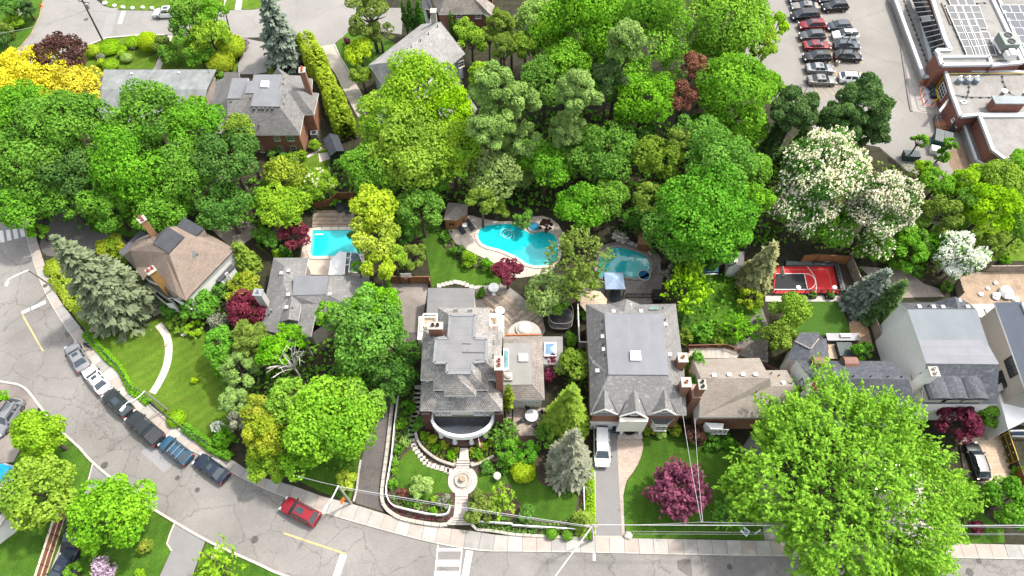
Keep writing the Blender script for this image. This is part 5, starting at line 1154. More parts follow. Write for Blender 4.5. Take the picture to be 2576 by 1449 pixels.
# length, width, hood z, belt z, roof z; x of: windshield foot, roof front, roof rear, rear glass foot
SHAPE = {'sedan': (4.75,1.82,.90,.98,1.44,1.05,.30,-1.05,-1.75),'suv': (4.70,1.88,1.05,1.10,1.68,1.10,.45,-1.75,-2.18),'hatch': (4.35,1.80,.95,1.02,1.52,1.15,.40,-1.45,-1.98),
         'wagon': (4.80,1.82,.95,1.02,1.54,1.05,.35,-1.75,-2.22),'pickup': (5.75,1.98,1.15,1.22,1.86,1.25,.70,-.75,-1.05),'crossover': (4.55,1.84,1.0,1.06,1.60,1.10,.42,-1.55,-2.08),'van': (5.0,1.95,1.05,1.15,1.78,1.6,.85,-2.0,-2.35)}
CARM = {}
def car_meshes(kind):
    if kind in CARM: return CARM[kind]
    L,W,hz,bz,rz,xw,xf,xr,xg = SHAPE[kind];w = W/2;Z = Vector((0,0,0));out = []
    rear = bz+.02 if kind in ('sedan','pickup') else bz
    st = [(-L/2,.80,.38,rear-.22),(-L/2+.06,.90,.26,rear-.06),(-L/2+.3,.97,.22,rear),(-L*.32,1.0,.2,rear),(xr,1.0,.2,bz),(0,1.0,.2,bz),(xw-.1,1.0,.2,bz-.01),(xw+.35,.99,.2,hz),(L/2-.55,.95,.22,hz-.07),(L/2-.22,.87,.24,hz-.2),(L/2-.05,.74,.3,hz-.34),(L/2,.60,.4,hz-.46)]
    m = MB();rings = []
    for x,k,zl,zt in st:
        y = w*k;half = [(y*.86,zl),(y*.98,zl+.12),(y,(zl+zt)/2),(y*.985,zt-.14),(y*.93,zt-.03),(y*.80,zt)]
        ring = [(x,a,b) for a,b in half]+[(x,0,zt+.025)]+[(x,-a,b) for a,b in half[::-1]]
        rings.append([m.vert(p) for p in ring])
    for a,b in zip(rings,rings[1:]):
        for i in range(len(a)): j = (i+1) % len(a);m.f.append([a[i],b[i],b[j],a[j]]);m.mi.append(0)
    m.f.append(rings[0]);m.mi.append(0);m.f.append(rings[-1][::-1]);m.mi.append(0)
    tb,tt = w*.90,w*.70                                   # cabin
    def sec(x,z,y): return [(x,y,z),(x,-y,z)]
    A_,B_ = sec(xw,bz-.04,tb*.96),sec(xf,rz-.05,tt*.97);C_,D_ = sec(xr,rz-.05,tt*.95),sec(xg,rear-.02,tb*.93)
    mid = (xf+xr)/2;Mt = sec(mid,rz-.02,tt*1.02)
    base = [A_[0],(xf,tb,bz-.04),(xr,tb,bz-.04),D_[0]]
    for s in (0,1):
        g = lambda p: (p[0],abs(p[1])*(1 if s == 0 else -1),p[2])
        m.face([g(base[0]),g(base[1]),g(B_[0])]);m.face([g(base[1]),g(base[2]),g(C_[0]),g(Mt[0]),g(B_[0])]) ;m.face([g(base[2]),g(base[3]),g(C_[0])])
        m.face([g(B_[0]),g(Mt[0]),(mid,0,rz+.02),(xf,0,rz-.02)]);m.face([g(Mt[0]),g(C_[0]),(xr,0,rz-.02),(mid,0,rz+.02)])
    m.face([A_[0],A_[1],B_[1],B_[0]]);m.face([D_[0],D_[1],C_[1],C_[0]])
    if kind == 'pickup': m.box((-L/2+.95,0,bz+.06),(1.75,w*1.62,.08))
    bm = bmesh.new();me = bpy.data.meshes.new('body');me.from_pydata(m.v,[],m.f);bm.from_mesh(me);bmesh.ops.remove_doubles(bm,verts=bm.verts,dist=.001);bmesh.ops.recalc_face_normals(bm,faces=bm.faces);bm.to_mesh(me);bm.free()
    me.materials.append(paint('black'));me.polygons.foreach_set('use_smooth',[True]*len(me.polygons));me.set_sharp_from_angle(angle=R(38));out.append(('body',me,'paint'))
    def part(name,mat,build,smooth=False):
        mm = MB();build(mm);d = bpy.data.meshes.new(name);d.from_pydata(mm.v,[],mm.f);d.materials.append(mat)
        if smooth: d.polygons.foreach_set('use_smooth',[True]*len(d.polygons))
        out.append((name,d,None))
    def lerp3(p,q,t): return tuple(a+(b-a)*t for a,b in zip(p,q))
    def glass4(mm,a,b,c,d,off,mrg=.1):
        a,b,c,d = map(Vector,(a,b,c,d));n = (b-a).cross(d-a).normalized()
        if n.dot(Vector(off)) < 0: n = -n
        cc = (a+b+c+d)/4;q = [p+(cc-p).normalized()*mrg*1.2+n*.012 for p in (a,b,c,d)];mm.face(q if (q[1]-q[0]).cross(q[3]-q[0]).dot(n) > 0 else q[::-1])
    part('windshield',carglass,lambda mm: glass4(mm,A_[0],A_[1],B_[1],B_[0],(1,0,1),.035))
    part('rear_window',carglass,lambda mm: glass4(mm,D_[0],D_[1],C_[1],C_[0],(-1,0,1),.045))
    for s in (1,-1):
        g = lambda p: (p[0],abs(p[1])*s,p[2])
        part('side_window',carglass,lambda mm: glass4(mm,g((xf+.35,tb*.985,bz)),g((mid+.05,tb,bz)),g((mid+.05,tt*1.02,rz-.05)),g((xf-.02,tt*.985,rz-.07)),(0,s,.3),.035))
        part('side_window',carglass,lambda mm: glass4(mm,g((mid-.05,tb,bz)),g((xr+.05,tb,bz)),g((xr+.1,tt*.96,rz-.08)),g((mid-.05,tt*1.02,rz-.05)),(0,s,.3),.035))
        part('headlight',headl,lambda mm: mm.box((L/2-.17,s*w*.68,hz-.27),(.26,.34,.14),s*-.35))
        part('taillight',taill,lambda mm: mm.box((-L/2+.05,s*w*.74,rear-.18),(.12,.30,.18),s*.2))
        part('mirror',plastic,lambda mm: mm.box((xw-.25,s*(w+.09),bz+.03),(.14,.2,.13)))
        if kind in ('suv','wagon','crossover'): part('roof_rail',plastic,lambda mm: mm.bar((xf-.1,s*tt*.92,rz+.03),(xr+.1,s*tt*.92,rz+.03),.05,.05))
    for x in (L*.305,-L*.295):
        for s in (1,-1):
            part('wheel',tyre,lambda mm: mm.tube([(x,s*(w-.22),.34),(x,s*(w+.005),.34)],.345,14))
            part('rim',rimm,lambda mm: mm.tube([(x,s*(w-.02),.34),(x,s*(w+.012),.34)],.22,10))
    part('bumper',plastic,lambda mm: mm.box((-L/2+.02,0,.48),(.12,w*1.5,.16)))
    part('grille',plastic,lambda mm: mm.box((L/2-.03,0,hz-.42),(.1,w*.9,.16)))
    if kind in ('sedan','suv'): part('sunroof',carglass,lambda mm: mm.box(((xf+mid*1.5)/2.5,0,rz+.008),(.5 if kind == 'sedan' else .95,tt*1.05,.02)))
    if kind == 'pickup':
        part('bed_cover',plain('bed_cover',(.05,.05,.055),.6,.2,3),lambda mm: [mm.box((-L/2+.32+i*.42,0,bz+.12),(.39,w*1.6,.05)) for i in range(4)])
    CARM[kind] = out;return out
def car(kind,col,fr,front,rear,label,z=.03,group=None,rack=False,cat='car',name='parked_car'):
    a,b = fr(*front,.8),fr(*rear,.8);c = (a+b)/2;rz = math.atan2(a.y-b.y,a.x-b.x)
    t = thing(name,label,cat,(c.x,c.y,z),0,group);t.rotation_euler.z = rz;wheels = []
    for nm,me,p in car_meshes(kind):
        o = bpy.data.objects.new(nm,me);par = wheels[-1] if nm == 'rim' else t
        link(o,par)
        if nm == 'wheel': wheels.append(o)
        if p: o.material_slots[0].link = 'OBJECT';o.material_slots[0].material = paint(col)
    if rack:
        m = MB()
        for x in (.1,-.6,-1.3): m.bar((x,-.7,1.75),(x,.7,1.75),.07,.06)
        m.build('roof_rack',steel,t,off=Vector((0,0,0)))
    return t
g = 'cars parked along the curved street'
car('sedan','silver',T01,(538,1165),(625,1315),'silver sedan with sunroof, at the head of the curbside row on the curve',group=g)
car('sedan','white',T01,(665,1340),(785,1485),'white sedan parked second in the curbside row on the curve',group=g)
car('suv','green',T02,(812,70),(965,215),'dark green SUV with a grey panoramic roof parked at the curb',group=g)
car('pickup','charcoal',T02,(990,240),(1200,425),'black pickup truck with a slatted bed cover parked at the curb',group=g,cat='pickup',name='pickup_truck')
car('crossover','blue',T02,(1232,425),(1418,570),'light blue crossover with roof racks parked at the curb',group=g,rack=True)
car('sedan','navy',T02,(1492,562),(1690,705),'navy sedan with a glassy roof, lowest of the curbside row',group=g)
car('suv','red',T12,(222,905),(442,1018),'red SUV parked on the street below the orange leaved tree',group=g)
car('wagon','silver',T02,(-15,345),(115,150),'silver wagon on the brown parking pad at the left edge')
car('sedan','charcoal',T02,(515,1230),(580,1010),'charcoal car on the narrow drive half under the green tree')
car('sedan','navy',T02,(415,1475),(500,1330),'dark blue car cut off by the bottom edge beside the brown fence')
car('van','white',T22,(680,590),(675,352),'white minivan on the asphalt drive in front of the gabled house')
car('suv','white',T32,(945,700),(935,545),'white SUV half hidden under the huge bright tree')
car('sedan','black',T32,(850,720),(845,590),'black car left of the white SUV under the huge bright tree')
car('sedan','charcoal',T32,(1050,790),(1030,650),'dark car right of the white SUV under the huge bright tree')
car('crossover','black',T32,(1535,455),(1620,700),'glossy black SUV on the sand coloured paver drive')
car('suv','white',T00,(1170,95),(1340,88),'white SUV parked on the upper street beside the trees')
g = 'cars in the school parking lot'
for kind,col,x0,y0,x1,y1,lab in (('suv','black',165,-10,345,-14,'black car cut by the top edge in the left lot row'),('sedan','beige',185,40,372,46,'cream sedan near the top of the left lot row'),
        ('van','black',178,118,382,108,'black minivan in the left lot row below the cream sedan'),('suv','crimson',236,190,430,184,'red SUV in the left lot row below the black minivan'),
        ('crossover','grey',238,268,434,262,'grey crossover in the left lot row between two red cars'),('sedan','crimson',468,338,276,340,'darker red car in the left lot row below the grey crossover'),
        ('suv','black',270,430,470,422,'black SUV in the left lot row above the two silver sedans'),('sedan','silver',492,515,302,510,'bright silver sedan in the left lot row beside the lamp base'),
        ('sedan','beige',515,602,306,598,'silver sedan at the lower end of the left lot row'),
        ('sedan','charcoal',395,-12,560,-16,'dark car cut by the top edge in the right lot row'),('suv','black',412,52,600,40,'black SUV at the top of the right lot row'),
        ('hatch','slate',448,195,624,185,'slate blue hatchback in the right lot row'),('crossover','white',490,262,682,262,'white crossover in the right lot row behind the lamp head'),
        ('crossover','slate',694,340,500,338,'dark blue crossover in the right lot row under the lamp arm'),('suv','black',706,424,504,418,'black SUV at the lower end of the right lot row'),
        ('crossover','white',738,590,545,580,'white hatchback half hidden by the dark pine')):
    car(kind,col,T30,(x0,y0),(x1,y1),lab,.015,g)

# ================================================================ poles, lamps and wires
def pole(fr,base,top,h,label,mat,r=.13,name='utility_pole',cat='utility pole'):
    a = fr(*base);b = fr(*top,h);t = thing(name,label,cat,(a.x,a.y,0));m = MB();m.tube([a,b],[r,r*.75],8);m.build('pole',mat,t);t['top'] = list(b);return t,b
def arm(t,pts,r,mat,head=True,name='lamp_arm'):
    m = MB();m.tube(pts,r,6);m.build(name,mat,t)
    if head:
        p,d = pts[-1],(pts[-1]-pts[-2]);d.z = 0;d.normalize();m = MB();m.bar(p-d*.15,p+d*.55,.28,.14);m.build('lamp_head',mat,t)
t,b = pole(T00,(785,325),(615,-10),9.5,'tall dark wooden utility pole with grey transformer at the road corner',wood_pole,.17)
q = T00(650,35,8.4);m = MB();m.lathe((q.x,q.y,7.7),[(.26,0),(.28,.1),(.28,.85),(.15,.95)],12);m.build('transformer',steel,t)
m = MB();m.bar(b+Vector((-1,.3,-.6)),b+Vector((1,-.3,-.6)),.12);m.build('crossarm',wood_pole,t)
m = MB();m.tube([T00(745,370),T00(738,295,1.6)],.05,5);m.build('yellow_guy_guard',plain('guard_yellow',(.6,.45,.05),.7),t)
P0 = b
t,P1 = pole(T00,(1740,255),(1690,50),7.5,'dark street light pole with pale head beside the upper street',wood_pole,.12,'street_light','street light')
arm(t,[P1,P1+Vector((.1,.5,.3)),P1+Vector((.1,1.2,.35))],.06,white)
t,P2 = pole(T01,(410,722),(212,590),7.5,'street light on the sidewalk with a long white curved arm by the spruce',bleached,.13,'street_light','street light')
arm(t,smooth_path([P2,T01(120,630,7.9),T01(65,660,8.0),T01(56,682,7.9)],3),.06,white)
t,P3 = pole(T02,(1262,195),(1090,55),7.0,'street light on the lawn with an arm reaching over the dark green SUV',bleached,.12,'street_light','street light')
arm(t,smooth_path([P3,T02(1030,110,7.5),T02(960,140,7.7),T02(935,172,7.6)],3),.05,white)
t,P4 = pole(T12,(720,902),(620,770),7.5,'street light pole with orange sign at the mouth of the cracked drive',bleached,.14,'street_light','street light')
arm(t,smooth_path([P4,T12(580,850,7.6),T12(540,910,7.6),T12(525,938,7.6)],3),.07,white)
q = T12(655,875,3.2);m = MB();m.bar(q+Vector((0,-.04,-.5)),q+Vector((.02,-.05,.5)),.75,.06);o = m.build('orange_sign',plain('sign_orange',(.75,.20,.02),.6),t)
t,P5 = pole(T22,(605,1182),(612,1062),8.3,'pale utility pole at the sidewalk between the garden and the asphalt drive',bleached,.13)
m = MB();m.bar(P5+Vector((-.9,0,-.3)),P5+Vector((.9,0,-.3)),.12);m.bar(P5+Vector((-.6,0,-1.0)),P5+Vector((.6,0,-1.0)),.1);m.build('crossarm',bleached,t)
arm(t,smooth_path([P5+Vector((0,0,-.6)),T22(618,1200,8.0),T22(620,1290,8.2)],3),.05,steel)
t,PL = pole(T30,(515,490),(632,250),8.5,'black twin headed lamp post standing among the parked cars',black,.1,'lot_lamp','lamp post')
m = MB();m.lathe((T30(515,490).x,T30(515,490).y,0),[(.38,0),(.38,.75),(.3,.8)],14);m.build('concrete_base',conc,t)
for s in (-1,1): m = MB();m.bar(PL+Vector((s*.15,0,0)),PL+Vector((s*1.0,-.1,.05)),.55,.22);m.build('lamp_head',black,t)
t,P7 = pole(T00,(62,358),(-15,240),7.0,'dark pole at the far left beside the rail fence',wood_pole,.12)
wirem = plain('cable',(.33,.33,.34),.6,.05,1);wirem2 = plain('bright_cable',(.62,.62,.62),.5,.05,1)
def wire(label,a,b,r=.03,sag=.5,mat=None,n=10):
    pts = [a.lerp(b,i/n)+Vector((0,0,-sag*4*(i/n)*(1-i/n))) for i in range(n+1)]
    m = MB();m.tube(pts,r,4,cap=False);o = m.build('overhead_wire',mat or wirem);tag(o,label,'wire','overhead wires');return o
E = T32(2150,1066,8.0)
wire('bright overhead cable running east from the pale pole above the lawns',P5,E,.036,.2,wirem2,20)
wire('thin overhead wire sagging beside the bright cable',P5+Vector((.5,0,-.3)),T22(1420,1042,7.3),.022,.35);wire('overhead wire from the lawn tap to the right edge',T22(1420,1042,7.3),T32(2150,1085,7.4),.03,.2)
wire('upper of two thin low wires above the sidewalk lawn',T22(850,1112,6.5),T32(2150,1132,6.5),.02,.1,None,20);wire('lower of two thin low wires above the sidewalk lawn',T22(850,1131,6.3),T32(2150,1138,6.3),.022,.1,None,20)
wire('overhead wire along the front garden, northern one',P5+Vector((-.8,0,-.3)),P4+Vector((0,0,-.2)),.028,.5,wirem2,20);wire('overhead wire along the front garden, southern one',P5+Vector((-.5,0,-1.0)),P4+Vector((0,0,-1.0)),.025,.7,None,20)
wire('overhead wire from the drive pole toward the tree above the red SUV',P4,T12(300,690,7.2),.035,.2)
wire('thick cable bundle crossing the street from the pale pole',P5+Vector((0,0,-.2)),T22(215,1600,9),.07,.1,wirem2)
wire('service wire over the lawn, left of two',T22(1430,1042,7.3),T22(1290,235,6.5),.022,.3,wirem2);wire('service wire over the lawn, right of two',T22(1440,1042,7.3),T22(1380,260,6.0),.022,.3,wirem2)
wire('overhead wire across the upper street from the tall pole',P0+Vector((0,0,-2)),P7+Vector((0,0,-.3)),.035,.5);wire('overhead wire from the tall pole to the street light',P0+Vector((0,0,-2.3)),P1,.035,.6)

# ================================================================ garden and pool furniture
def lathe_thing(name,label,cat,fr,x,y,prof,mat,part,z=0,n=18,group=None):
    p = fr(x,y,z);t = thing(name,label,cat,(p.x,p.y,z),0,group);m = MB();m.lathe((p.x,p.y,z),prof,n);m.build(part,mat,t);return t
# gazebo with pale blue canopy
c = T21;q = c.L((695,608),(836,608),(856,733),(706,733),z=2.5);cen = sum(q,Vector())/4
t = thing('gazebo','square pale blue canopy gazebo on dark posts beside the lobed pool','gazebo',(cen.x,cen.y,0))
m = MB();top = cen+Vector((0,0,.75))
for i in range(4): m.face([q[i],q[(i+1) % 4],top])
for i,f in enumerate(m.f):
    a,b_,d = (Vector(m.v[j]) for j in f)
    if (b_-a).cross(d-a).z < 0: m.f[i] = f[::-1]
m.skirt(.2,0);m.build('canopy',plain('pale_blue_fabric',(.36,.48,.65),.7,.06,2),t)
for p in q: m = MB();m.box((p.x+(cen.x-p.x)*.06,p.y+(cen.y-p.y)*.06,1.22),(.11,.11,2.44));m.build('post',black,t)
m = MB();m.bar(q[2]+Vector((0,0,-.1)),q[3]+Vector((0,0,-.1)),.1);m.bar(q[0]+Vector((0,0,-.1)),q[1]+Vector((0,0,-.1)),.1);m.build('beam',black,t)
def umbrella(fr,x,y,z,r,label,mat,n=8,a0=0.):
    p = fr(x,y,z);t = thing('patio_umbrella',label,'umbrella',(p.x,p.y,0));m = MB()
    ring = [Vector((p.x+r*math.cos(a0+2*math.pi*i/n),p.y+r*math.sin(a0+2*math.pi*i/n),z-.45)) for i in range(n)];tp = Vector((p.x,p.y,z+.1))
    for i in range(n): m.face([ring[i],ring[(i+1) % n],tp])
    m.skirt(.15,0);m.build('canopy',mat,t);m = MB();m.tube([(p.x,p.y,0),(p.x,p.y,z+.2)],.035,8);m.build('pole',steel,t)
    m = MB()
    for k in ring: m.bar(tp+Vector((0,0,.01)),k+Vector((0,0,.02)),.03)
    m.build('rib',mat,t);return t
umbrella(T21,618,815,2.6,1.85,'beige octagonal patio umbrella beside the tall narrow fence',plain('beige_fabric',(.55,.42,.31),.8,.06,2),8,.2)
def lounger(fr,x,y,z,rz,label,mat,grp,L=1.9):
    p = fr(x,y,z);t = thing('lounge_chair',label,'lounge chair',(p.x,p.y,z),0,grp);t.rotation_euler.z = rz;Z = Vector((0,0,0))
    m = MB();m.box((.25,0,.32),(1.25,.62,.1));m.build('seat',mat,t,off=Z)
    m = MB();m.bar((-.35,0,.34),(-.9,0,.78),.62,.09);m.build('backrest',mat,t,off=Z)
    for sx in (.75,-.3):
        for sy in (-.27,.27): m = MB();m.box((sx,sy,.14),(.06,.06,.28));m.build('leg',black,t,off=Z)
    m = MB()
    for sy in (-.33,.33): m.bar((-.45,sy,.34),(.9,sy,.34),.05,.06)
    m.build('side_frame',black,t,off=Z);return t
cush = plain('dark_cushion',(.035,.042,.05),.8,.2,4)
lounger(T21,762,790,.03,R(-90),'dark lounge chair behind the gabled house, left of two',cush,'dark lounge chairs by the gabled house');lounger(T21,800,790,.03,R(-90),'dark lounge chair behind the gabled house, right of two',cush,'dark lounge chairs by the gabled house')
lounger(T11,1550,290,.04,R(-58),'black lounge chair beside the cabana, left of two',cush,'black lounge chairs by the cabana');lounger(T11,1618,262,.04,R(-58),'black lounge chair beside the cabana, right of two',cush,'black lounge chairs by the cabana')
def small_table(fr,x,y,z,w,h,label,mat,name='side_table'):
    p = fr(x,y,z);t = thing(name,label,'table',(p.x,p.y,z));m = MB();m.box((p.x,p.y,z+h),(w,w,.06));m.build('tabletop',mat,t)
    for sx in (-1,1):
        for sy in (-1,1): m = MB();m.box((p.x+sx*w*.42,p.y+sy*w*.42,z+h/2),(.05,.05,h));m.build('leg',mat,t)
small_table(T11,1577,262,.04,.7,.45,'small white table between the two black loungers',white)
def chair(fr,x,y,z,rz,label,mat,grp=None,w=.55,name='garden_chair'):
    p = fr(x,y,z);t = thing(name,label,'chair',(p.x,p.y,z),0,grp);t.rotation_euler.z = rz;Z = Vector((0,0,0))
    m = MB();m.box((0,0,.42),(w,w,.08));m.build('seat',mat,t,off=Z);m = MB();m.bar((-w/2,0,.44),(-w/2-.12,0,.95),w,.06);m.build('backrest',mat,t,off=Z)
    for sx in (-1,1):
        for sy in (-1,1): m = MB();m.box((sx*w*.42,sy*w*.42,.2),(.05,.05,.4));m.build('leg',mat,t,off=Z)
    for sy in (-1,1): m = MB();m.bar((-w/2,sy*w*.55,.64),(w/2,sy*w*.55,.62),.06);m.build('armrest',mat,t,off=Z)
chair(T11,640,135,.12,R(-70),'large black armchair on the wooden pool deck',cush,None,.95);chair(T11,697,158,.12,R(-80),'smaller black armchair on the wooden pool deck',cush,None,.75)
grm = plain('grey_mesh',(.30,.31,.30),.7)
chair(T01,1795,292,.03,R(-40),'grey mesh chair on the shaded patio, nearer the house',grm,None,.6);chair(T01,1852,272,.03,R(-120),'grey mesh chair on the shaded patio, farther from the house',grm,None,.6)
p = T22(148,236,.75);t = thing('round_table','round white glass table on the pebbled terrace with chairs round it','table',(p.x,p.y,0));m = MB();m.lathe((p.x,p.y,.70),[(.8,0),(.82,.03),(.8,.06)],28);m.build('tabletop',plain('frosted_glass',(.60,.62,.64),.12,.2,3,spec=.6),t)
m = MB();m.lathe((p.x,p.y,0),[(.3,0),(.3,.05),(.06,.1),(.06,.7)],12);m.build('pedestal',black,t)
for i,w_ in enumerate(('northern','eastern','southern','western')):
    a = math.pi/2-i*math.pi/2+.4;q = Vector((p.x+1.15*math.cos(a),p.y+1.15*math.sin(a),0))
    t = thing('garden_chair','black chair on the %s side of the round white table' % w_,'chair',q,0,'chairs round the white table');t.rotation_euler.z = a+math.pi;Z = Vector((0,0,0))
    m = MB();m.box((0,0,.43),(.5,.5,.05));m.build('seat',black,t,off=Z);m = MB();m.bar((-.25,0,.45),(-.33,0,.95),.5,.04);m.build('backrest',black,t,off=Z)
    for sx in (-1,1):
        for sy in (-1,1): m = MB();m.box((sx*.22,sy*.22,.21),(.04,.04,.42));m.build('leg',black,t,off=Z)
sheet('terrace',T22.L((10,180),(250,180),(260,390),(60,390),(10,300)),.026,plain('pebble_terrace',(.36,.30,.25),.95,.3,2.5,bmp=.3))
sheet('terrace',T12.L((1870,150),(1932,150),(1932,260),(1890,260)),.026,plain('pebble_terrace',(.36,.30,.25)))
# trampoline
p = T21(362,975);t = thing('trampoline','black rounded trampoline with safety net under the drooping green tree','trampoline',(p.x,p.y,0));rx = T21.m(362,975,88);ry = rx*1.0
def sq(k,z,n=28): return [Vector((p.x+rx*k*math.copysign(abs(math.cos(a))**.6,math.cos(a)),p.y+ry*k*math.copysign(abs(math.sin(a))**.6,math.sin(a)),z)) for a in np.linspace(0,2*math.pi,n,endpoint=False)]
m = MB();m.face(sq(.86,.85));m.build('jump_mat',plain('trampoline_mat',(.03,.032,.036),.5,.3,1),t)
m = MB();a,b = sq(1,.86),sq(.86,.86)
for i in range(28): m.face([a[i],a[(i+1) % 28],b[(i+1) % 28],b[i]])
m.build('spring_cover',plain('spring_pad',(.045,.05,.055),.6),t)
m = MB()
for z in (.8,2.3): m.tube(sq(1.02,z)+[sq(1.02,z)[0]],.05,5,cap=False)
o = m.build('frame_ring',plain('galv_tan',(.32,.29,.24),.5),t)
for i in range(0,28,4): k = sq(1.04,0)[i];m = MB();m.tube([k,k+Vector((0,0,2.35))],.035,6);m.build('net_pole',black,t)
# planters, pots, barrels, dish, bird bath, fountain, boulders
def planter(fr,x,y,z,label,r=.32,h=.5,leafm=None,mat=None,square=False,name='planter'):
    q_ = fr(x,y,z);t = thing(name,label,'planter',(q_.x,q_.y,z));m = MB()
    if square: m.box((q_.x,q_.y,z+h/2),(r*2.6,r*1.6,h))
    else: m.lathe((q_.x,q_.y,z),[(r*.75,0),(r,h),(r*.85,h),(r*.8,h-.08)],14)
    m.build('pot',mat or black,t);PLANTERS.append((t,q_,z+h,r));return t
PLANTERS = []
planter(T31,325,790,.05,'black planter with a clipped shrub beside the red court, left of two',.42,.55,square=True);planter(T31,458,792,.05,'black planter with a clipped shrub beside the red court, right of two',.46,.55,square=True)
planter(T11,1703,765,.03,'long wooden trough planter behind the mansion garage',.55,.5,mat=wood_grey,square=True);planter(T11,1675,797,.03,'dark pot with greenery beside the mansion garage, left of two',.3,.45);planter(T11,1700,795,.03,'dark pot with greenery beside the mansion garage, right of two',.3,.45)
lathe_thing('dish_table','white round dish table on the slate terrace behind the mansion','table',T11,1795,742,[(.28,0),(.28,.05),(.07,.1),(.07,.65),(.72,.7),(.74,.75),(.6,.74)],white,'dish',.03,24)
lathe_thing('garden_stool','small white stool below the round dish table','stool',T11,1795,778,[(.2,0),(.27,.2),(.27,.35),(.2,.45)],white,'seat_body',.03)
lathe_thing('round_table','white round table beside the mansion balcony','table',T11,1842,915,[(.3,0),(.3,.05),(.06,.1),(.06,.7),(.62,.72),(.62,.76)],white,'tabletop',.03,24)
lathe_thing('bird_bath','white stone bird bath on the lawn east of the round plaza','bird bath',T12,1822,708,[(.28,0),(.24,.1),(.11,.2),(.1,.7),(.42,.85),(.44,.92),(.34,.9),(.05,.84)],pale_stone,'basin',.03)
t = lathe_thing('fountain','round stone fountain bed in the centre of the garden plaza','fountain',T12,1560,726,[(.92,.0),(.92,.28),(.72,.28),(.72,.16),(.02,.16)],stone,'rim',.07,28)
q = T12(1560,726);m = MB();m.lathe((q.x,q.y,.2),[(.3,0),(.22,.2),(.14,.35),(.34,.55),(.3,.6),(.1,.56)],14);m.build('urn',plain('rust_stone',(.42,.30,.20),.9,.2,5),t)
def boulder(fr,x,y,r,label,mat,name='boulder',grp=None,flat=.7):
    q_ = fr(x,y);bm = bmesh.new();bmesh.ops.create_icosphere(bm,subdivisions=2,radius=r);rr = random.Random(int(x*7+y))
    for v in bm.verts: v.co *= rr.uniform(.82,1.12);v.co.z = v.co.z*flat
    me = bpy.data.meshes.new(name);bm.to_mesh(me);bm.free();me.materials.append(mat);o = bpy.data.objects.new(name,me);link(o);o.location = (q_.x,q_.y,r*flat*.6);o.rotation_euler.z = rr.uniform(0,6);tag(o,label,name.replace('_',' '),grp)
boulder(T22,875,1150,.5,'pale boulder at the corner of the paved drive and lawn',pale_stone)
for i,(x,y,r) in enumerate(((795,30,.45),(866,47,.35),(930,60,.4),(1003,66,.38),(1080,62,.36),(1150,66,.38))):
    boulder(T00,x,y,r,('white boulder on the upper street verge, %s from the left' % ('first','second','third','fourth','fifth','sixth')[i]),white,grp='white boulders on the verge')
for x,y,r,l in ((1712,790,.6,'round white bag on the dirt yard'),(1785,770,1.0,'largest white bag heap on the dirt yard'),(1860,815,.5,'white bag beside the unfinished house roof'),(1600,775,.35,'small white lump on the dirt yard, farthest left'),(1655,730,.3,'small grey lump in the middle of the dirt yard'),(1712,690,.32,'small white lump highest on the dirt yard')):
    boulder(T31,x,y,r,l,white,'rubble_bag')
boulder(T01,1390,1075,.4,'pale rock at the edge of the shrubs on the tudor lawn',pale_stone);boulder(T01,1255,1158,.25,'small tan rock beside the curved path',wood_pale)
boulder(T12,1498,605,.28,'round stone finial on the wall west of the front steps',stone,'stone_finial');boulder(T12,1630,605,.28,'round stone finial on the wall east of the front steps',stone,'stone_finial')
# bins, dumpsters, cover, hot tub, counter
def bin_(fr,x,y,label,mat,sx,sy,h,rz=0,lid=None,name='wheeled_bin',cat='bin'):
    p_ = fr(x,y);t = thing(name,label,cat,(p_.x,p_.y,0));m = MB();k = .88
    c_,s_ = math.cos(rz),math.sin(rz);cor = [(-1,-1),(1,-1),(1,1),(-1,1)]
    lo_ = [Vector((p_.x+(a*sx*k*c_-b*sy*k*s_)/2,p_.y+(a*sx*k*s_+b*sy*k*c_)/2,.08)) for a,b in cor];hi_ = [Vector((p_.x+(a*sx*c_-b*sy*s_)/2,p_.y+(a*sx*s_+b*sy*c_)/2,h)) for a,b in cor]
    for i in range(4): m.face([lo_[i],lo_[(i+1) % 4],hi_[(i+1) % 4],hi_[i]])
    m.face(lo_[::-1]);m.build('bin_body',mat,t)
    for i in range(2):
        m = MB();f0,f1 = i/2+.01,(i+1)/2-.01;q_ = [hi_[0].lerp(hi_[1],f0),hi_[0].lerp(hi_[1],f1),hi_[3].lerp(hi_[2],f1),hi_[3].lerp(hi_[2],f0)]
        m.prism(q_,h,h+.07)
        for j in range(1,4): m.bar(q_[0].lerp(q_[1],j/4)+Vector((0,0,.08)),q_[3].lerp(q_[2],j/4)+Vector((0,0,.08)),.04,.04)
        m.build('lid',lid or mat,t)
    m = MB();m.bar(lo_[0]+Vector((0,0,h*.6)),lo_[1]+Vector((0,0,h*.6)),.1,.1);m.build('side_rib',lid or mat,t);return t
bin_(T22,775,345,'navy blue wheeled bin beside the porch of the gabled house',plain('navy_plastic',(.02,.035,.09),.5),.75,1.0,1.1)
bin_(T30,1288,1085,'large green dumpster with grey lids behind the thin young tree',plain('dumpster_green',(.012,.075,.05),.6),2.6,2.6,1.6,R(-22),plain('lid_grey',(.10,.115,.12),.5),'dumpster','dumpster')
bin_(T30,1060,1200,'small dark green dumpster with slatted lids at the lot edge',plain('dumpster_dark',(.03,.06,.06),.6),2.4,1.3,1.2,R(-4),plain('lid_grey2',(.05,.07,.075),.5),'dumpster','dumpster')
bin_(T30,1245,1150,'white box bin in front of the large green dumpster',white,1.3,1.2,.9,R(-15),white,'box_bin')
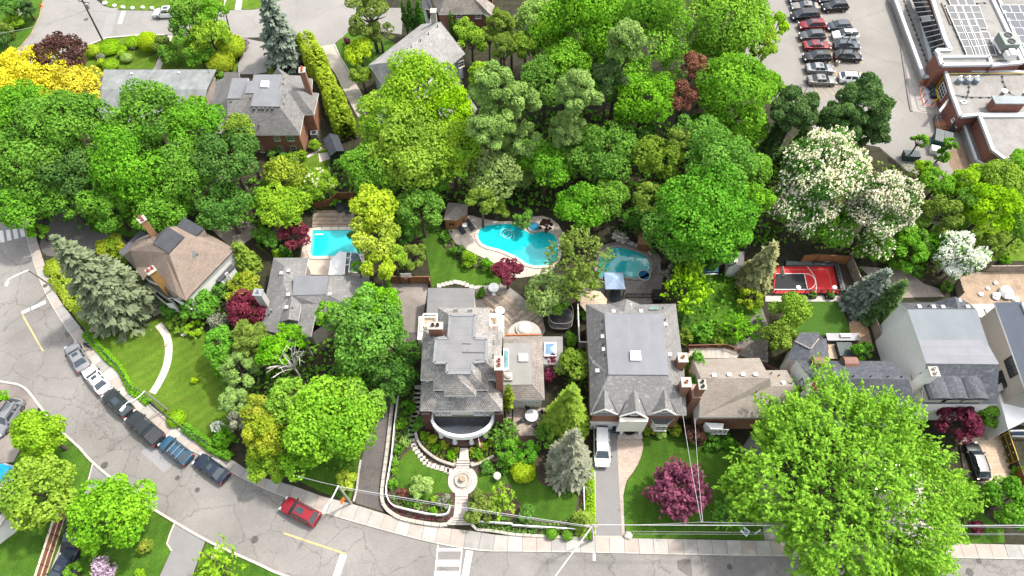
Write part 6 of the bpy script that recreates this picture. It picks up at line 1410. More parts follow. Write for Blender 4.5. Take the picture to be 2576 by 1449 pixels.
for i in range(0): bin_(T31,1045+i*60-620,1130+i*-5,'dark slab counter on the back terrace of the dark roofed house' if not i else 'grey slab counter end with white lid',plain('counter_grey',(.10,.105,.115),.5),2.4,.7,.95,0,plain('counter_top',(.24,.24,.26),.4),'outdoor_counter','counter') if i == 0 else None
p = T31(545,1118);o = thing('outdoor_counter','long grey barbecue counter with a white lid behind the dark roofed house','counter',(p.x,p.y,0));m = MB();m.box((p.x,p.y,.45),(4.1,.9,.9));m.build('cabinet',plain('counter_grey',(.10,.105,.115),.5),o);m = MB();m.box((p.x,p.y,.93),(4.3,1.05,.08));m.build('countertop',plain('counter_top',(.24,.24,.26),.4),o);m = MB();m.box((p.x+.25,p.y+.1,1.1),(1.3,.5,.3));m.build('barbecue_lid',white,o)
p = T31(562,1210);o = thing('spa_tub','dark green covered hot tub beside the pale deck','hot tub',(p.x,p.y,0));m = MB();m.box((p.x,p.y,.45),(1.9,1.9,.9));m.build('tub_body',black,o)
for s in (-.48,.48): m = MB();m.box((p.x+s,p.y,.95),(.94,1.95,.1));m.build('cover',plain('tub_cover',(.06,.085,.085),.6),o)
p = T31(892,1195);o = thing('black_cage','black netted box beside the west wall of the white gabled house','enclosure',(p.x,p.y,0));m = MB();m.box((p.x,p.y,.7),(1.9,4.2,1.4));m.build('netted_body',plain('black_net',(.02,.022,.024),.8,.3,5),o);m = MB()
for sx in (-.97,.97):
    m.bar((p.x+sx,p.y-2.1,1.45),(p.x+sx,p.y+2.1,1.45),.06)
for sy in (-2.1,2.1): m.bar((p.x-.97,p.y+sy,1.45),(p.x+.97,p.y+sy,1.45),.06)
m.build('top_frame',plain('cage_bar',(.08,.085,.09),.5),o)
p = T02(30,680);o = thing('blue_cover','bright blue cover on a low frame at the left edge','cover',(p.x,p.y,0));m = MB();m.prism(T02.L((-60,625),(45,612),(130,640),(62,752),(-60,735)),.1,.55);m.build('tarpaulin',plain('blue_tarp',(.008,.30,.62),.4,.12,1.5,bmp=.4),o);m = MB();m.prism(T02.L((-70,615),(45,600),(155,630),(75,775),(-70,760)),0,.12);m.build('surround',pale_stone,o)
# brown horizontal board fence with white rails (lower left)
a,b = T02(505,950),T02(330,1500);t = thing('horizontal_board_fence','brown horizontal board fence with white rails along the lower left lawn','fence',(b.x,b.y,0));d = (a-b).normalized();nn = Vector((d.y,-d.x,0));L_ = (a-b).length
fm = [plain('fence_rust',(.33,.145,.075),.85,.2,3),plain('fence_rust_b',(.28,.12,.06),.85,.2,3)]
for s in range(int(L_/1.6)+1):
    p0,p1 = b+d*(s*1.6),b+d*min(L_,s*1.6+1.58)
    for k in range(7): m = MB();zc = .2+k*.245;m.bar(p0+Vector((0,0,zc)),p1+Vector((0,0,zc)),.05,.225);m.build('board',fm[(s+k) % 2],t)
    m = MB();m.box((p0.x,p0.y,.98),(.12,.12,1.96));m.build('post',plain('post_brown',(.12,.06,.04),.8),t)
for z in (.08,.95,1.9): m = MB();m.bar(b+nn*.06+Vector((0,0,z)),a+nn*.06+Vector((0,0,z)),.1 if z < 1.8 else .22,.09);m.build('rail',plain('rail_cream',(.66,.56,.46),.7),t)
# hoarding beside the unfinished house
t = thing('site_hoarding','dark panelled construction hoarding with yellow frames beside the paver drive','hoarding',T32(1760,450));pl = [T32(x,y) for x,y in ((1700,235),(1752,400),(1822,606))]
hm = plain('hoarding_panel',(.085,.065,.018),.8,.2,2);yf = plain('hoarding_yellow',(.50,.34,.05),.7)
for a,b in zip(pl,pl[1:]):
    for z in (.1,.95): m = MB();m.bar(a.lerp(b,.02)+Vector((0,0,z+.38)),a.lerp(b,.98)+Vector((0,0,z+.38)),.05,.76);m.build('panel',hm,t)
    m = MB()
    for z in (.07,.9,1.74): m.bar(a+Vector((-.03,0,z)),b+Vector((-.03,0,z)),.09,.08)
    m.bar(b+Vector((-.03,0,0)),b+Vector((-.03,0,1.75)),.09);m.build('frame',yf,t)
    for f_ in (.4,.7):
        for z in (.5,1.35): m = MB();q_ = a.lerp(b,f_);m.box((q_.x-.05,q_.y,z),(.03,.16,.1));m.build('plate',trim,t)
m = MB();m.bar(pl[2]+Vector((0,0,.85)),T32(1838,648)+Vector((0,0,.85)),.05,1.6);m.build('gate_panel',black,t)
m = MB();m.bar(T32(1840,652)+Vector((0,0,.85)),T32(1890,800)+Vector((0,0,.85)),.05,1.65);m.build('panel',plain('hoarding_orange',(.22,.11,.03),.8),t)
# basketball hoops
def hoop(fr,x,y,label,rz,h=3.0,polem=black):
    p_ = fr(x,y);t = thing('basketball_hoop',label,'basketball hoop',(p_.x,p_.y,0));t.rotation_euler.z = rz;Z = Vector((0,0,0))
    m = MB();m.tube([(0,0,0),(0,0,h-.3),(.5,0,h)],.06,7);m.build('post',polem,t,off=Z);m = MB();m.box((.55,0,h+.15),(.05,1.4,.95));m.build('backboard',white,t,off=Z)
    m = MB()
    for z,y_ in ((h-.28,0),(h+.6,0)): m.bar((.52,-.68,z),(.52,.68,z),.07)
    for y_ in (-.68,.68): m.bar((.52,y_,h-.28),(.52,y_,h+.6),.07)
    m.build('backboard_frame',black,t,off=Z)
    m = MB();pts = [(.82+.23*math.cos(a),.23*math.sin(a),h) for a in np.linspace(0,2*math.pi,13)];m.tube(pts,.02,5,cap=False);m.build('hoop_ring',plain('hoop_orange',(.6,.15,.02),.5),t,off=Z);return t
hoop(T31,22,700,'black basketball hoop at the key end of the red court',0)
t = lathe_thing('court_light','short lamp post at the lower side of the red court, left of two','lamp post',T31,196,768,[(.06,0),(.05,1.6),(.3,1.65),(.3,1.75)],steel,'lamp_pole');lathe_thing('court_light','short lamp post at the lower side of the red court, right of two','lamp post',T31,465,768,[(.06,0),(.05,1.6),(.3,1.65),(.3,1.75)],steel,'lamp_pole')
hoop(T11,1158,692,'basketball hoop with a white backboard behind the brown fence',R(-90),2.9)
railing('thin dark rail round the red court',T31.L((45,770),(300,768),(545,768),(495,560),(330,555)),1.0,black,.6,'court_rail',0,'fence')
m = MB();m.prism(T31.L((130,535),(490,550),(492,562),(128,562)),0,.5);tag(m.build('court_bumper',plain('court_pad',(.13,.15,.15),.7,.2,2)),'grey padded strip along the back of the red court','padding')
m = MB();m.prism(T31.L((494,550),(520,556),(575,745),(543,765)),0,.5);tag(m.build('court_bumper',plain('court_pad',(.13,.15,.15))),'grey padded strip along the east side of the red court','padding')
sheet('garden_bed',T31.L((500,550),(592,545),(652,690),(575,720)),.02,soil)
railing('dark metal fence between the pool terrace and the gabled house',T21.L((860,800),(920,800),(1060,800),(1085,770)),1.1,black,.2,'pool_fence',0,'fence')
p = T21(1090,800);o = thing('covered_barbecue','black covered barbecue beside the pool fence','barbecue',(p.x,p.y,0));m = MB();m.box((p.x,p.y,.5),(1.2,1.6,1.0));m.build('cover',black,o);m = MB();m.box((p.x,p.y,1.1),(1.0,.8,.2));m.build('lid_hump',black,o)
p = T21(1495,600);o = thing('low_platform','low blue edged platform under the dark maple','platform',(p.x,p.y,0));m = MB();m.prism(T21.L((1430,570),(1552,565),(1555,618),(1432,622)),0,.5);m.build('platform_body',plain('platform_blue',(.03,.10,.26),.6),o);m = MB();m.bar(T21(1432,622,.55),T21(1555,618,.55),.12);m.build('edge_strip',trim,o)
p = T21(1128,570);o = thing('storage_box','dark storage box with a pale rim at the edge of the pool terrace','box',(p.x,p.y,0));m = MB();m.prism(T21.L((1115,545),(1145,545),(1150,605),(1118,608)),0,.6);m.build('box_body',black,o);m = MB();m.bar(T21(1114,540,.62),T21(1117,610,.62),.12);m.build('rim',stone,o)
p = T10(447,1030);o = thing('heat_pump','grey heat pump unit beside the brick house wall','air conditioner',(p.x,p.y,0));m = MB();m.box((p.x,p.y,.45),(1.1,.9,.9));m.build('casing',steel,o);m = MB();m.lathe((p.x,p.y,.9),[(.38,0),(.38,.03),(.1,.05)],16);m.build('fan',black,o)
# real estate sign and board
p = T22(1832,1130);o = thing('hanging_sign','white sign post with a hanging grey board on the lawn corner','sign',(p.x,p.y,0));m = MB();m.box((p.x,p.y,1.0),(.12,.12,2.0));m.build('post',white,o);m = MB();m.bar((p.x,p.y,1.9),(p.x-.5,p.y-.35,1.9),.1);m.build('arm',white,o);m = MB();m.bar((p.x-.06,p.y-.08,1.35),(p.x-.45,p.y-.33,1.35),.04,.85);m.build('board',plain('sign_grey',(.5,.5,.48),.6),o)
p = T22(1748,1122);o = thing('yard_sign','small tilted white and blue sign board on the lawn','sign',(p.x,p.y,0));m = MB();m.bar((p.x-.32,p.y+.28,.62),(p.x+.32,p.y-.28,.62),.75,.04);m.v = [(x,y,z) for x,y,z in m.v];m.build('board',white,o);m = MB();m.bar((p.x-.1,p.y+.09,.65),(p.x+.25,p.y-.22,.65),.45,.02);m.build('blue_panel',plain('sign_blue',(.22,.30,.50),.6),o);m = MB();m.bar((p.x-.28,p.y+.24,.652),(p.x-.12,p.y+.11,.652),.25,.02);m.build('dark_panel',plain('sign_dark',(.03,.04,.08),.6),o);m = MB();m.box((p.x,p.y,.3),(.05,.05,.6));m.build('stake',steel,o)
# flag by the portico
a,b = T12(1675,408,2.6),T12(1690,470,1.9);o = thing('porch_flag','red and white flag hanging from the portico','flag',(a.x,a.y,0));m = MB();m.tube([a+Vector((0,.4,.3)),b+Vector((0,-.1,.1))],.02,5);m.build('flag_pole',white,o)
for i,(t0,t1,mt) in enumerate(((0,.3,'flag_red'),(.3,.68,'flag_white'),(.68,1,'flag_red'))):
    m = MB();p0,p1 = a.lerp(b,t0),a.lerp(b,t1);m.face([p0,p1,p1+Vector((.22,-.12,-.5)),p0+Vector((.16,-.1,-.5))]);m.build('flag_stripe',plain(mt,(.55,.03,.035) if 'red' in mt else (.78,.76,.75),.8),o)
# street ironwork
def disc(fr,x,y,r,z,label,name='manhole_cover',mat=None,cat='manhole'):
    p_ = fr(x,y);m = MB();m.lathe((p_.x,p_.y,z-.02),[(r,0),(r,.025),(r*.86,.032),(r*.84,.024),(.02,.024)],18);tag(m.build(name,mat or plain('cast_iron',(.10,.09,.085),.8,.3,5)),label,cat)
for fr,x,y,r,z,l in ((T00,650,147,.42,.02,'manhole cover on the upper street corner'),(T02,790,614,.42,.035,'manhole cover by the lower kerb opposite the blue crossover'),(T02,1490,800,.3,.035,'small iron cover below the navy sedan'),(T02,1340,710,.3,.035,'dark patch cover below the light blue crossover'),(T12,-10,1175,.42,.035,'manhole cover left of the yellow line'),(T22,1640,1380,.3,.035,'small iron cover near the dark street patch'),(T32,1590,1335,.3,.035,'iron cover at the kerb in the lower right'),(T32,1520,1420,.42,.035,'manhole cover at the lower right edge'),(T01,345,712,.3,.15,'reddish cover on the sidewalk near the street light')): disc(fr,x,y,r,z,l)
def grate(fr,x,y,rz,z,label,w=.9,l=.5):
    p_ = fr(x,y);t = thing('storm_drain',label,'drain',(p_.x,p_.y,z));m = MB();m.box((p_.x,p_.y,z),(w,l,.02),rz);m.build('drain_frame',plain('cast_iron',(.10,.09,.085)),t)
    for i in range(5): m = MB();o_ = (i-2)*w/6;m.box((p_.x+o_*math.cos(rz),p_.y+o_*math.sin(rz),z+.015),(w/14,l*.85,.02),rz);m.build('bar',plain('iron_light',(.2,.18,.16),.8),t)
grate(T02,1097,866,R(-35),.045,'storm drain grate at the kerb opposite the navy sedan',1.0,.6);grate(T01,510,1075,R(-55),.045,'rusty storm drain at the kerb above the silver sedan',.8,.5);grate(T12,1222,1052,R(-8),.15,'small dark grate on the sidewalk near the garden steps',.7,.4);grate(T12,1725,-10,0,.01,'small drain by the mansion',.5,.4) if False else None
grate(T02,1702,570,R(-35),.15,'dark utility lid on the sidewalk beside the navy sedan',1.3,.8)
# rail fence, top left
t = thing('rail_fence','weathered split rail fence on the grass at the far left top','fence',T00(50,330));pts = T00.L((50,330),(85,250),(130,165),(185,105))
for i,p_ in enumerate(pts): m = MB();m.box((p_.x,p_.y,.7),(.14,.14,1.4));m.build('post',wood_grey,t)
for a,b in zip(pts,pts[1:]):
    for z in (.5,.9,1.3): m = MB();m.bar(a+Vector((0,0,z)),b+Vector((0,0,z)),.1,.14);m.build('rail',bleached,t)
lathe_thing('traffic_cone','orange traffic cone on the grass edge at the top left','cone',T00,316,52,[(.3,0),(.3,.04),(.2,.05),(.05,.75)],plain('cone_orange',(.7,.12,.03),.6),'cone_body')
# school roof and yard equipment
c = T30;zz = 5.6
p = c(1782,345,zz);o = thing('rooftop_unit','grey green rooftop cooling unit with two fans on the main school roof','air conditioner',(p.x,p.y,zz));m = MB();m.box((p.x,p.y,zz+.75),(2.4,3.0,1.4));m.build('casing',plain('unit_green',(.25,.29,.26),.6,.08,3),o)
for s in (-.75,.75): m = MB();m.lathe((p.x,p.y+s,zz+1.45),[(.6,0),(.6,.12),(.52,.12),(.5,.04),(.05,.05)],20);m.build('fan',black,o)
for s in (-1.3,1.3): m = MB();m.bar((p.x+s,p.y-1.9,zz+.06),(p.x+s,p.y+1.9,zz+.06),.25,.12);m.build('skid_rail',trim,o)
p = c(1815,430,zz);o = thing('rooftop_vent','white rooftop vent housing beside the cooling unit','vent',(p.x,p.y,zz));m = MB();m.box((p.x,p.y,zz+.4),(1.5,1.2,.8));m.build('housing',white,o);m = MB();m.box((p.x+.1,p.y,zz+.95),(.9,1.4,.3));m.build('hood',white,o)
for i,x in enumerate((1435,1497,1560)):
    p = c(x,625,3.4);o = thing('roof_vent_hood','blue grey roof vent with a white bracket, %s of three from the left' % ('first','second','third')[i],'vent',(p.x,p.y,3.4),0,'roof vents on the lower school roof');m = MB();m.lathe((p.x,p.y,3.4),[(.45,0),(.5,.5),(.42,.8),(.15,.9)],12);m.build('vent_body',plain('vent_blue',(.24,.29,.33),.5),o);m = MB();m.bar((p.x-.4,p.y+.3,4.32),(p.x+.4,p.y+.5,4.32),.12);m.bar((p.x,p.y,4.3),(p.x+.2,p.y+.7,4.3),.12);m.build('bracket',white,o)
p = c(1475,775,3.4);o = thing('roof_drain','small white roof drain housing on the lower school roof','drain',(p.x,p.y,3.4));m = MB();m.box((p.x,p.y,3.5),(.9,.7,.2),.3);m.build('drain_plate',white,o);m = MB();m.lathe((p.x,p.y,3.6),[(.2,0),(.15,.3)],10);m.build('drain_cap',steel,o)
p = c(1780,845,3.4);q = [c(x,y,3.4) for x,y in ((1655,870),(1880,866),(1872,845),(1665,850))]
o = thing('brick_vent_stack','brick vent stack with a pale metal cap on the lower school roof edge','chimney',(p.x,p.y,3.4));m = MB();m.box((p.x-.05,p.y+.6,4.3),(4.6,1.3,1.8));m.build('brick_base',school_brick,o);m = MB();m.box((p.x-.05,p.y+.6,5.28),(5.0,1.7,.22));m.build('metal_cap',streaked('zinc_cap',(.42,.47,.49),.15,.8,.8),o)
for i,(bx,by,tx,ty) in enumerate(((1715,780,1782,690),(1870,790,1945,700))):
    a,b = c(bx,by,3.4),c(tx,ty,5.6);a = Vector((b.x,b.y,3.4));o = thing('flue_pipe','rusty flue pipe with a white cone cap on the school roof, %s of two' % ('left','right')[i],'flue',(a.x,a.y,3.4),0,'flue pipes on the school roof');m = MB();m.tube([a,b],.28,10);m.build('pipe',plain('flue_rust',(.34,.29,.25),.6,.25,4),o);m = MB();m.lathe((b.x,b.y,b.z),[(.3,0),(.5,.1),(.5,.18),(.05,.4)],14);m.build('cap',white,o)
def conduit(label,pts,z,r=.05):
    c0 = c(*pts[0],z);o = thing('roof_conduit',label,'conduit',(c0.x,c0.y,z));P_ = [c(x,y,z+.15) for x,y in pts];m = MB();m.tube(P_,r,5);m.build('cable',plain('conduit_dark',(.06,.06,.065),.6),o)
    for q_ in resample(P_,1.3): m = MB();m.box((q_.x,q_.y,z+.06),(.34,.26,.12));m.build('support_block',black,o)
conduit('black cable run on blocks along the left strip of the school roof',[(1030,5),(1062,95),(1100,190),(1140,300),(1180,410),(1225,520),(1240,575)],1.3)
conduit('black cable run on blocks across the lower school roof',[(1405,715),(1500,732),(1640,734),(1800,730),(1932,735)],3.4);conduit('short black cable run from the vents to the roof drain',[(1475,575),(1520,640),(1515,700),(1490,760)],3.4);conduit('curved black cable run right of the three roof vents',[(1770,575),(1775,620),(1800,670),(1840,715),(1932,740)],3.4)
conduit('black cable run above the top row of solar panels',[(1340,40),(1500,28),(1640,20)],4.8)
m = MB();m.bar(c(1310,20,4.95),c(1380,185,4.95),.18,.1);tag(m.build('roof_rail',plain('rail_rust',(.20,.13,.10),.7)),'thin brown rail on the main school roof left of the panels','rail')
t = thing('gas_meter_cage','orange barrier posts round a white pad with black meters and a yellow pipe','gas meter',c(1215,730));m = MB();m.prism(c.L((1135,665),(1215,655),(1275,790),(1240,820),(1175,808)),0,.1);m.build('pad',plain('meter_pad',(.55,.55,.56),.9),t)
orm = plain('barrier_orange',(.65,.13,.03),.6)
for i,(x,y) in enumerate(((1140,655),(1150,700),(1162,745),(1178,790),(1225,805),(1268,790),(1160,640),(1185,645))): p_ = c(x,y);m = MB();m.tube([p_,p_+Vector((0,0,1.2))],.09,8);m.build('post',orm,t)
m = MB();q = [c(x,y,.9) for x,y in ((1140,655),(1150,700),(1162,745),(1178,790),(1225,805),(1268,790))]
for a,b in zip(q,q[1:]): m.bar(a,b,.09)
m.build('barrier_rail',orm,t)
for x,y in ((1215,680),(1232,700),(1222,715),(1245,725),(1240,745),(1225,740)): p_ = c(x,y);m = MB();m.lathe((p_.x,p_.y,.1),[(.2,0),(.2,.5),(.3,.55),(.3,.85),(.1,.95)],10);m.build('meter',plain('meter_grey',(.06,.07,.075),.5),t)
m = MB();m.tube([c(1265,670,.9),c(1275,700,1.0),c(1288,745,1.0),c(1250,765,.9),c(1245,772,.2)],.14,8);m.tube([c(1268,668,.9),c(1310,600,2.4),c(1340,560,3.6)],.1,6);m.build('yellow_pipe',plain('pipe_yellow',(.62,.40,.02),.5),t)
t = thing('rust_landing','rust stained landing with dark pipe rails at the school side door','landing',c(1300,950));m = MB();m.prism(c.L((1248,925),(1330,920),(1352,985),(1265,990)),0,.3);m.build('slab',plain('rust_slab',(.42,.18,.08),.9,.3,2),t);rail(t,c.L((1242,905),(1260,992),(1362,988)),.95,plain('rail_dark',(.09,.06,.05),.6),.6,.1);
rail(t,c.L((1242,905),(1335,898)),.95,plain('rail_dark',(.09,.06,.05)),.6,.1)
# ================================================================ the walker on the sidewalk
def person(p,rz):
    t = thing('person','person in navy jacket and dark trousers walking along the curved sidewalk','person',(p.x,p.y,p.z));t.rotation_euler.z = rz
    J = {'pel': (0,0,.95,.15),'waist': (.01,0,1.12,.14),'chest': (.03,0,1.36,.17),'neck': (.05,0,1.52,.065),'head': (.08,0,1.66,.095),'top': (.08,0,1.74,.085)}
    for s,n in ((1,'l'),(-1,'r')):
        st = s*.22
        J.update({n+'hip': (0,s*.09,.9,.1),n+'kn': (st*.6+.04,s*.1,.5,.07),n+'an': (st-.06*(1-s),s*.1,.09,.05),n+'toe': (st+.16-.06*(1-s),s*.11,.04,.04),n+'sh': (.03,s*.19,1.42,.075),n+'el': (-st*.5,s*.25,1.16,.055),n+'wr': (-st*.9+.08,s*.25,.94,.04),n+'ha': (-st*.9+.12,s*.25,.86,.04)})
    E_ = [('pel','waist'),('waist','chest'),('chest','neck'),('neck','head'),('head','top')]
    for n in 'lr': E_ += [('pel',n+'hip'),(n+'hip',n+'kn'),(n+'kn',n+'an'),(n+'an',n+'toe'),('chest',n+'sh'),(n+'sh',n+'el'),(n+'el',n+'wr'),(n+'wr',n+'ha')]
    ks = list(J);me = bpy.data.meshes.new('body');me.from_pydata([J[k][:3] for k in ks],[(ks.index(a),ks.index(b)) for a,b in E_],[]);o = link(bpy.data.objects.new('body',me),t)
    sk = o.modifiers.new('skin','SKIN');lay = me.skin_vertices[0].data
    for i,k in enumerate(ks): lay[i].radius = (J[k][3],)*2;lay[i].use_root = k == 'pel'
    sb = o.modifiers.new('sub','SUBSURF');sb.levels = sb.render_levels = 1
    dg = bpy.context.evaluated_depsgraph_get();nm = bpy.data.meshes.new_from_object(o.evaluated_get(dg));o.modifiers.clear();o.data = nm
    for mt in (plain('skin',(.42,.26,.19),.6),plain('navy_jacket',(.014,.018,.045),.8),plain('dark_trousers',(.018,.019,.032),.8),plain('shoe',(.03,.03,.03),.6)): nm.materials.append(mt)
    for f in nm.polygons:
        z = f.center.z;y = abs(f.center.y);f.use_smooth = True
        f.material_index = 3 if z < .09 else (2 if z < .92 and y < .2 else (0 if z > 1.53 or (z < .92 and y >= .2) else 1))
    m = MB();m.lathe((.06,0,1.64),[(.105,-.05),(.115,.03),(.10,.1),(.05,.14)],12);m.build('hair',plain('dark_hair',(.012,.011,.012),.7),t,off=Vector((0,0,0)),smooth=True)
    m = MB();m.box((.18,0,1.64),(.04,.035,.05));m.build('nose',plain('skin',(.42,.26,.19)),t,off=Vector((0,0,0)))
q = T01(690,1188);person(Vector((q.x,q.y,.145)),R(125))
# ================================================================ trees and plants
LC = {'bright': ((.050,.155,.006),(.13,.285,.010),.35),'mid': ((.040,.125,.009),(.105,.245,.015),.35),'dark': ((.030,.092,.014),(.070,.165,.022),.3),'lime': ((.085,.20,.005),(.20,.325,.009),.35),
      'yellow': ((.13,.225,.004),(.29,.375,.008),.35),'fresh': ((.060,.175,.006),(.165,.325,.012),.35),'gold': ((.29,.25,.003),(.52,.47,.006),.3),'burgundy': ((.050,.010,.018),(.15,.024,.042),.3),'plum': ((.065,.016,.032),(.19,.048,.09),.3),'wine': ((.045,.010,.020),(.115,.022,.045),.3),
      'brown': ((.035,.020,.017),(.095,.046,.036),.25),'bronze': ((.075,.028,.018),(.18,.075,.045),.3),'blue': ((.055,.078,.058),(.135,.165,.125),.15),'beige': ((.09,.10,.036),(.20,.205,.085),.2),'pine': ((.075,.142,.026),(.18,.285,.062),.25),'bluegreen': ((.046,.070,.036),(.125,.148,.082),.15),'fir': ((.026,.068,.016),(.068,.13,.032),.2),
      'olive': ((.062,.11,.012),(.15,.22,.026),.35),'hedge': ((.075,.135,.006),(.21,.28,.010),.3),'orange': ((.075,.155,.008),(.22,.245,.018),.3),'pale': ((.11,.19,.035),(.25,.35,.095),.4),'silver': ((.080,.090,.058),(.18,.19,.13),.25),'lilac': ((.12,.12,.10),(.33,.24,.33),.3),'emerald': ((.042,.135,.010),(.10,.245,.020),.3),'cedar': ((.022,.078,.008),(.055,.145,.014),.25)}
LM = {k: leaf_mat('leaf_'+k,sc(a,1.27),sc(b,1.32),t+.02) for k,(a,b,t) in LC.items()}
blossom = leaf_mat('blossom_cream',(.55,.50,.36),(.80,.74,.60),.25);blossom_w = leaf_mat('blossom_white',(.60,.62,.55),(.82,.82,.78),.25);blossom_l = leaf_mat('blossom_lilac',(.38,.26,.36),(.62,.48,.60),.25)
bark = plain('bark',(.10,.08,.062),.95,.3,5,bmp=.4);bark_pale = plain('pale_bark',(.42,.40,.37),.9,.2,5)
NLEAF = [0]
def leaf_obj(name,mat,Pn,Nn,S,Tn,parent=None,elong=1.25,axis=None,rng=None):
    n = len(Pn);NLEAF[0] += n
    Nn = Nn/np.maximum(np.linalg.norm(Nn,axis=1,keepdims=True),1e-6)
    a = axis if axis is not None else rng.normal(size=(n,3))
    t = a-(a*Nn).sum(1,keepdims=True)*Nn;t /= np.maximum(np.linalg.norm(t,axis=1,keepdims=True),1e-6);b = np.cross(Nn,t)
    S = S[:,None];V = np.empty((n,4,3),np.float32);k = .5
    V[:,0] = Pn-t*S*elong*k;V[:,1] = Pn+b*S*k-t*S*.08;V[:,2] = Pn+t*S*elong*k;V[:,3] = Pn-b*S*k-t*S*.08
    me = bpy.data.meshes.new(name);me.vertices.add(4*n);me.vertices.foreach_set('co',V.ravel());me.loops.add(4*n);me.loops.foreach_set('vertex_index',np.arange(4*n,dtype=np.int32))
    me.polygons.add(n);me.polygons.foreach_set('loop_start',np.arange(0,4*n,4,dtype=np.int32));me.polygons.foreach_set('loop_total',np.full(n,4,np.int32))
    at = me.attributes.new('tint','FLOAT','FACE');at.data.foreach_set('value',np.clip(Tn,0,1).astype(np.float32));me.update();me.materials.append(mat)
    return link(bpy.data.objects.new(name,me),parent)
def unit(rng,n,zmin=-1.0):
    z = rng.uniform(zmin,1,n);a = rng.uniform(0,2*np.pi,n);r = np.sqrt(1-z*z);return np.stack([r*np.cos(a),r*np.sin(a),z],1)
def crown_broad(rng,Rr,H,s,lobes=None,dens=1.0,lr=(.17,.40),sink=.74,zmin=-.45,taper=0.,up=.3,rnd=.6):
    area = 4*np.pi*(Rr*Rr+2*Rr*H)/3*.75;n = int(max(160,min(46000,dens*2.3*area/(.52*s*s))))
    L = lobes or int(min(110,max(12,7*Rr+8)));d = unit(rng,L,zmin);wob = rng.uniform(.66,1.13,L)[:,None]
    c = d*np.array([Rr,Rr,H])*sink*wob
    if taper: c[:,:2] *= (1-taper*np.clip((c[:,2:3]/H+1)/2,0,1))
    r = rng.uniform(lr[0],lr[1],L)*min(Rr,1.2*H)
    if taper: r *= 1-.6*taper*np.clip((c[:,2]/H+1)/2,0,1)
    li = rng.choice(L,n,p=r**2/np.sum(r**2));ld = unit(rng,n,-.5);k = rng.uniform(.80,1.08,n)[:,None]
    p = c[li]+ld*r[li][:,None]*k*np.array([1,1,.8])
    q = p/np.array([Rr,Rr,H])
    if not taper: keep = (np.linalg.norm(q,axis=1) > .50) | (rng.random(n) < .2);p,ld,li = p[keep],ld[keep],li[keep]
    if not taper and Rr > 2:                                # gaps between the boughs
        hd = unit(rng,int(4+Rr),-.2);q = p/np.array([Rr,Rr,H]);q /= np.maximum(np.linalg.norm(q,axis=1,keepdims=True),1e-6)
        hole = ((q@hd.T) > 1-rng.uniform(.006,.022,len(hd))[None]).any(1);keep = ~hole | (rng.random(len(p)) < .22);p,ld,li = p[keep],ld[keep],li[keep]
    n = len(p);lt = rng.uniform(0,1,L)
    N_ = ld*.8+rng.normal(size=(n,3))*rnd+np.array([0,0,up]);T_ = .62*lt[li]+rng.uniform(0,.42,n)
    return p,N_,s*rng.uniform(.7,1.3,n),T_
def crown_spray(rng,Rr,H,s,dens=1.0,length=1.6,lift=.5,zmin=-.35):
    area = 4*np.pi*(Rr*Rr+2*Rr*H)/3*.7;n_tip = int(max(25,dens*area*1.15/length));per = 16
    d = unit(rng,n_tip,zmin);lump = 1+.17*np.sin(d[:,0]*7+1.3)*np.cos(d[:,1]*6+.4)+.13*np.sin(d[:,0]*15+d[:,2]*9)*np.cos(d[:,1]*13)+rng.uniform(-.14,.06,n_tip)
    tip = d*np.array([Rr,Rr,H])*lump[:,None]
    out = d*np.array([1,1,.6])+np.array([0,0,lift])+rng.normal(size=d.shape)*.35;out /= np.linalg.norm(out,axis=1,keepdims=True)
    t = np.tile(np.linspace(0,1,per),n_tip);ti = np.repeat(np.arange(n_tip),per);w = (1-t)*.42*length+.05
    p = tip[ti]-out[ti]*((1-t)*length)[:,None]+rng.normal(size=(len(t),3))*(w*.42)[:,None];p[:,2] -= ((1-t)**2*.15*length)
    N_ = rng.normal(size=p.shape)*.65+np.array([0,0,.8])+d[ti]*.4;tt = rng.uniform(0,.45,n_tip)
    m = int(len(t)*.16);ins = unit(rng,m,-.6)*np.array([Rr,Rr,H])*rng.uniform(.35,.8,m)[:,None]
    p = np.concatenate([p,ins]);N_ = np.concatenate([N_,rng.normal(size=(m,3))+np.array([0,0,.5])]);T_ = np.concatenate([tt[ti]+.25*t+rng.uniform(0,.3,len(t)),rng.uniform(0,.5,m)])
    ax = np.concatenate([out[ti]+rng.normal(size=(len(t),3))*.5,rng.normal(size=(m,3))])
    return p,N_,s*rng.uniform(.7,1.25,len(p)),T_,ax
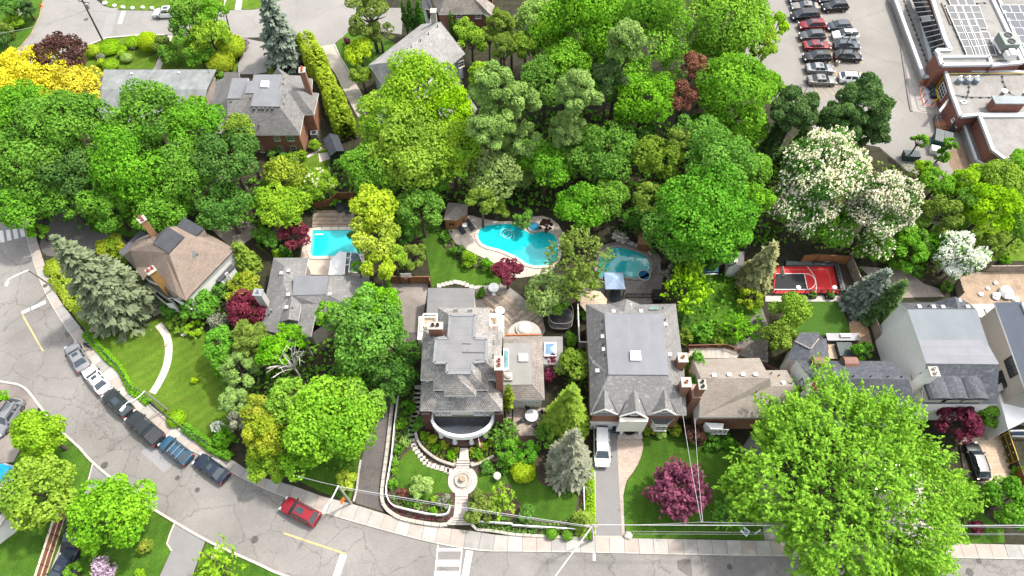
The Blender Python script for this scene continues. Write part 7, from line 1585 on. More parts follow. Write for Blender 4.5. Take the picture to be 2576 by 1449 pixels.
def crown_spruce(rng,Rr,Ht,s,dens=1.0,droop=.32,ragged=.25):
    """whorls of drooping boughs round an upright leader, base at z=0, apex at Ht"""
    Ps,As,Ts = [],[],[];lev = int(max(9,Ht*2.1))
    for i in range(lev):
        f = (i+.4*rng.random())/lev;z = Ht*(.08+.92*f);L = Rr*(1-f)**.82*rng.uniform(.9,1.08)+.12;nb = int(max(5,13*(1-f)+4))
        for j in range(nb):
            a = 2*np.pi*(j+rng.uniform(-.35,.35))/nb+i*.7;l = L*rng.uniform(1-ragged,1.05);d = np.array([np.cos(a),np.sin(a),0]);sd = np.array([-np.sin(a),np.cos(a),0])
            k = int(max(3,dens*l*7.0));t = np.sqrt(rng.random(k));wd = .34*l*(1-t*.72)+.06
            off = rng.uniform(-1,1,k);p = d*(l*t)[:,None]+sd*(off*wd)[:,None];zz = z-droop*l*t**1.3+.10*l*t**3-np.abs(off)*wd*.25+rng.normal(size=k)*.05;p[:,2] = zz
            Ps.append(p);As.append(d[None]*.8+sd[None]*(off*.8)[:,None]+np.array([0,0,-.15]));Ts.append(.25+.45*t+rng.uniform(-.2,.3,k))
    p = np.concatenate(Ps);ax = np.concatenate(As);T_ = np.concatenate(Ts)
    N_ = np.array([0,0,1.])+rng.normal(size=p.shape)*.35+p*np.array([1,1,0])/max(Rr,.1)*.35
    return p,N_,s*rng.uniform(.7,1.25,len(p)),T_,ax
def limbs(m,rng,c,base,hc,Rr,H,k=5,r0=None):
    r0 = r0 or max(.07,min(.42,.045*Rr+.07));fork = base.lerp(Vector((c.x,c.y,hc)),.75)
    m.tube([base,base.lerp(fork,.5)+Vector((rng.uniform(-.1,.1),rng.uniform(-.1,.1),0)),fork],[r0*1.25,r0,r0*.8],8)
    for i in range(k):
        a = 2*math.pi*(i+rng.uniform(0,.7))/k;e = Vector((c.x+Rr*.68*math.cos(a),c.y+Rr*.68*math.sin(a),hc+H*rng.uniform(.1,.6)));md = fork.lerp(e,.5)+Vector((0,0,H*.1))
        m.tube([fork,md,e],[r0*.6,r0*.36,r0*.12],6)
NAMES = {'broad': ('broadleaf_tree','tree'),'spray': ('feathery_tree','tree'),'pine': ('pine_tree','tree'),'spruce': ('spruce_tree','tree'),'column': ('cedar_tree','tree'),'shrub': ('shrub','shrub'),'mound': ('clipped_shrub','shrub'),'plant': ('leafy_plant','plant'),'open': ('open_tree','tree')}
SEED = [100]
def plant(fr,x,y,r,htop,kind,col,label,H=None,s=None,dens=1.0,flower=None,fl=.3,name=None,group=None,base=None,bk=None,trunk=True,z0=0.,ragged=.25):
    SEED[0] += 1;rng = np.random.default_rng(SEED[0]);nm,cat = NAMES[kind];nm = name or nm;mat = LM[col]
    if kind == 'spruce':
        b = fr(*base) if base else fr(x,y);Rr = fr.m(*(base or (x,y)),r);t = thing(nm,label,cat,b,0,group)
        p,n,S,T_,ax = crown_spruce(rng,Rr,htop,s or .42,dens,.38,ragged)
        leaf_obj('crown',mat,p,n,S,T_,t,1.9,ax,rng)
        m = MB();m.tube([b,b+Vector((0,0,htop*.96))],[max(.1,htop*.017),.03],7);m.build('trunk',bark,t);return t
    if kind in ('shrub','mound','plant'):
        Rr = fr.m(x,y,r,htop*.5);H = H or htop*.5;c = fr(x,y,z0+htop-H);s = s or (.2 if kind != 'plant' else .26)
        if Rr > 1.8: s *= 1.25
        if kind == 'mound':                              # clipped: leaves on one smooth shell
            k = int(3.4*4.2*np.pi*(Rr*Rr+2*Rr*H)/3/(.4*s*s));n = unit(rng,k,-.5);bulge = 1+.05*np.sin(n[:,0]*5+1)*np.cos(n[:,1]*4)
            p = n*np.array([Rr,Rr,H])*(bulge*rng.uniform(.93,1.02,k))[:,None];T_ = rng.uniform(0,1,k)**.8;S = s*.8*rng.uniform(.7,1.2,k);n = n+rng.normal(size=n.shape)*.45
        elif kind == 'plant': p,n,S,T_ = crown_broad(rng,Rr,H,s,lobes=9,dens=dens*.8,lr=(.3,.5),sink=.6,zmin=-.3,rnd=.8)
        else: p,n,S,T_ = crown_broad(rng,Rr,H,s,dens=dens,lr=(.24,.42),sink=.72,zmin=-.6,rnd=.7)
        o = leaf_obj(nm,mat,p,n,S,T_,None,1.3,None,rng);o.location = c;tag(o,label,cat,group)
        if flower: flowers(o,rng,Rr,H,p,n,flower,fl,.16)
        return o
    Hd = {'broad': .82,'spray': .7,'pine': .9,'column': 1,'open': .8}[kind]
    Rg = fr.m(x,y,r,htop*.6);H = H or (htop*.48 if kind == 'column' else min(Hd*Rg,htop*.46));hc = htop-H;c = fr(x,y,hc);Rr = fr.m(x,y,r,hc)
    b = Vector((c.x,c.y,z0));t = thing(nm,label,cat,b,0,group);off = np.array([0,0,hc-z0]);s = s or (.25 if Rr < 2.5 else .275 if Rr < 5 else .295);Rr *= {'broad': 1.08,'pine': 1.2,'open': 1.05}.get(kind,1)
    ax = None;el = 1.25
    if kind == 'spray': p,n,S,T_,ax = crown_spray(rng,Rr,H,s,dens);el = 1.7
    elif kind == 'pine':
        p,n,S,T_ = crown_broad(rng,Rr,H,s,lobes=int(14+Rr*7),dens=dens*1.05,lr=(.16,.28),sink=.78,zmin=-.7,taper=.45,up=.5,rnd=.7);el = 2.4;S *= .75;ax = p*np.array([1,1,.3])+rng.normal(size=p.shape)*Rr*.5+np.array([0,0,.4*Rr])
    elif kind == 'column': p,n,S,T_ = crown_broad(rng,Rr,H,s*.72,lobes=70,dens=dens*.8,lr=(.25,.45),sink=.74,zmin=-.95,taper=.6,up=.2,rnd=.5);ax = np.tile(np.array([[0,0,1.]]),(len(p),1))+rng.normal(size=p.shape)*.4;el = 1.6
    elif kind == 'open': p,n,S,T_ = crown_broad(rng,Rr,H,s,lobes=int(10+Rr*4),dens=dens*.62,lr=(.16,.30),sink=.8,zmin=-.5)
    else: p,n,S,T_ = crown_broad(rng,Rr,H,s,dens=dens)
    o = leaf_obj('crown',mat,p+off,n,S,T_,t,el,ax,rng)
    if flower: flowers(t,rng,Rr,H,p+off,n,flower,fl,.22,True)
    if trunk: m = MB();limbs(m,random.Random(SEED[0]),c,Vector((c.x,c.y,-.05+z0)),hc,Rr,H,4 if kind != 'open' else 9);m.build('trunk',bk or bark,t)
    return t
def flowers(par,rng,Rr,H,p,n,mat,frac,s,up=False):
    nn = n/np.maximum(np.linalg.norm(n,axis=1,keepdims=True),1e-6);nz = np.sin(p[:,0]*.9+np.sin(p[:,1]*.7)*1.5)*np.sin(p[:,1]*.8+p[:,2]*.9+1);ok = np.where((nn[:,2] > .1) & (nz > rng.uniform(-1.15,.35,len(p))))[0];k = int(len(ok)*frac);idx = rng.choice(ok,k,replace=False)
    q = p[idx]+nn[idx]*.12;parts_ = []
    rep = 3;q = np.repeat(q,rep,0)+rng.normal(size=(k*rep,3))*.05+np.tile(np.linspace(0,.28,rep),k)[:,None]*np.array([0,0,1.])
    leaf_obj('blossom',mat,q,rng.normal(size=q.shape)+np.array([0,0,.6]),s*rng.uniform(.7,1.3,len(q)),rng.random(len(q)),par,1.1,None,rng)
def hedge(label,pts,w,h,col,s=.26,dens=1.0,name='hedge',cat='hedge',kind=None):
    SEED[0] += 1;rng = np.random.default_rng(SEED[0]);r = resample(pts,.25);X = np.array([[p.x,p.y] for p in r]);L = .25*len(r);n = int(dens*2.4*L*(w+2*h)/(.52*s*s));i = rng.integers(0,len(X)-1,n);d = X[i+1]-X[i];d /= np.maximum(np.linalg.norm(d,axis=1,keepdims=True),1e-6);sd = np.stack([-d[:,1],d[:,0]],1)
    a = rng.uniform(-.1,np.pi+.1,n);ca,sa = np.sign(np.cos(a))*np.abs(np.cos(a))**.6,np.abs(np.sin(a))**.55;lump = 1+.16*np.sin(i*.11)+.1*np.sin(i*.31+1)+rng.uniform(-.14,.06,n)
    xy = X[i]+d*rng.uniform(0,.3,n)[:,None]+sd*(ca*w/2*lump)[:,None];z = sa*h*lump*rng.uniform(.86,1,n);low = rng.random(n) < .35;z[low] *= rng.random(low.sum())
    c = np.array([X[:,0].mean(),X[:,1].mean(),0]);p = np.concatenate([xy,z[:,None]],1)-c
    N_ = np.concatenate([sd*ca[:,None],sa[:,None]],1)+rng.normal(size=(n,3))*.55
    o = leaf_obj(name,LM[col],p,N_,s*rng.uniform(.7,1.3,n),.4*(np.sin(i*.05)*.5+.5)+rng.uniform(0,.6,n),None,1.35,None,rng);o.location = c
    tag(o,label,cat);
    if kind: tag(o,kind=kind)
    return o
def cover(name,label,polys,hmax,mats,dens=3.0,s=.4):
    """leafy ground cover over a bed: one uncountable mass"""
    for k,(poly,col) in enumerate(zip(polys,mats)):
        SEED[0] += 1;rng = np.random.default_rng(SEED[0]);q = np.array([[p.x,p.y] for p in poly]);lo,hi = q.min(0),q.max(0);A_ = np.prod(hi-lo);n = int(A_*dens);xy = rng.uniform(lo,hi,(n,2));ins = np.zeros(n,bool)
        for i in range(len(q)):
            (x0,y0),(x1,y1) = q[i],q[i-1];cr = ((y0 > xy[:,1]) != (y1 > xy[:,1])) & (xy[:,0] < (x1-x0)*(xy[:,1]-y0)/((y1-y0) if abs(y1-y0) > 1e-9 else 1e-9)+x0);ins ^= cr
        xy = xy[ins];n = len(xy);hh = .5+.5*np.sin(xy[:,0]*1.7+np.sin(xy[:,1]*1.3)*2)*np.sin(xy[:,1]*1.9+.7);z = hmax*(.15+.85*hh)*np.sqrt(rng.random(n))
        p = np.concatenate([xy,z[:,None]],1);o = leaf_obj(name,LM[col],p,rng.normal(size=(n,3))*.7+np.array([0,0,.8]),s*rng.uniform(.6,1.3,n),rng.uniform(0,.6,n)+.4*hh,None,1.3,None,rng);tag(o,kind='stuff')
# ---- woods: ground cover first
W = lambda *p: [D(x,y) for x,y in p]
cover('undergrowth','',[W((880,420),(1100,300),(1500,280),(1960,380),(1980,620),(1660,640),(1560,560),(1420,540),(1180,520),(1000,580),(880,520)),W((0,330),(240,330),(560,470),(880,420),(860,520),(620,580),(420,540),(230,580),(0,530))],1.6,['mid','mid'],4,.5)
cover('undergrowth','',[W((1930,400),(2300,420),(2576,470),(2576,640),(2330,690),(2140,650),(1930,600)),W((1680,640),(1900,700),(1930,860),(1730,870)),W((400,760),(650,690),(800,840),(800,1080),(590,1120),(520,880)),W((560,1000),(800,840),(960,900),(950,1050),(880,1200),(700,1180))],1.1,['olive','mid','mid','mid'],4,.4)
cover('garden_plants','',[T12.L((1070,100),(1200,60),(1180,420),(1100,520),(1060,600),(1045,850),(1010,820),(1035,560)),T12.L((1010,850),(1120,830),(1330,880),(1480,830),(1480,930),(1400,985),(1060,920)),T12.L((1240,400),(1330,380),(1540,500),(1530,600),(1380,560),(1260,480)),T12.L((1610,480),(1760,430),(1800,540),(1700,590),(1620,590)),path((T12,(1680,1000),(1932,1000)),(T22,(300,1060),(480,1000),(610,700),(605,1140),(300,1150),(0,1130)),(T12,(1680,1090)))],.55,['emerald','mid','lime','lime','emerald'],30,.22)
cover('garden_plants','',[smooth_path(T11.L((1398,305),(1445,305),(1500,405),(1600,445),(1720,505),(1855,565),(1845,610),(1700,572),(1570,555),(1492,470),(1402,385),(1398,305)),2),T12.L((990,870),(1000,930),(1100,1000),(1300,1040),(1460,1040),(1460,990),(1330,1010),(1060,945)),path((T22,(1500,400),(1700,420),(1740,520),(1420,520),(1400,440)))],.5,['emerald','wine','emerald'],24,.2)
cover('undergrowth','',[path((T21,(700,160),(980,200),(1120,300),(1110,480),(1050,480),(960,400),(760,300))),W((1000,560),(1110,540),(1140,590),(1000,590)),W((1420,860),(1490,850),(1490,1020),(1420,1000))],.8,['dark','dark','mid'],6,.35)
Pl = plant
A_ = [
 (T20,780,640,200,12,'broad','mid','shaded bright green tree behind the tall soft pine'),(T20,250,620,190,13,'broad','mid','green tree in the gap between the pale pines'),(T20,930,960,170,9,'broad','dark','dark tree in the gap under the hanging maple crown'),(T20,1500,470,170,12,'broad','bright','bright green tree right of the copper leaved tree'),(T20,300,250,150,13,'broad','lime','lime tree at the left shoulder of the bright maple'),(T20,0,230,120,12,'pine','olive','brownish pine between the lime trees'),(T20,1500,930,150,10,'broad','mid','green tree below the leafy maple'),(T20,1760,960,160,10,'broad','bright','bright tree between the leafy maple and the dark pine'),(T10,1700,560,110,12,'broad','lime','lime tree east of the shake roof'),(T20,450,1200,160,9,'broad','mid','green tree above the kidney pool woods'),(T20,120,1150,150,6,'broad','mid','green tree left above the kidney pool'),(T10,1350,1320,150,8,'broad','mid','green tree above the cabana woods'),(T10,1600,1220,140,9,'broad','olive','olive tree below the pale pine'),
 (T21,950,200,110,5,'broad','dark','dark shrub tree behind the hut'),(T31,980,260,120,6,'broad','bright','green tree east of the chestnut blossom'),(T31,1250,420,120,4,'broad','mid','bushy green tree left of the white blossom'),
 # upper left
 (T00,435,430,195,9,'broad','brown','dark brown leaved tree beside the yellow tree at the road corner',dict(dens=.9)),
 (T00,260,590,285,10,'broad','gold','large golden yellow tree at the left edge'),(T00,560,660,190,8,'broad','gold','smaller golden yellow tree beside the pale metal roof'),
 (T00,60,60,90,5,'broad','dark','dark green tree in the top left corner'),(T00,200,60,72,4,'pine','fir','dark conifer shrub at the end of the rail fence'),(T00,95,150,80,2.6,'shrub','lime','yellow green bush behind the rail fence'),(T00,20,300,60,3.5,'shrub','dark','dark bush beside the far left pole'),(T00,30,230,70,3,'shrub','olive','olive bush left of the rail fence'),
 (T00,130,880,260,14,'broad','mid','dense green maple at the left edge below the golden tree'),(T00,480,930,290,15,'broad','mid','tall green maple left of the pale roofed bungalow'),(T00,230,1230,300,13,'broad','mid','broad green maple above the crosswalk at the left edge'),(T00,560,1300,220,11,'broad','dark','shaded green maple between the two big left maples'),
 (T00,1120,900,290,15,'broad','mid','rounded green maple covering the corner of the pale roof'),(T00,1000,1230,320,14,'broad','mid','broad green maple in front of the pale roofed bungalow'),(T00,1480,960,210,13,'broad','mid','green maple touching the east end of the pale roof'),(T00,1380,1300,240,12,'broad','mid','green maple directly above the tudor house'),
 (T00,1720,1190,240,13,'broad','dark','darker blue green maple in front of the brick house'),(T00,1790,985,125,12,'broad','olive','olive topped maple touching the brick house roof'),(T00,1500,800,90,8,'open','olive','thin olive tree between the two roofs'),
 (T00,1450,85,165,10,'broad','bright','bright green street tree beside the white SUV'),(T00,1600,110,120,9,'broad','bright','bright green tree beside the dark street light'),(T00,1420,215,140,8,'open','mid','sparse green tree at the head of the garden path'),(T00,1580,270,150,8,'broad','lime','yellow green tree beside the dark street light base'),(T00,1500,400,110,5,'broad','mid','small green tree on the bungalow lawn'),
 (T00,1740,350,105,3.4,'mound','yellow','bright yellow rounded shrub at the upper drive'),(T00,1660,470,108,3,'mound','orange','orange green rounded shrub behind the pale roof'),(T00,1832,325,42,2.2,'shrub','lilac','purple lilac bush at the edge of the upper drive'),(T00,1120,315,76,3.2,'mound','yellow','bright yellow green globe shrub near the garden path'),(T00,1215,335,75,3.5,'shrub','olive','olive shrub beside the globe shrub'),(T00,1290,415,85,3.6,'shrub','mid','green shrub beside the garden path'),
 (T00,702,382,55,1.8,'mound','yellow','clipped yellow shrub beside the tall utility pole'),(T00,820,355,85,1.2,'mound','lime','low clipped green hedge mound on the corner bed'),(T00,1005,315,62,1.2,'mound','lime','low clipped green mound along the upper kerb'),(T00,925,372,30,1.1,'mound','lime','small clipped ball shrub on the corner bed, upper one'),(T00,918,406,32,1.1,'mound','lime','small clipped ball shrub on the corner bed, lower one'),(T00,955,436,44,1.2,'mound','pale','pale green leafy mound on the corner bed'),(T00,765,470,30,1.1,'mound','yellow','small yellow ball shrub above the pale roof'),(T00,832,488,60,1.3,'mound','lime','low clipped mound above the pale roof'),(T00,758,425,34,.9,'mound','silver','silvery ground shrub on the corner bed'),(T00,1000,355,30,.7,'plant','silver','pale flowering plant on the corner bed'),
 (T00,1670,590,50,2.5,'shrub','mid','green shrub in the gap beside the brick house'),
 (T10,205,200,165,15,'spruce','blue','tall blue grey spruce between the upper drives',dict(base=(240,455),s=.5,dens=1.0,ragged=.45)),
 (T10,860,110,190,11,'open','olive','open yellowish larch at the end of the turning circle',dict(dens=1.3)),(T10,930,250,110,6,'open','olive','small olive tree below the larch'),(T10,1122,120,34,8,'column','cedar','narrow dark cedar, left of the three in the row'),(T10,1170,105,40,8.5,'column','cedar','narrow dark cedar, middle of the three in the row'),(T10,1232,100,44,8.5,'column','cedar','narrow dark cedar, right of the three in the row'),(T10,1475,190,26,7,'column','cedar','slim cedar beside the top brick house'),(T10,1512,225,20,5,'column','cedar','slimmest short cedar beside the top brick house'),
 (T10,790,410,118,6,'broad','yellow','bright yellow green tree beside the pale drive'),(T10,800,570,85,5,'broad','olive','olive tree at the lower end of the pale drive'),(T10,1570,200,80,6,'broad','lime','small lime tree in front of the top brick wall'),(T10,1630,330,125,7,'broad','lime','lime green tree east of the shake roofed house'),(T10,690,310,30,1.2,'shrub','wine','small purple shrub at the turning circle'),
 (T10,1240,700,310,16,'broad','lime','tall yellow green maple in front of the shake roofed house',dict(dens=.85)),(T10,1440,830,220,14,'broad','lime','yellow green maple at the lower right of the shake roofed house',dict(dens=.85)),(T10,1020,900,240,14,'broad','lime','yellow green maple beside the cedar hedge',dict(dens=.85)),(T10,1170,1130,330,14,'broad','lime','broad yellow green maple above the lawn'),(T10,1480,1110,220,13,'broad','lime','yellow green maple beside the pale pine'),(T10,880,1270,210,11,'broad','bright','bright green maple right of the garden shed'),
 (T10,1790,640,190,22,'pine','pine','pale green pine right of the yellow green maples'),(T10,1760,930,200,18,'pine','pine','lower pale green pine in the middle of the woods'),(T10,1840,170,115,15,'pine','olive','brownish pine at the top edge'),(T10,1870,350,110,13,'pine','olive','brownish pine below the top edge pine'),(T10,1760,260,80,10,'open','olive','thin brownish tree beside the top brick house'),
 (T10,225,1310,165,6,'broad','hedge','gold tinged shrub tree on the lawn edge below the brick house'),(T10,340,1170,45,1.6,'shrub','lime','small lime shrub at the brick house corner'),(T10,440,1095,52,1.6,'shrub','lime','lime shrub below the heat pump'),(T10,310,1212,36,.9,'plant','silver','bluish hosta in front of the brick house'),(T10,150,1180,85,1.8,'shrub','dark','dark shrub under the brick house windows'),(T10,250,1185,50,1.6,'shrub','mid','green shrub under the brick house windows'),(T10,620,1240,55,1.2,'shrub','emerald','leafy shrub in front of the shed'),
 (T10,480,1400,135,5,'broad','lime','yellow green flowering shrub tree by the pool deck',dict(flower=blossom,fl=.05)),(T10,1800,1320,190,9,'broad','pale','pale grey green tree above the cabana'),
 # centre woods
 (T20,180,110,165,14,'broad','pale','pale green tree at the top edge left of the bright maple'),(T20,100,330,120,12,'broad','lime','yellow green tree left of the bright maple'),(T20,560,270,370,20,'broad','bright','huge bright green maple at the top centre, left half',dict(H=9.5)),(T20,1000,400,350,22,'broad','bright','huge bright green maple at the top centre, tallest part',dict(H=11)),(T20,1000,740,220,15,'broad','bright','hanging bright green maple crown above the dark gap'),(T20,420,480,200,14,'broad','bright','bright green tree behind the two pines'),
 (T20,860,300,165,23,'pine','pine','tall soft pine in front of the bright maple'),(T20,740,560,140,18,'pine','fir','shaded pine below the tall soft pine'),(T20,500,680,185,20,'pine','pine','soft pale pine left of the shaded pine'),(T20,60,780,190,18,'pine','pine','wide pale pine beside the yellow green maples'),(T20,60,1050,170,12,'pine','pine','lower pale pine above the pool'),(T20,400,960,150,14,'pine','pine','small pale pine over the dark trunk'),
 (T20,1370,490,100,15,'broad','bronze','narrow copper leaved tree, upper part beside the bright maple'),(T20,1290,730,125,13,'broad','bronze','copper leaved tree, lower part above the dark gap'),(T20,1620,160,320,17,'broad','fresh','bright green maple at the lot corner'),(T20,1860,330,150,13,'open','lime','airy yellow green tree overhanging the parking lot'),(T20,1680,700,285,16,'broad','bright','leafy green maple left of the dark pines'),(T20,1880,640,140,12,'broad','bright','bright green maple beside the lot edge'),
 (T20,690,1130,270,12,'broad','mid','rounded green maple with orange tips above the lobed pool'),(T20,1110,1180,180,12,'broad','olive','orange tinged maple right of the rounded one'),(T20,1270,1050,95,12,'broad','olive','orange tinged small maple on the ridge of crowns'),(T20,1390,1000,175,13,'broad','emerald','blue green rounded maple below the copper tree'),(T20,250,1260,200,10,'broad','mid','shaded green tree above the kidney pool'),(T20,60,1300,130,5,'broad','pale','pale leaved small tree above the kidney pool'),
 (T20,1910,1060,80,10,'spruce','fir','small dark spruce left of the flowering chestnut',dict(base=(1905,1190))),(T30,150,1110,75,9,'spruce','fir','small dark spruce at the chestnut shoulder',dict(base=(150,1230))),(T30,20,1050,60,8,'spruce','fir','slim dark spruce behind the chestnut',dict(base=(15,1160))),
 (T30,50,200,120,12,'open','lime','airy yellow green branches beside the left lot row'),(T30,20,640,110,10,'broad','bright','bright green tree left of the dark pines'),
 (T30,215,830,205,14,'pine','fir','dark green pine, left of the pair at the lot corner',dict(dens=1.3)),(T30,730,770,230,15,'pine','fir','dark green pine, tallest of the pair at the lot corner',dict(dens=1.3)),(T30,560,900,190,13,'pine','fir','lower dark green pine between the pair',dict(dens=1.3)),(T30,790,990,130,9,'pine','fir','low dark pine above the flowering chestnut',dict(dens=1.2)),
 (T30,430,1290,320,15,'broad','dark','large horse chestnut covered in cream blossom, higher crown',dict(flower=blossom,fl=.75)),(T31,850,110,255,13,'broad','dark','horse chestnut covered in cream blossom, right crown',dict(flower=blossom,fl=.6)),(T31,230,110,235,11,'broad','dark','horse chestnut in cream blossom, left lower crown',dict(flower=blossom,fl=.4)),(T31,480,230,190,8,'broad','mid','green lower limb of the chestnut above the red court',dict(flower=blossom,fl=.06)),(T31,790,400,140,6,'broad','mid','lowest chestnut crown beside the orange fence',dict(flower=blossom,fl=.16)),
 (T30,1140,1070,68,5,'open','bright','thin young tree left of the green dumpster',dict(dens=1.6)),(T30,1375,1085,52,5,'open','bright','thin young tree right of the green dumpster',dict(dens=1.6)),(T30,1310,1180,55,3.5,'shrub','mid','green bush in front of the dumpster'),(T30,1190,1270,75,4,'broad','lime','lime tree at the lot edge below the dumpsters'),
 (T30,1290,1390,130,6,'broad','bright','bright green tree at the corner of the lot'),(T30,1520,1370,130,7,'broad','lime','bright lime tree below the school canopy'),(T30,1740,1370,170,8,'broad','lime','wide lime green tree at the right edge'),(T30,1900,1230,110,8,'broad','bright','bright tree against the school wall'),
 # middle left
 (T01,130,130,180,9,'broad','mid','green tree overhanging the crosswalk'),(T01,285,300,75,3.5,'broad','bright','bright green small tree at the sidewalk head'),(T01,480,60,150,8,'broad','mid','green maple bough over the dark drive'),(T01,820,90,200,9,'broad','mid','green maple over the shaded lawn'),(T01,1230,130,220,9,'broad','mid','green maple behind the tudor chimney'),(T01,1690,110,190,9,'broad','dark','dark green maple above the shaded patio'),(T01,1540,240,70,2.2,'shrub','olive','olive shrub behind the tudor flat roof'),
 (T01,900,800,300,17.5,'spruce','bluegreen','large blue grey spruce leaning over the curved sidewalk lawn',dict(base=(960,900),s=.46,dens=1.0,ragged=.5)),
 (T01,840,430,110,4,'broad','orange','golden shrub tree beside the tudor garage'),(T01,880,545,75,3,'shrub','olive','olive shrub below the golden shrub tree'),(T01,760,530,60,2,'shrub','wine','small purple shrub beside the spruce top'),
 (T01,415,565,80,1.0,'mound','yellow','low yellow green bed beside the sidewalk, farthest up'),(T01,1500,860,125,4,'broad','emerald','green round tree below the white tudor wall'),(T01,1660,740,70,3,'shrub','emerald','green climber shrub against the white tudor wall'),(T01,1840,740,140,3.4,'broad','orange','gold and green shrub between the two houses'),(T01,1850,885,155,5.5,'broad','burgundy','burgundy maple beside the white bungalow chimney'),(T01,1290,880,110,2,'shrub','dark','dark olive shrub beside the tudor porch'),(T01,1340,1000,100,1.3,'shrub','lime','low lime shrub at the lawn edge, left one'),(T01,1460,1030,90,1.3,'shrub','lime','low lime shrub at the lawn edge, right one'),(T01,1415,910,35,1.2,'shrub','bronze','small rusty shrub by the tudor wall'),(T01,1650,970,80,2.4,'shrub','silver','grey leaved shrub left of the burgundy maple'),
 (T01,1670,1130,130,6,'broad','emerald','green tree at the corner of the big lawn'),(T01,1870,1100,160,8,'pine','olive','dark olive conifer in front of the bungalow'),(T01,1800,1330,140,7,'pine','pine','soft green conifer at the edge of the big lawn'),(T01,1690,1290,90,5,'broad','mid','small green tree beside the big lawn'),(T01,1465,1420,28,.8,'plant','yellow','small yellow plant alone on the big lawn'),(T01,1880,490,100,6,'spruce','olive','olive spruce beside the white tudor wall',dict(base=(1880,560),s=.4,dens=1.4)),(T01,1775,640,50,1.8,'shrub','lime','lime shrub beside the tudor bay'),
 (T11,40,330,70,3,'shrub','mid','green shrub on the small sunny lawn'),(T11,110,360,75,3.5,'broad','emerald','leafy green tree left of the burgundy pool maple'),(T11,200,110,190,8,'broad','lime','lime green tree above the burgundy pool maple'),(T11,60,60,110,7,'broad','mid','green tree above the sunny lawn'),(T11,290,325,115,5,'broad','burgundy','burgundy maple at the corner of the rectangular pool'),(T11,205,445,30,3.6,'column','cedar','slim cedar behind the bungalow, left one'),(T11,245,455,28,3.4,'column','cedar','slim cedar behind the bungalow, right one'),(T11,160,460,40,2.4,'shrub','lime','lime shrub behind the bungalow roof'),
 (T11,880,120,165,12,'broad','yellow','tall yellow green tree beside the pool, highest crown'),(T11,900,330,175,11,'broad','yellow','yellow green tree beside the pool, middle crown'),(T11,930,560,120,9,'broad','yellow','yellow green tree beside the pool, lowest crown'),(T11,1040,480,90,8,'broad','lime','lime side branch of the poolside trees'),(T11,770,570,55,7,'open','mid','dark green bough over the glass roof',dict(dens=1.4)),(T11,735,340,50,5,'broad','dark','dark shrub tree at the east edge of the pool'),
 (T11,1240,130,175,9,'broad','mid','green maple left of the cabana'),(T11,1180,470,120,5,'open','olive','pale olive shrub tree above the brown fence',dict(dens=1.5)),(T11,1120,340,70,4,'broad','dark','dark shrub at the lawn corner'),(T11,990,690,38,3.2,'column','mid','globe topped cedar beside the stained pad, highest',dict(H=1.5)),(T11,968,745,42,3,'column','mid','globe topped cedar beside the stained pad, middle',dict(H=1.4)),(T11,925,775,40,3,'column','mid','globe topped cedar beside the stained pad, lowest',dict(H=1.4)),
 (T11,830,1050,300,13,'broad','emerald','large dense green maple in front of the bungalow',dict(dens=1.1)),(T11,900,850,170,12,'broad','bright','upper crown of the dense maple over the bungalow roof'),(T11,530,900,95,11,'broad','bright','left crown of the dense maple beside the dead branches'),(T11,980,1000,140,11,'broad','emerald','right crown of the dense maple'),
 (T11,240,1100,115,7,'open','bright','light green birch in front of the bungalow',dict(bk=bark_pale,dens=1.2)),(T11,130,1200,130,8,'broad','bright','bright green tree left of the dead white branches'),(T11,360,1120,60,5,'open','bright','small bright birch crown beside the bungalow step',dict(bk=bark_pale)),(T11,1160,1200,110,6,'pine','cedar','dark feathery conifer beside the cracked drive'),(T11,1030,1370,170,6,'broad','dark','shaded green tree below the dense maple'),(T11,40,1150,100,7,'pine','olive','dark olive conifer left of the birch'),(T11,720,1400,150,5,'broad','dark','shaded shrub tree under the dense maple'),
 (T11,1425,335,42,1.4,'shrub','emerald','shrub at the upper end of the poolside bed'),(T11,1490,440,38,1.2,'shrub','mid','shrub second from the top of the poolside bed'),(T11,1545,450,45,1.6,'shrub','dark','dark shrub in the middle of the poolside bed'),(T11,1620,500,70,2.2,'shrub','lime','tallest lime shrub of the poolside bed'),(T11,1580,540,34,.9,'plant','lime','low lime plant on the lawn side of the poolside bed'),(T11,1735,545,48,1.9,'shrub','mid','round shrub near the end of the poolside bed'),(T11,1800,590,50,1.5,'shrub','emerald','shrub beside the burgundy maple in the poolside bed'),
 (T11,1900,600,118,6,'broad','burgundy','burgundy maple between the lawn and the kidney pool'),(T11,1810,90,120,4.5,'open','olive','pale olive tree hanging over the kidney pool',dict(dens=1.6)),(T11,1700,60,110,8,'broad','olive','olive tree right of the cabana roof'),
 # middle
 (T21,80,205,80,3.4,'broad','emerald','small green tree over the round spa'),(T21,262,250,58,2.8,'open','brown','small brownish shrub tree beside the spa',dict(dens=1.5)),(T21,500,470,240,12,'spray','olive','lacy olive honey locust between the two pools',dict(dens=.9)),(T21,520,680,170,9,'spray','olive','lower crown of the lacy locust beside the gazebo',dict(dens=.9)),(T21,260,750,165,6,'broad','pale','drooping pale green tree over the trampoline'),(T21,340,860,80,4,'broad','bright','lowest bough of the drooping tree'),
 (T21,520,130,190,9,'broad','mid','green maple above the lacy locust'),(T21,740,50,150,9,'broad','bright','green maple crown above the stepping stones'),(T21,1050,60,130,11,'broad','olive','olive tinged maple above the hut trunk'),(T21,1420,150,370,15,'broad','emerald','very large dense maple in the middle right',dict(dens=1.1)),(T21,1230,300,220,11,'broad','emerald','left lower crown of the very large maple'),(T21,1620,330,200,11,'broad','emerald','right lower crown of the very large maple'),(T21,1380,500,180,7,'broad','dark','shaded lowest crown of the very large maple'),
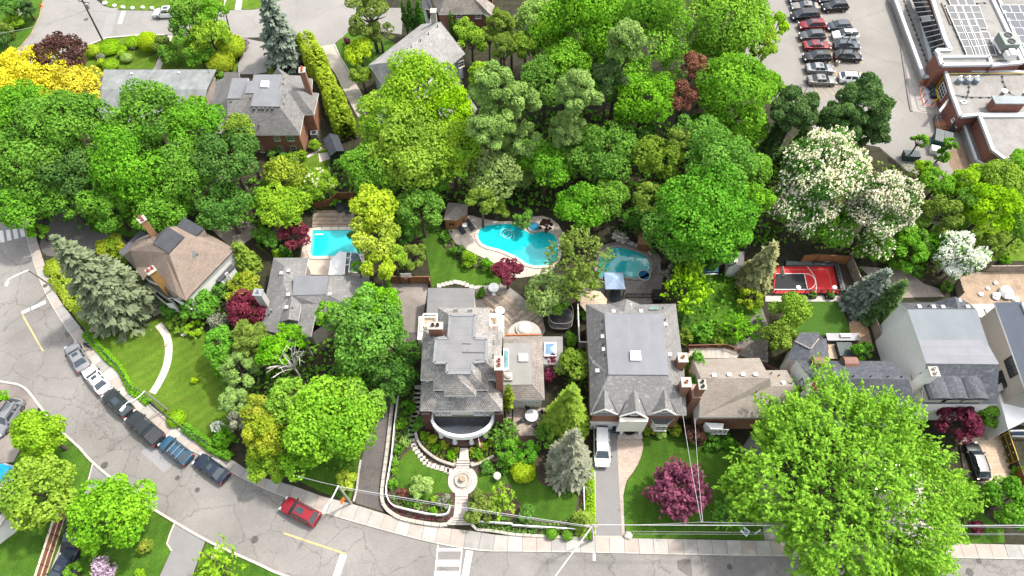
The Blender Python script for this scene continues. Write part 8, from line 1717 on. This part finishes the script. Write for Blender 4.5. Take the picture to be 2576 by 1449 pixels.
 (T20,1560,1230,270,16,'broad','emerald','top crown of the very large maple'),(T20,1800,1280,180,13,'broad','bright','bright green maple beside the chestnut blossom'),(T21,1850,60,120,12,'broad','bright','bright green maple left of the chestnut'),
 (T21,1310,720,185,7,'spray','lime','feathery yellow green tree beside the gabled house'),(T21,1380,570,75,7,'spray','lime','upper tip of the feathery yellow green tree'),(T21,1190,620,70,4,'open','silver','grey twiggy shrub above the feathery tree',dict(dens=1.3)),(T21,1845,580,135,10,'spruce','beige','pale beige spruce left of the red court',dict(base=(1812,690),s=.45,dens=1.2)),(T21,1800,800,95,2.6,'broad','hedge','dark gold shrub below the beige spruce'),(T21,1700,1010,135,4,'spray','bright','star shaped bright green tree above the brown roofed house'),(T21,1440,1045,78,3,'spray','emerald','small star shaped green tree on the back lawn'),(T21,1310,1090,60,2.6,'shrub','olive','olive shrub beside the gabled house east wall'),(T21,1550,1120,50,1.4,'plant','lime','yellow flowered plant by the pale deck'),(T21,1290,960,60,2,'shrub','dark','dark shrub under the feathery tree'),
 (T21,470,1310,130,5,'broad','olive','yellow green tree at the west wall of the gabled house'),(T21,295,1270,62,3.4,'broad','wine','small burgundy tree beside the annex skylight'),(T21,270,1380,62,3,'broad','wine','lower burgundy tree beside the mansion wing'),(T21,440,1110,55,1.8,'shrub','bright','bright shrub beside the tall narrow fence'),(T21,525,930,45,1.6,'shrub','mid','shrub inside the narrow fenced strip'),
 (T31,180,880,145,6,'broad','lime','bright round tree below the red court'),(T31,95,1090,125,5.5,'broad','olive','olive round tree west of the dark roofed house'),(T31,705,790,150,9,'spruce','blue','silver blue spruce beside the red court',dict(base=(685,850),s=.42,dens=1.4)),(T31,820,900,125,9,'spruce','fir','dark olive spruce beside the silver blue spruce',dict(base=(800,930),s=.42,dens=1.4)),(T31,1440,480,165,7,'broad','mid','white blossoming tree above the dirt yard',dict(flower=blossom_w,fl=.9)),(T31,1400,590,90,5,'broad','mid','lower white blossoming bough beside the dark fence',dict(flower=blossom_w,fl=.85)),
 (T31,1040,430,160,6,'open','mid','light green tree right of the chestnut',dict(dens=1.4)),(T31,1000,520,95,3,'shrub','bright','bright bush below the light green tree'),(T31,1120,600,55,2.2,'shrub','emerald','round green shrub at the patio corner'),(T31,1300,180,190,7,'open','olive','sparse twiggy tree at the right',dict(dens=.8)),(T31,1680,110,190,9,'broad','lime','bright lime tree at the right edge above the yard'),(T31,1880,200,120,7,'broad','bright','bright green tree cut by the right edge'),(T31,1700,400,100,5,'open','olive','olive small tree beside the white blossom',dict(dens=1.6)),(T31,1900,320,60,4,'broad','bright','small bright tree at the right edge above the yard fence'),(T31,1800,520,45,1.4,'shrub','bright','small bush at the yard fence'),(T31,1350,710,45,1.5,'shrub','mid','green shrub beside the dark yard fence'),(T31,665,590,35,1.4,'shrub','dark','dark shrub at the corner of the court fence'),(T31,705,1200,75,3,'broad','emerald','small green tree behind the dark roofed house'),(T31,1130,380,110,5,'broad','mid','green bush mass in the right hand hollow'),(T31,1500,60,120,8,'open','mid','airy green tree above the white blossom'),
 # lower left
 (T02,20,95,55,4,'broad','bright','green tree tip at the left edge above the silver wagon'),(T02,295,375,205,8,'broad','lime','round lime maple beside the silver wagon'),(T02,300,815,265,9,'broad','lime','round yellow green maple beside the blue cover'),(T02,850,1000,290,9,'broad','fresh','large bright green maple over the charcoal car'),(T02,1090,1225,62,1.8,'broad','orange','small golden shrub tree on the lower lawn'),(T02,790,1370,95,2.2,'shrub','lilac','lilac bush in flower at the bottom edge',dict(flower=blossom_l,fl=.4)),(T02,550,1420,70,2.4,'broad','bright','bright shrub beside the dark blue car'),(T02,690,1250,80,3,'shrub','bright','green shrub below the bright green maple'),(T02,740,1440,60,1.5,'shrub','lime','lime shrub at the bottom edge'),(T02,1640,1370,190,6,'spray','lime','pointed light green tree at the bottom edge'),(T02,1060,1450,50,1.5,'shrub','lime','shrub on the lower lawn at the bottom edge'),(T02,30,1120,45,1.2,'shrub','emerald','low shrub beside the beige roofed house'),
 (T02,1650,335,50,1.8,'shrub','mid','white flowered bush at the lawn corner',dict(flower=blossom_w,fl=.4)),(T02,1780,130,130,7,'pine','pine','soft grey green conifer at the end of the big lawn'),(T02,1840,260,110,6,'open','silver','grey twiggy tree left of the orange leaved tree',dict(dens=.8)),(T02,1700,400,90,2.2,'shrub','mid','green bush at the sidewalk below the grey twiggy tree'),(T02,1330,260,70,1.0,'mound','lime','low yellow green hedge mound along the sidewalk'),
 (T12,560,270,330,12,'broad','fresh','large bright green maple beside the cracked drive'),(T12,760,180,200,10,'broad','fresh','right crown of the bright maple over the cracked drive'),(T12,330,480,200,8,'broad','fresh','lower crown of the bright maple above the sidewalk'),(T12,80,400,165,9,'broad','orange','orange leaved tree at the end of the curbside row'),(T12,90,600,150,6,'broad','lime','lime lower crown below the orange leaved tree'),(T12,30,200,130,8,'broad','orange','upper orange tinged crown beside the grey twiggy tree'),(T12,690,720,82,2.6,'broad','yellow','yellow shrub at the mouth of the cracked drive'),(T12,260,120,170,9,'broad','fresh','upper left crown of the bright maple'),
 (T12,1000,60,100,5,'pine','cedar','dark feathery conifer at the top of the white fence'),(T12,1140,180,60,1.6,'shrub','mid','green shrub beside the stone slab walk'),(T12,1235,300,60,1.8,'shrub','emerald','leafy shrub west of the portico'),(T12,1095,300,45,1.2,'shrub','bright','bright hosta along the white fence, upper'),(T12,1128,430,46,1.2,'shrub','pale','pale hosta along the white fence'),(T12,1080,490,40,1.2,'shrub','mid','green shrub along the white fence, middle'),(T12,1050,600,30,.9,'shrub','bright','bright hosta along the white fence, fourth down'),(T12,1045,655,28,.8,'shrub','bright','bright hosta along the white fence, fifth down'),(T12,1032,750,40,1.2,'shrub','mid','green shrub along the white fence, lowest'),
 (T12,1232,780,92,3,'broad','pale','pale weeping ornamental tree on the west front lawn'),(T12,1425,880,58,1.6,'shrub','silver','variegated pale shrub beside the lower garden steps'),(T12,1105,830,42,1.2,'shrub','bronze','bronze shrub in the corner bed'),(T12,1345,870,40,1.0,'plant','lime','spiky lime plant left of the variegated shrub'),(T12,1340,960,36,.9,'plant','bright','bright plant inside the white fence curve'),(T12,1150,900,34,.9,'plant','mid','dark green plant inside the white fence curve'),
 (T12,1270,390,36,1.2,'shrub','lime','lime shrub at the west end of the portico bed'),(T12,1330,420,42,1.1,'shrub','yellow','yellow shrub in the west portico bed'),(T12,1365,490,40,1.1,'shrub','bright','bright shrub in the west portico bed'),(T12,1468,530,40,1.1,'shrub','bright','bright shrub beside the front steps, west'),(T12,1515,500,26,.9,'shrub','yellow','yellow plant at the west edge of the front path'),(T12,1420,460,34,1.0,'shrub','yellow','second yellow shrub in the west portico bed'),(T12,1670,530,42,1.1,'shrub','bright','bright shrub beside the front steps, east'),(T12,1715,480,40,1.2,'shrub','yellow','yellow shrub under the porch flag'),(T12,1630,500,24,.8,'shrub','yellow','yellow plant at the east edge of the front path'),(T12,1770,460,36,1.2,'shrub','lime','lime shrub at the east end of the portico bed'),
 (T12,1906,105,52,9.5,'column','hedge','golden columnar cedar against the mansion wing'),(T12,1860,360,125,4,'spray','mid','green arching tree east of the portico'),(T12,1900,500,100,3,'broad','mid','green tree below the arching tree'),(T12,1700,935,125,3.2,'broad','olive','olive rounded shrub tree beside the lower garden steps'),(T12,1860,870,125,3.6,'spray','lime','yellow green feathery shrub on the east front lawn'),(T12,1750,620,70,1.2,'shrub','emerald','green bed shrub beside the curved east wall'),(T12,1870,600,70,1.4,'shrub','emerald','green bed shrub behind the yellow mound'),
 # lower middle and right
 (T22,110,520,105,2.4,'broad','emerald','bright leafy shrub above the yellow mound'),(T22,20,480,70,2.2,'shrub','mid','green shrub above the yellow mound, left'),(T22,85,650,95,1.6,'mound','yellow','smooth clipped yellow mound on the east front lawn'),(T22,420,140,175,13,'spruce','olive','olive green spruce beside the white round table',dict(base=(400,330),s=.42,dens=1.3)),(T22,440,520,190,14,'spruce','silver','grey dying spruce beside the asphalt drive',dict(base=(415,650),s=.4,dens=.85,ragged=.5)),(T22,120,980,75,2.2,'broad','emerald','green round shrub on the lower east lawn'),(T22,300,1128,42,1.1,'mound','bright','small clipped ball at the sidewalk, left of two'),(T22,418,1138,42,1.1,'mound','bright','small clipped ball at the sidewalk, right of two'),(T22,540,1030,110,4,'spruce','olive','low spreading spruce beside the pale utility pole',dict(base=(535,1060),s=.3,dens=1.5)),(T22,585,1150,30,1.0,'shrub','bright','small shrub at the foot of the pale utility pole'),(T22,575,800,30,1.0,'shrub','pale','pale shrub along the asphalt drive, upper'),(T22,580,920,30,1.0,'shrub','lime','lime shrub along the asphalt drive, lower'),(T22,560,690,40,1.2,'shrub','emerald','green shrub at the end of the short white fence'),(T22,260,400,90,3,'broad','mid','green tree left of the grey dying spruce'),
 (T22,1255,800,215,6.5,'spray','plum','rosy plum coloured round tree on the front lawn',dict(dens=3.2,s=.26,H=3.3)),(T22,1640,990,140,4,'spray','emerald','small dark green tree beside the lawn sign',dict(dens=1.1)),(T22,1385,375,85,2.2,'broad','brown','dark purple brown shrub at the house corner'),(T22,1035,345,48,1.4,'shrub','hedge','clipped dark shrub left of the bay window'),(T22,1120,362,52,1.0,'shrub','pale','pale cushion shrub below the bay window'),(T22,1232,345,54,1.4,'shrub','hedge','clipped dark shrub right of the bay window'),(T22,1500,440,80,1.6,'shrub','emerald','leafy bed shrub in front of the brown roofed house'),(T22,1620,430,70,1.4,'shrub','mid','green bed shrub in front of the white fascia'),
 (T32,590,730,800,13.5,'spray','fresh','huge bright feathery tree in the lower right',dict(dens=4.2,s=.24,H=5.8)),(T32,1070,1330,190,5,'broad','dark','dark rounded tree under the huge feathery tree at the kerb'),(T32,1425,280,165,5,'broad','wine','wide dark burgundy maple in front of the white gabled house'),(T32,1670,220,105,4,'broad','bright','small bright green tree right of the burgundy maple'),(T32,1790,890,180,5,'broad','mid','green round tree at the right edge above the sidewalk'),(T32,1570,1085,55,1.4,'shrub','wine','small dark purple shrub on the strip lawn'),(T32,1880,650,45,1.2,'shrub','bright','small bush at the foot of the hoarding'),
]
for row in A_:
    fr,x,y,r,h_,k,col,lab = row[:8];plant(fr,x,y,r,h_,k,col,lab,**(row[8] if len(row) > 8 else {}))
hedge('tall golden green cedar hedge along the pale drive',smooth_path(T10.L((395,395),(460,510),(540,650),(600,800),(660,950),(700,1060))),3.0,4.2,'hedge',.34)
hedge('low yellow green hedge beside the sidewalk below the spruce',smooth_path(T01.L((440,640),(520,740),(600,840),(700,950))),2.4,.8,'yellow',.2)
hedge('low green hedge strip along the curved sidewalk',path((T01,(650,1075),(780,1210),(920,1350)),(T02,(1000,60),(1130,150))),.9,.6,'bright',.18)
hedge('ivy climbing the west side of the brown roofed house',[CR[7](120,530,2.6),CR[7](170,700,2.6),CR[7](130,1000,2.6),CR[7](90,1150,2.6)],1.3,5.2,'emerald',.28,.8,'ivy','ivy')
hedge('green hedge along the sidewalk under the grey twiggy tree',T02.L((1400,330),(1600,480),(1750,560)),1.0,.9,'mid',.18)
hedge('leafy planting along the asphalt drive edge',T22.L((575,640),(590,800),(590,1000),(585,1120)),.9,.7,'lime',.18)
for t,q_,z,r in PLANTERS:
    rng = np.random.default_rng(abs(int(q_.x*10)));p_,n_,S_,T_ = crown_broad(rng,r*1.15,r*.8,.16,lobes=14);o = leaf_obj('foliage',LM['mid'],p_+np.array([0,0,z-OFF[t.name].z+.15]),n_,S_,T_,t,1.3,None,rng)
# leafless limbs
def dead(label,fr,base,tips,h,r0,mat,seed,name='dead_tree',twigs=5):
    b = fr(*base);rr = random.Random(seed);t = thing(name,label,'tree',b);fk = b+Vector((0,0,h*.4));m = MB();m.tube([b,b.lerp(fk,.5),fk],[r0,r0*.85,r0*.7],7);m.build('trunk',mat,t)
    for x,y,z in tips:
        e = fr(x,y,z);md = fk.lerp(e,.5)+Vector((0,0,.25*h*.3));m = MB();m.tube(smooth_path([fk,md,e],3),[r0*.5*(1-i/8)+.02 for i in range(7)],6)
        for i in range(twigs):
            s0 = fk.lerp(e,rr.uniform(.4,.95))+Vector((0,0,.1*h*.3));m.tube([s0,s0+Vector((rr.uniform(-1,1),rr.uniform(-1,1),rr.uniform(-.1,.6)))*(.16*h)],[.035,.012],4)
        m.build('limb',mat,t)
    return t
dead('dead bleached tree with bare white branches below the bungalow',T11,(335,1395),[(140,1240,7.5),(200,1200,8),(270,1170,8),(100,1320,7),(330,1180,7.5),(130,1400,6.5),(80,1330,6.5),(230,1260,8.2),(360,1200,7.4),(60,1280,6.8),(170,1330,7.2),(300,1130,7.8)],6.5,.12,plain('bleached_bark',(.85,.80,.74),.85,.12,4),5,twigs=2)
dead('bare grey crown of a dying tree over the bungalow roof',T11,(760,1010),[(620,900,10),(700,870,11),(780,900,11),(680,960,10.5),(640,1000,9),(800,960,10.5),(590,960,9.5),(750,860,10.5)],10,.22,plain('grey_twig',(.26,.235,.21),.9,.15,4),6,twigs=14)
dead('leaning bare trunk at the brown hut',T21,(930,310),[(800,210,4.5),(850,225,4),(960,130,5.5),(980,70,7)],4,.26,plain('trunk_tan',(.24,.19,.14),.9,.2,4),7,twigs=2)
dead('bare grey twigs over the right hand hollow',T31,(1350,330),[(1200,130,5),(1290,90,6),(1450,110,5.5),(1500,200,5),(1220,240,4.5),(1400,60,5.5),(1160,180,4.5)],6,.14,plain('grey_twig',(.26,.235,.21)),8,twigs=12)
dead('grey bare shrub beside the orange leaved tree',T02,(1830,330),[(1740,180,4),(1800,130,4.5),(1880,160,4.5),(1900,260,4),(1730,280,3.5),(1920,330,3.5)],5,.1,plain('grey_twig',(.26,.235,.21)),9,twigs=10)
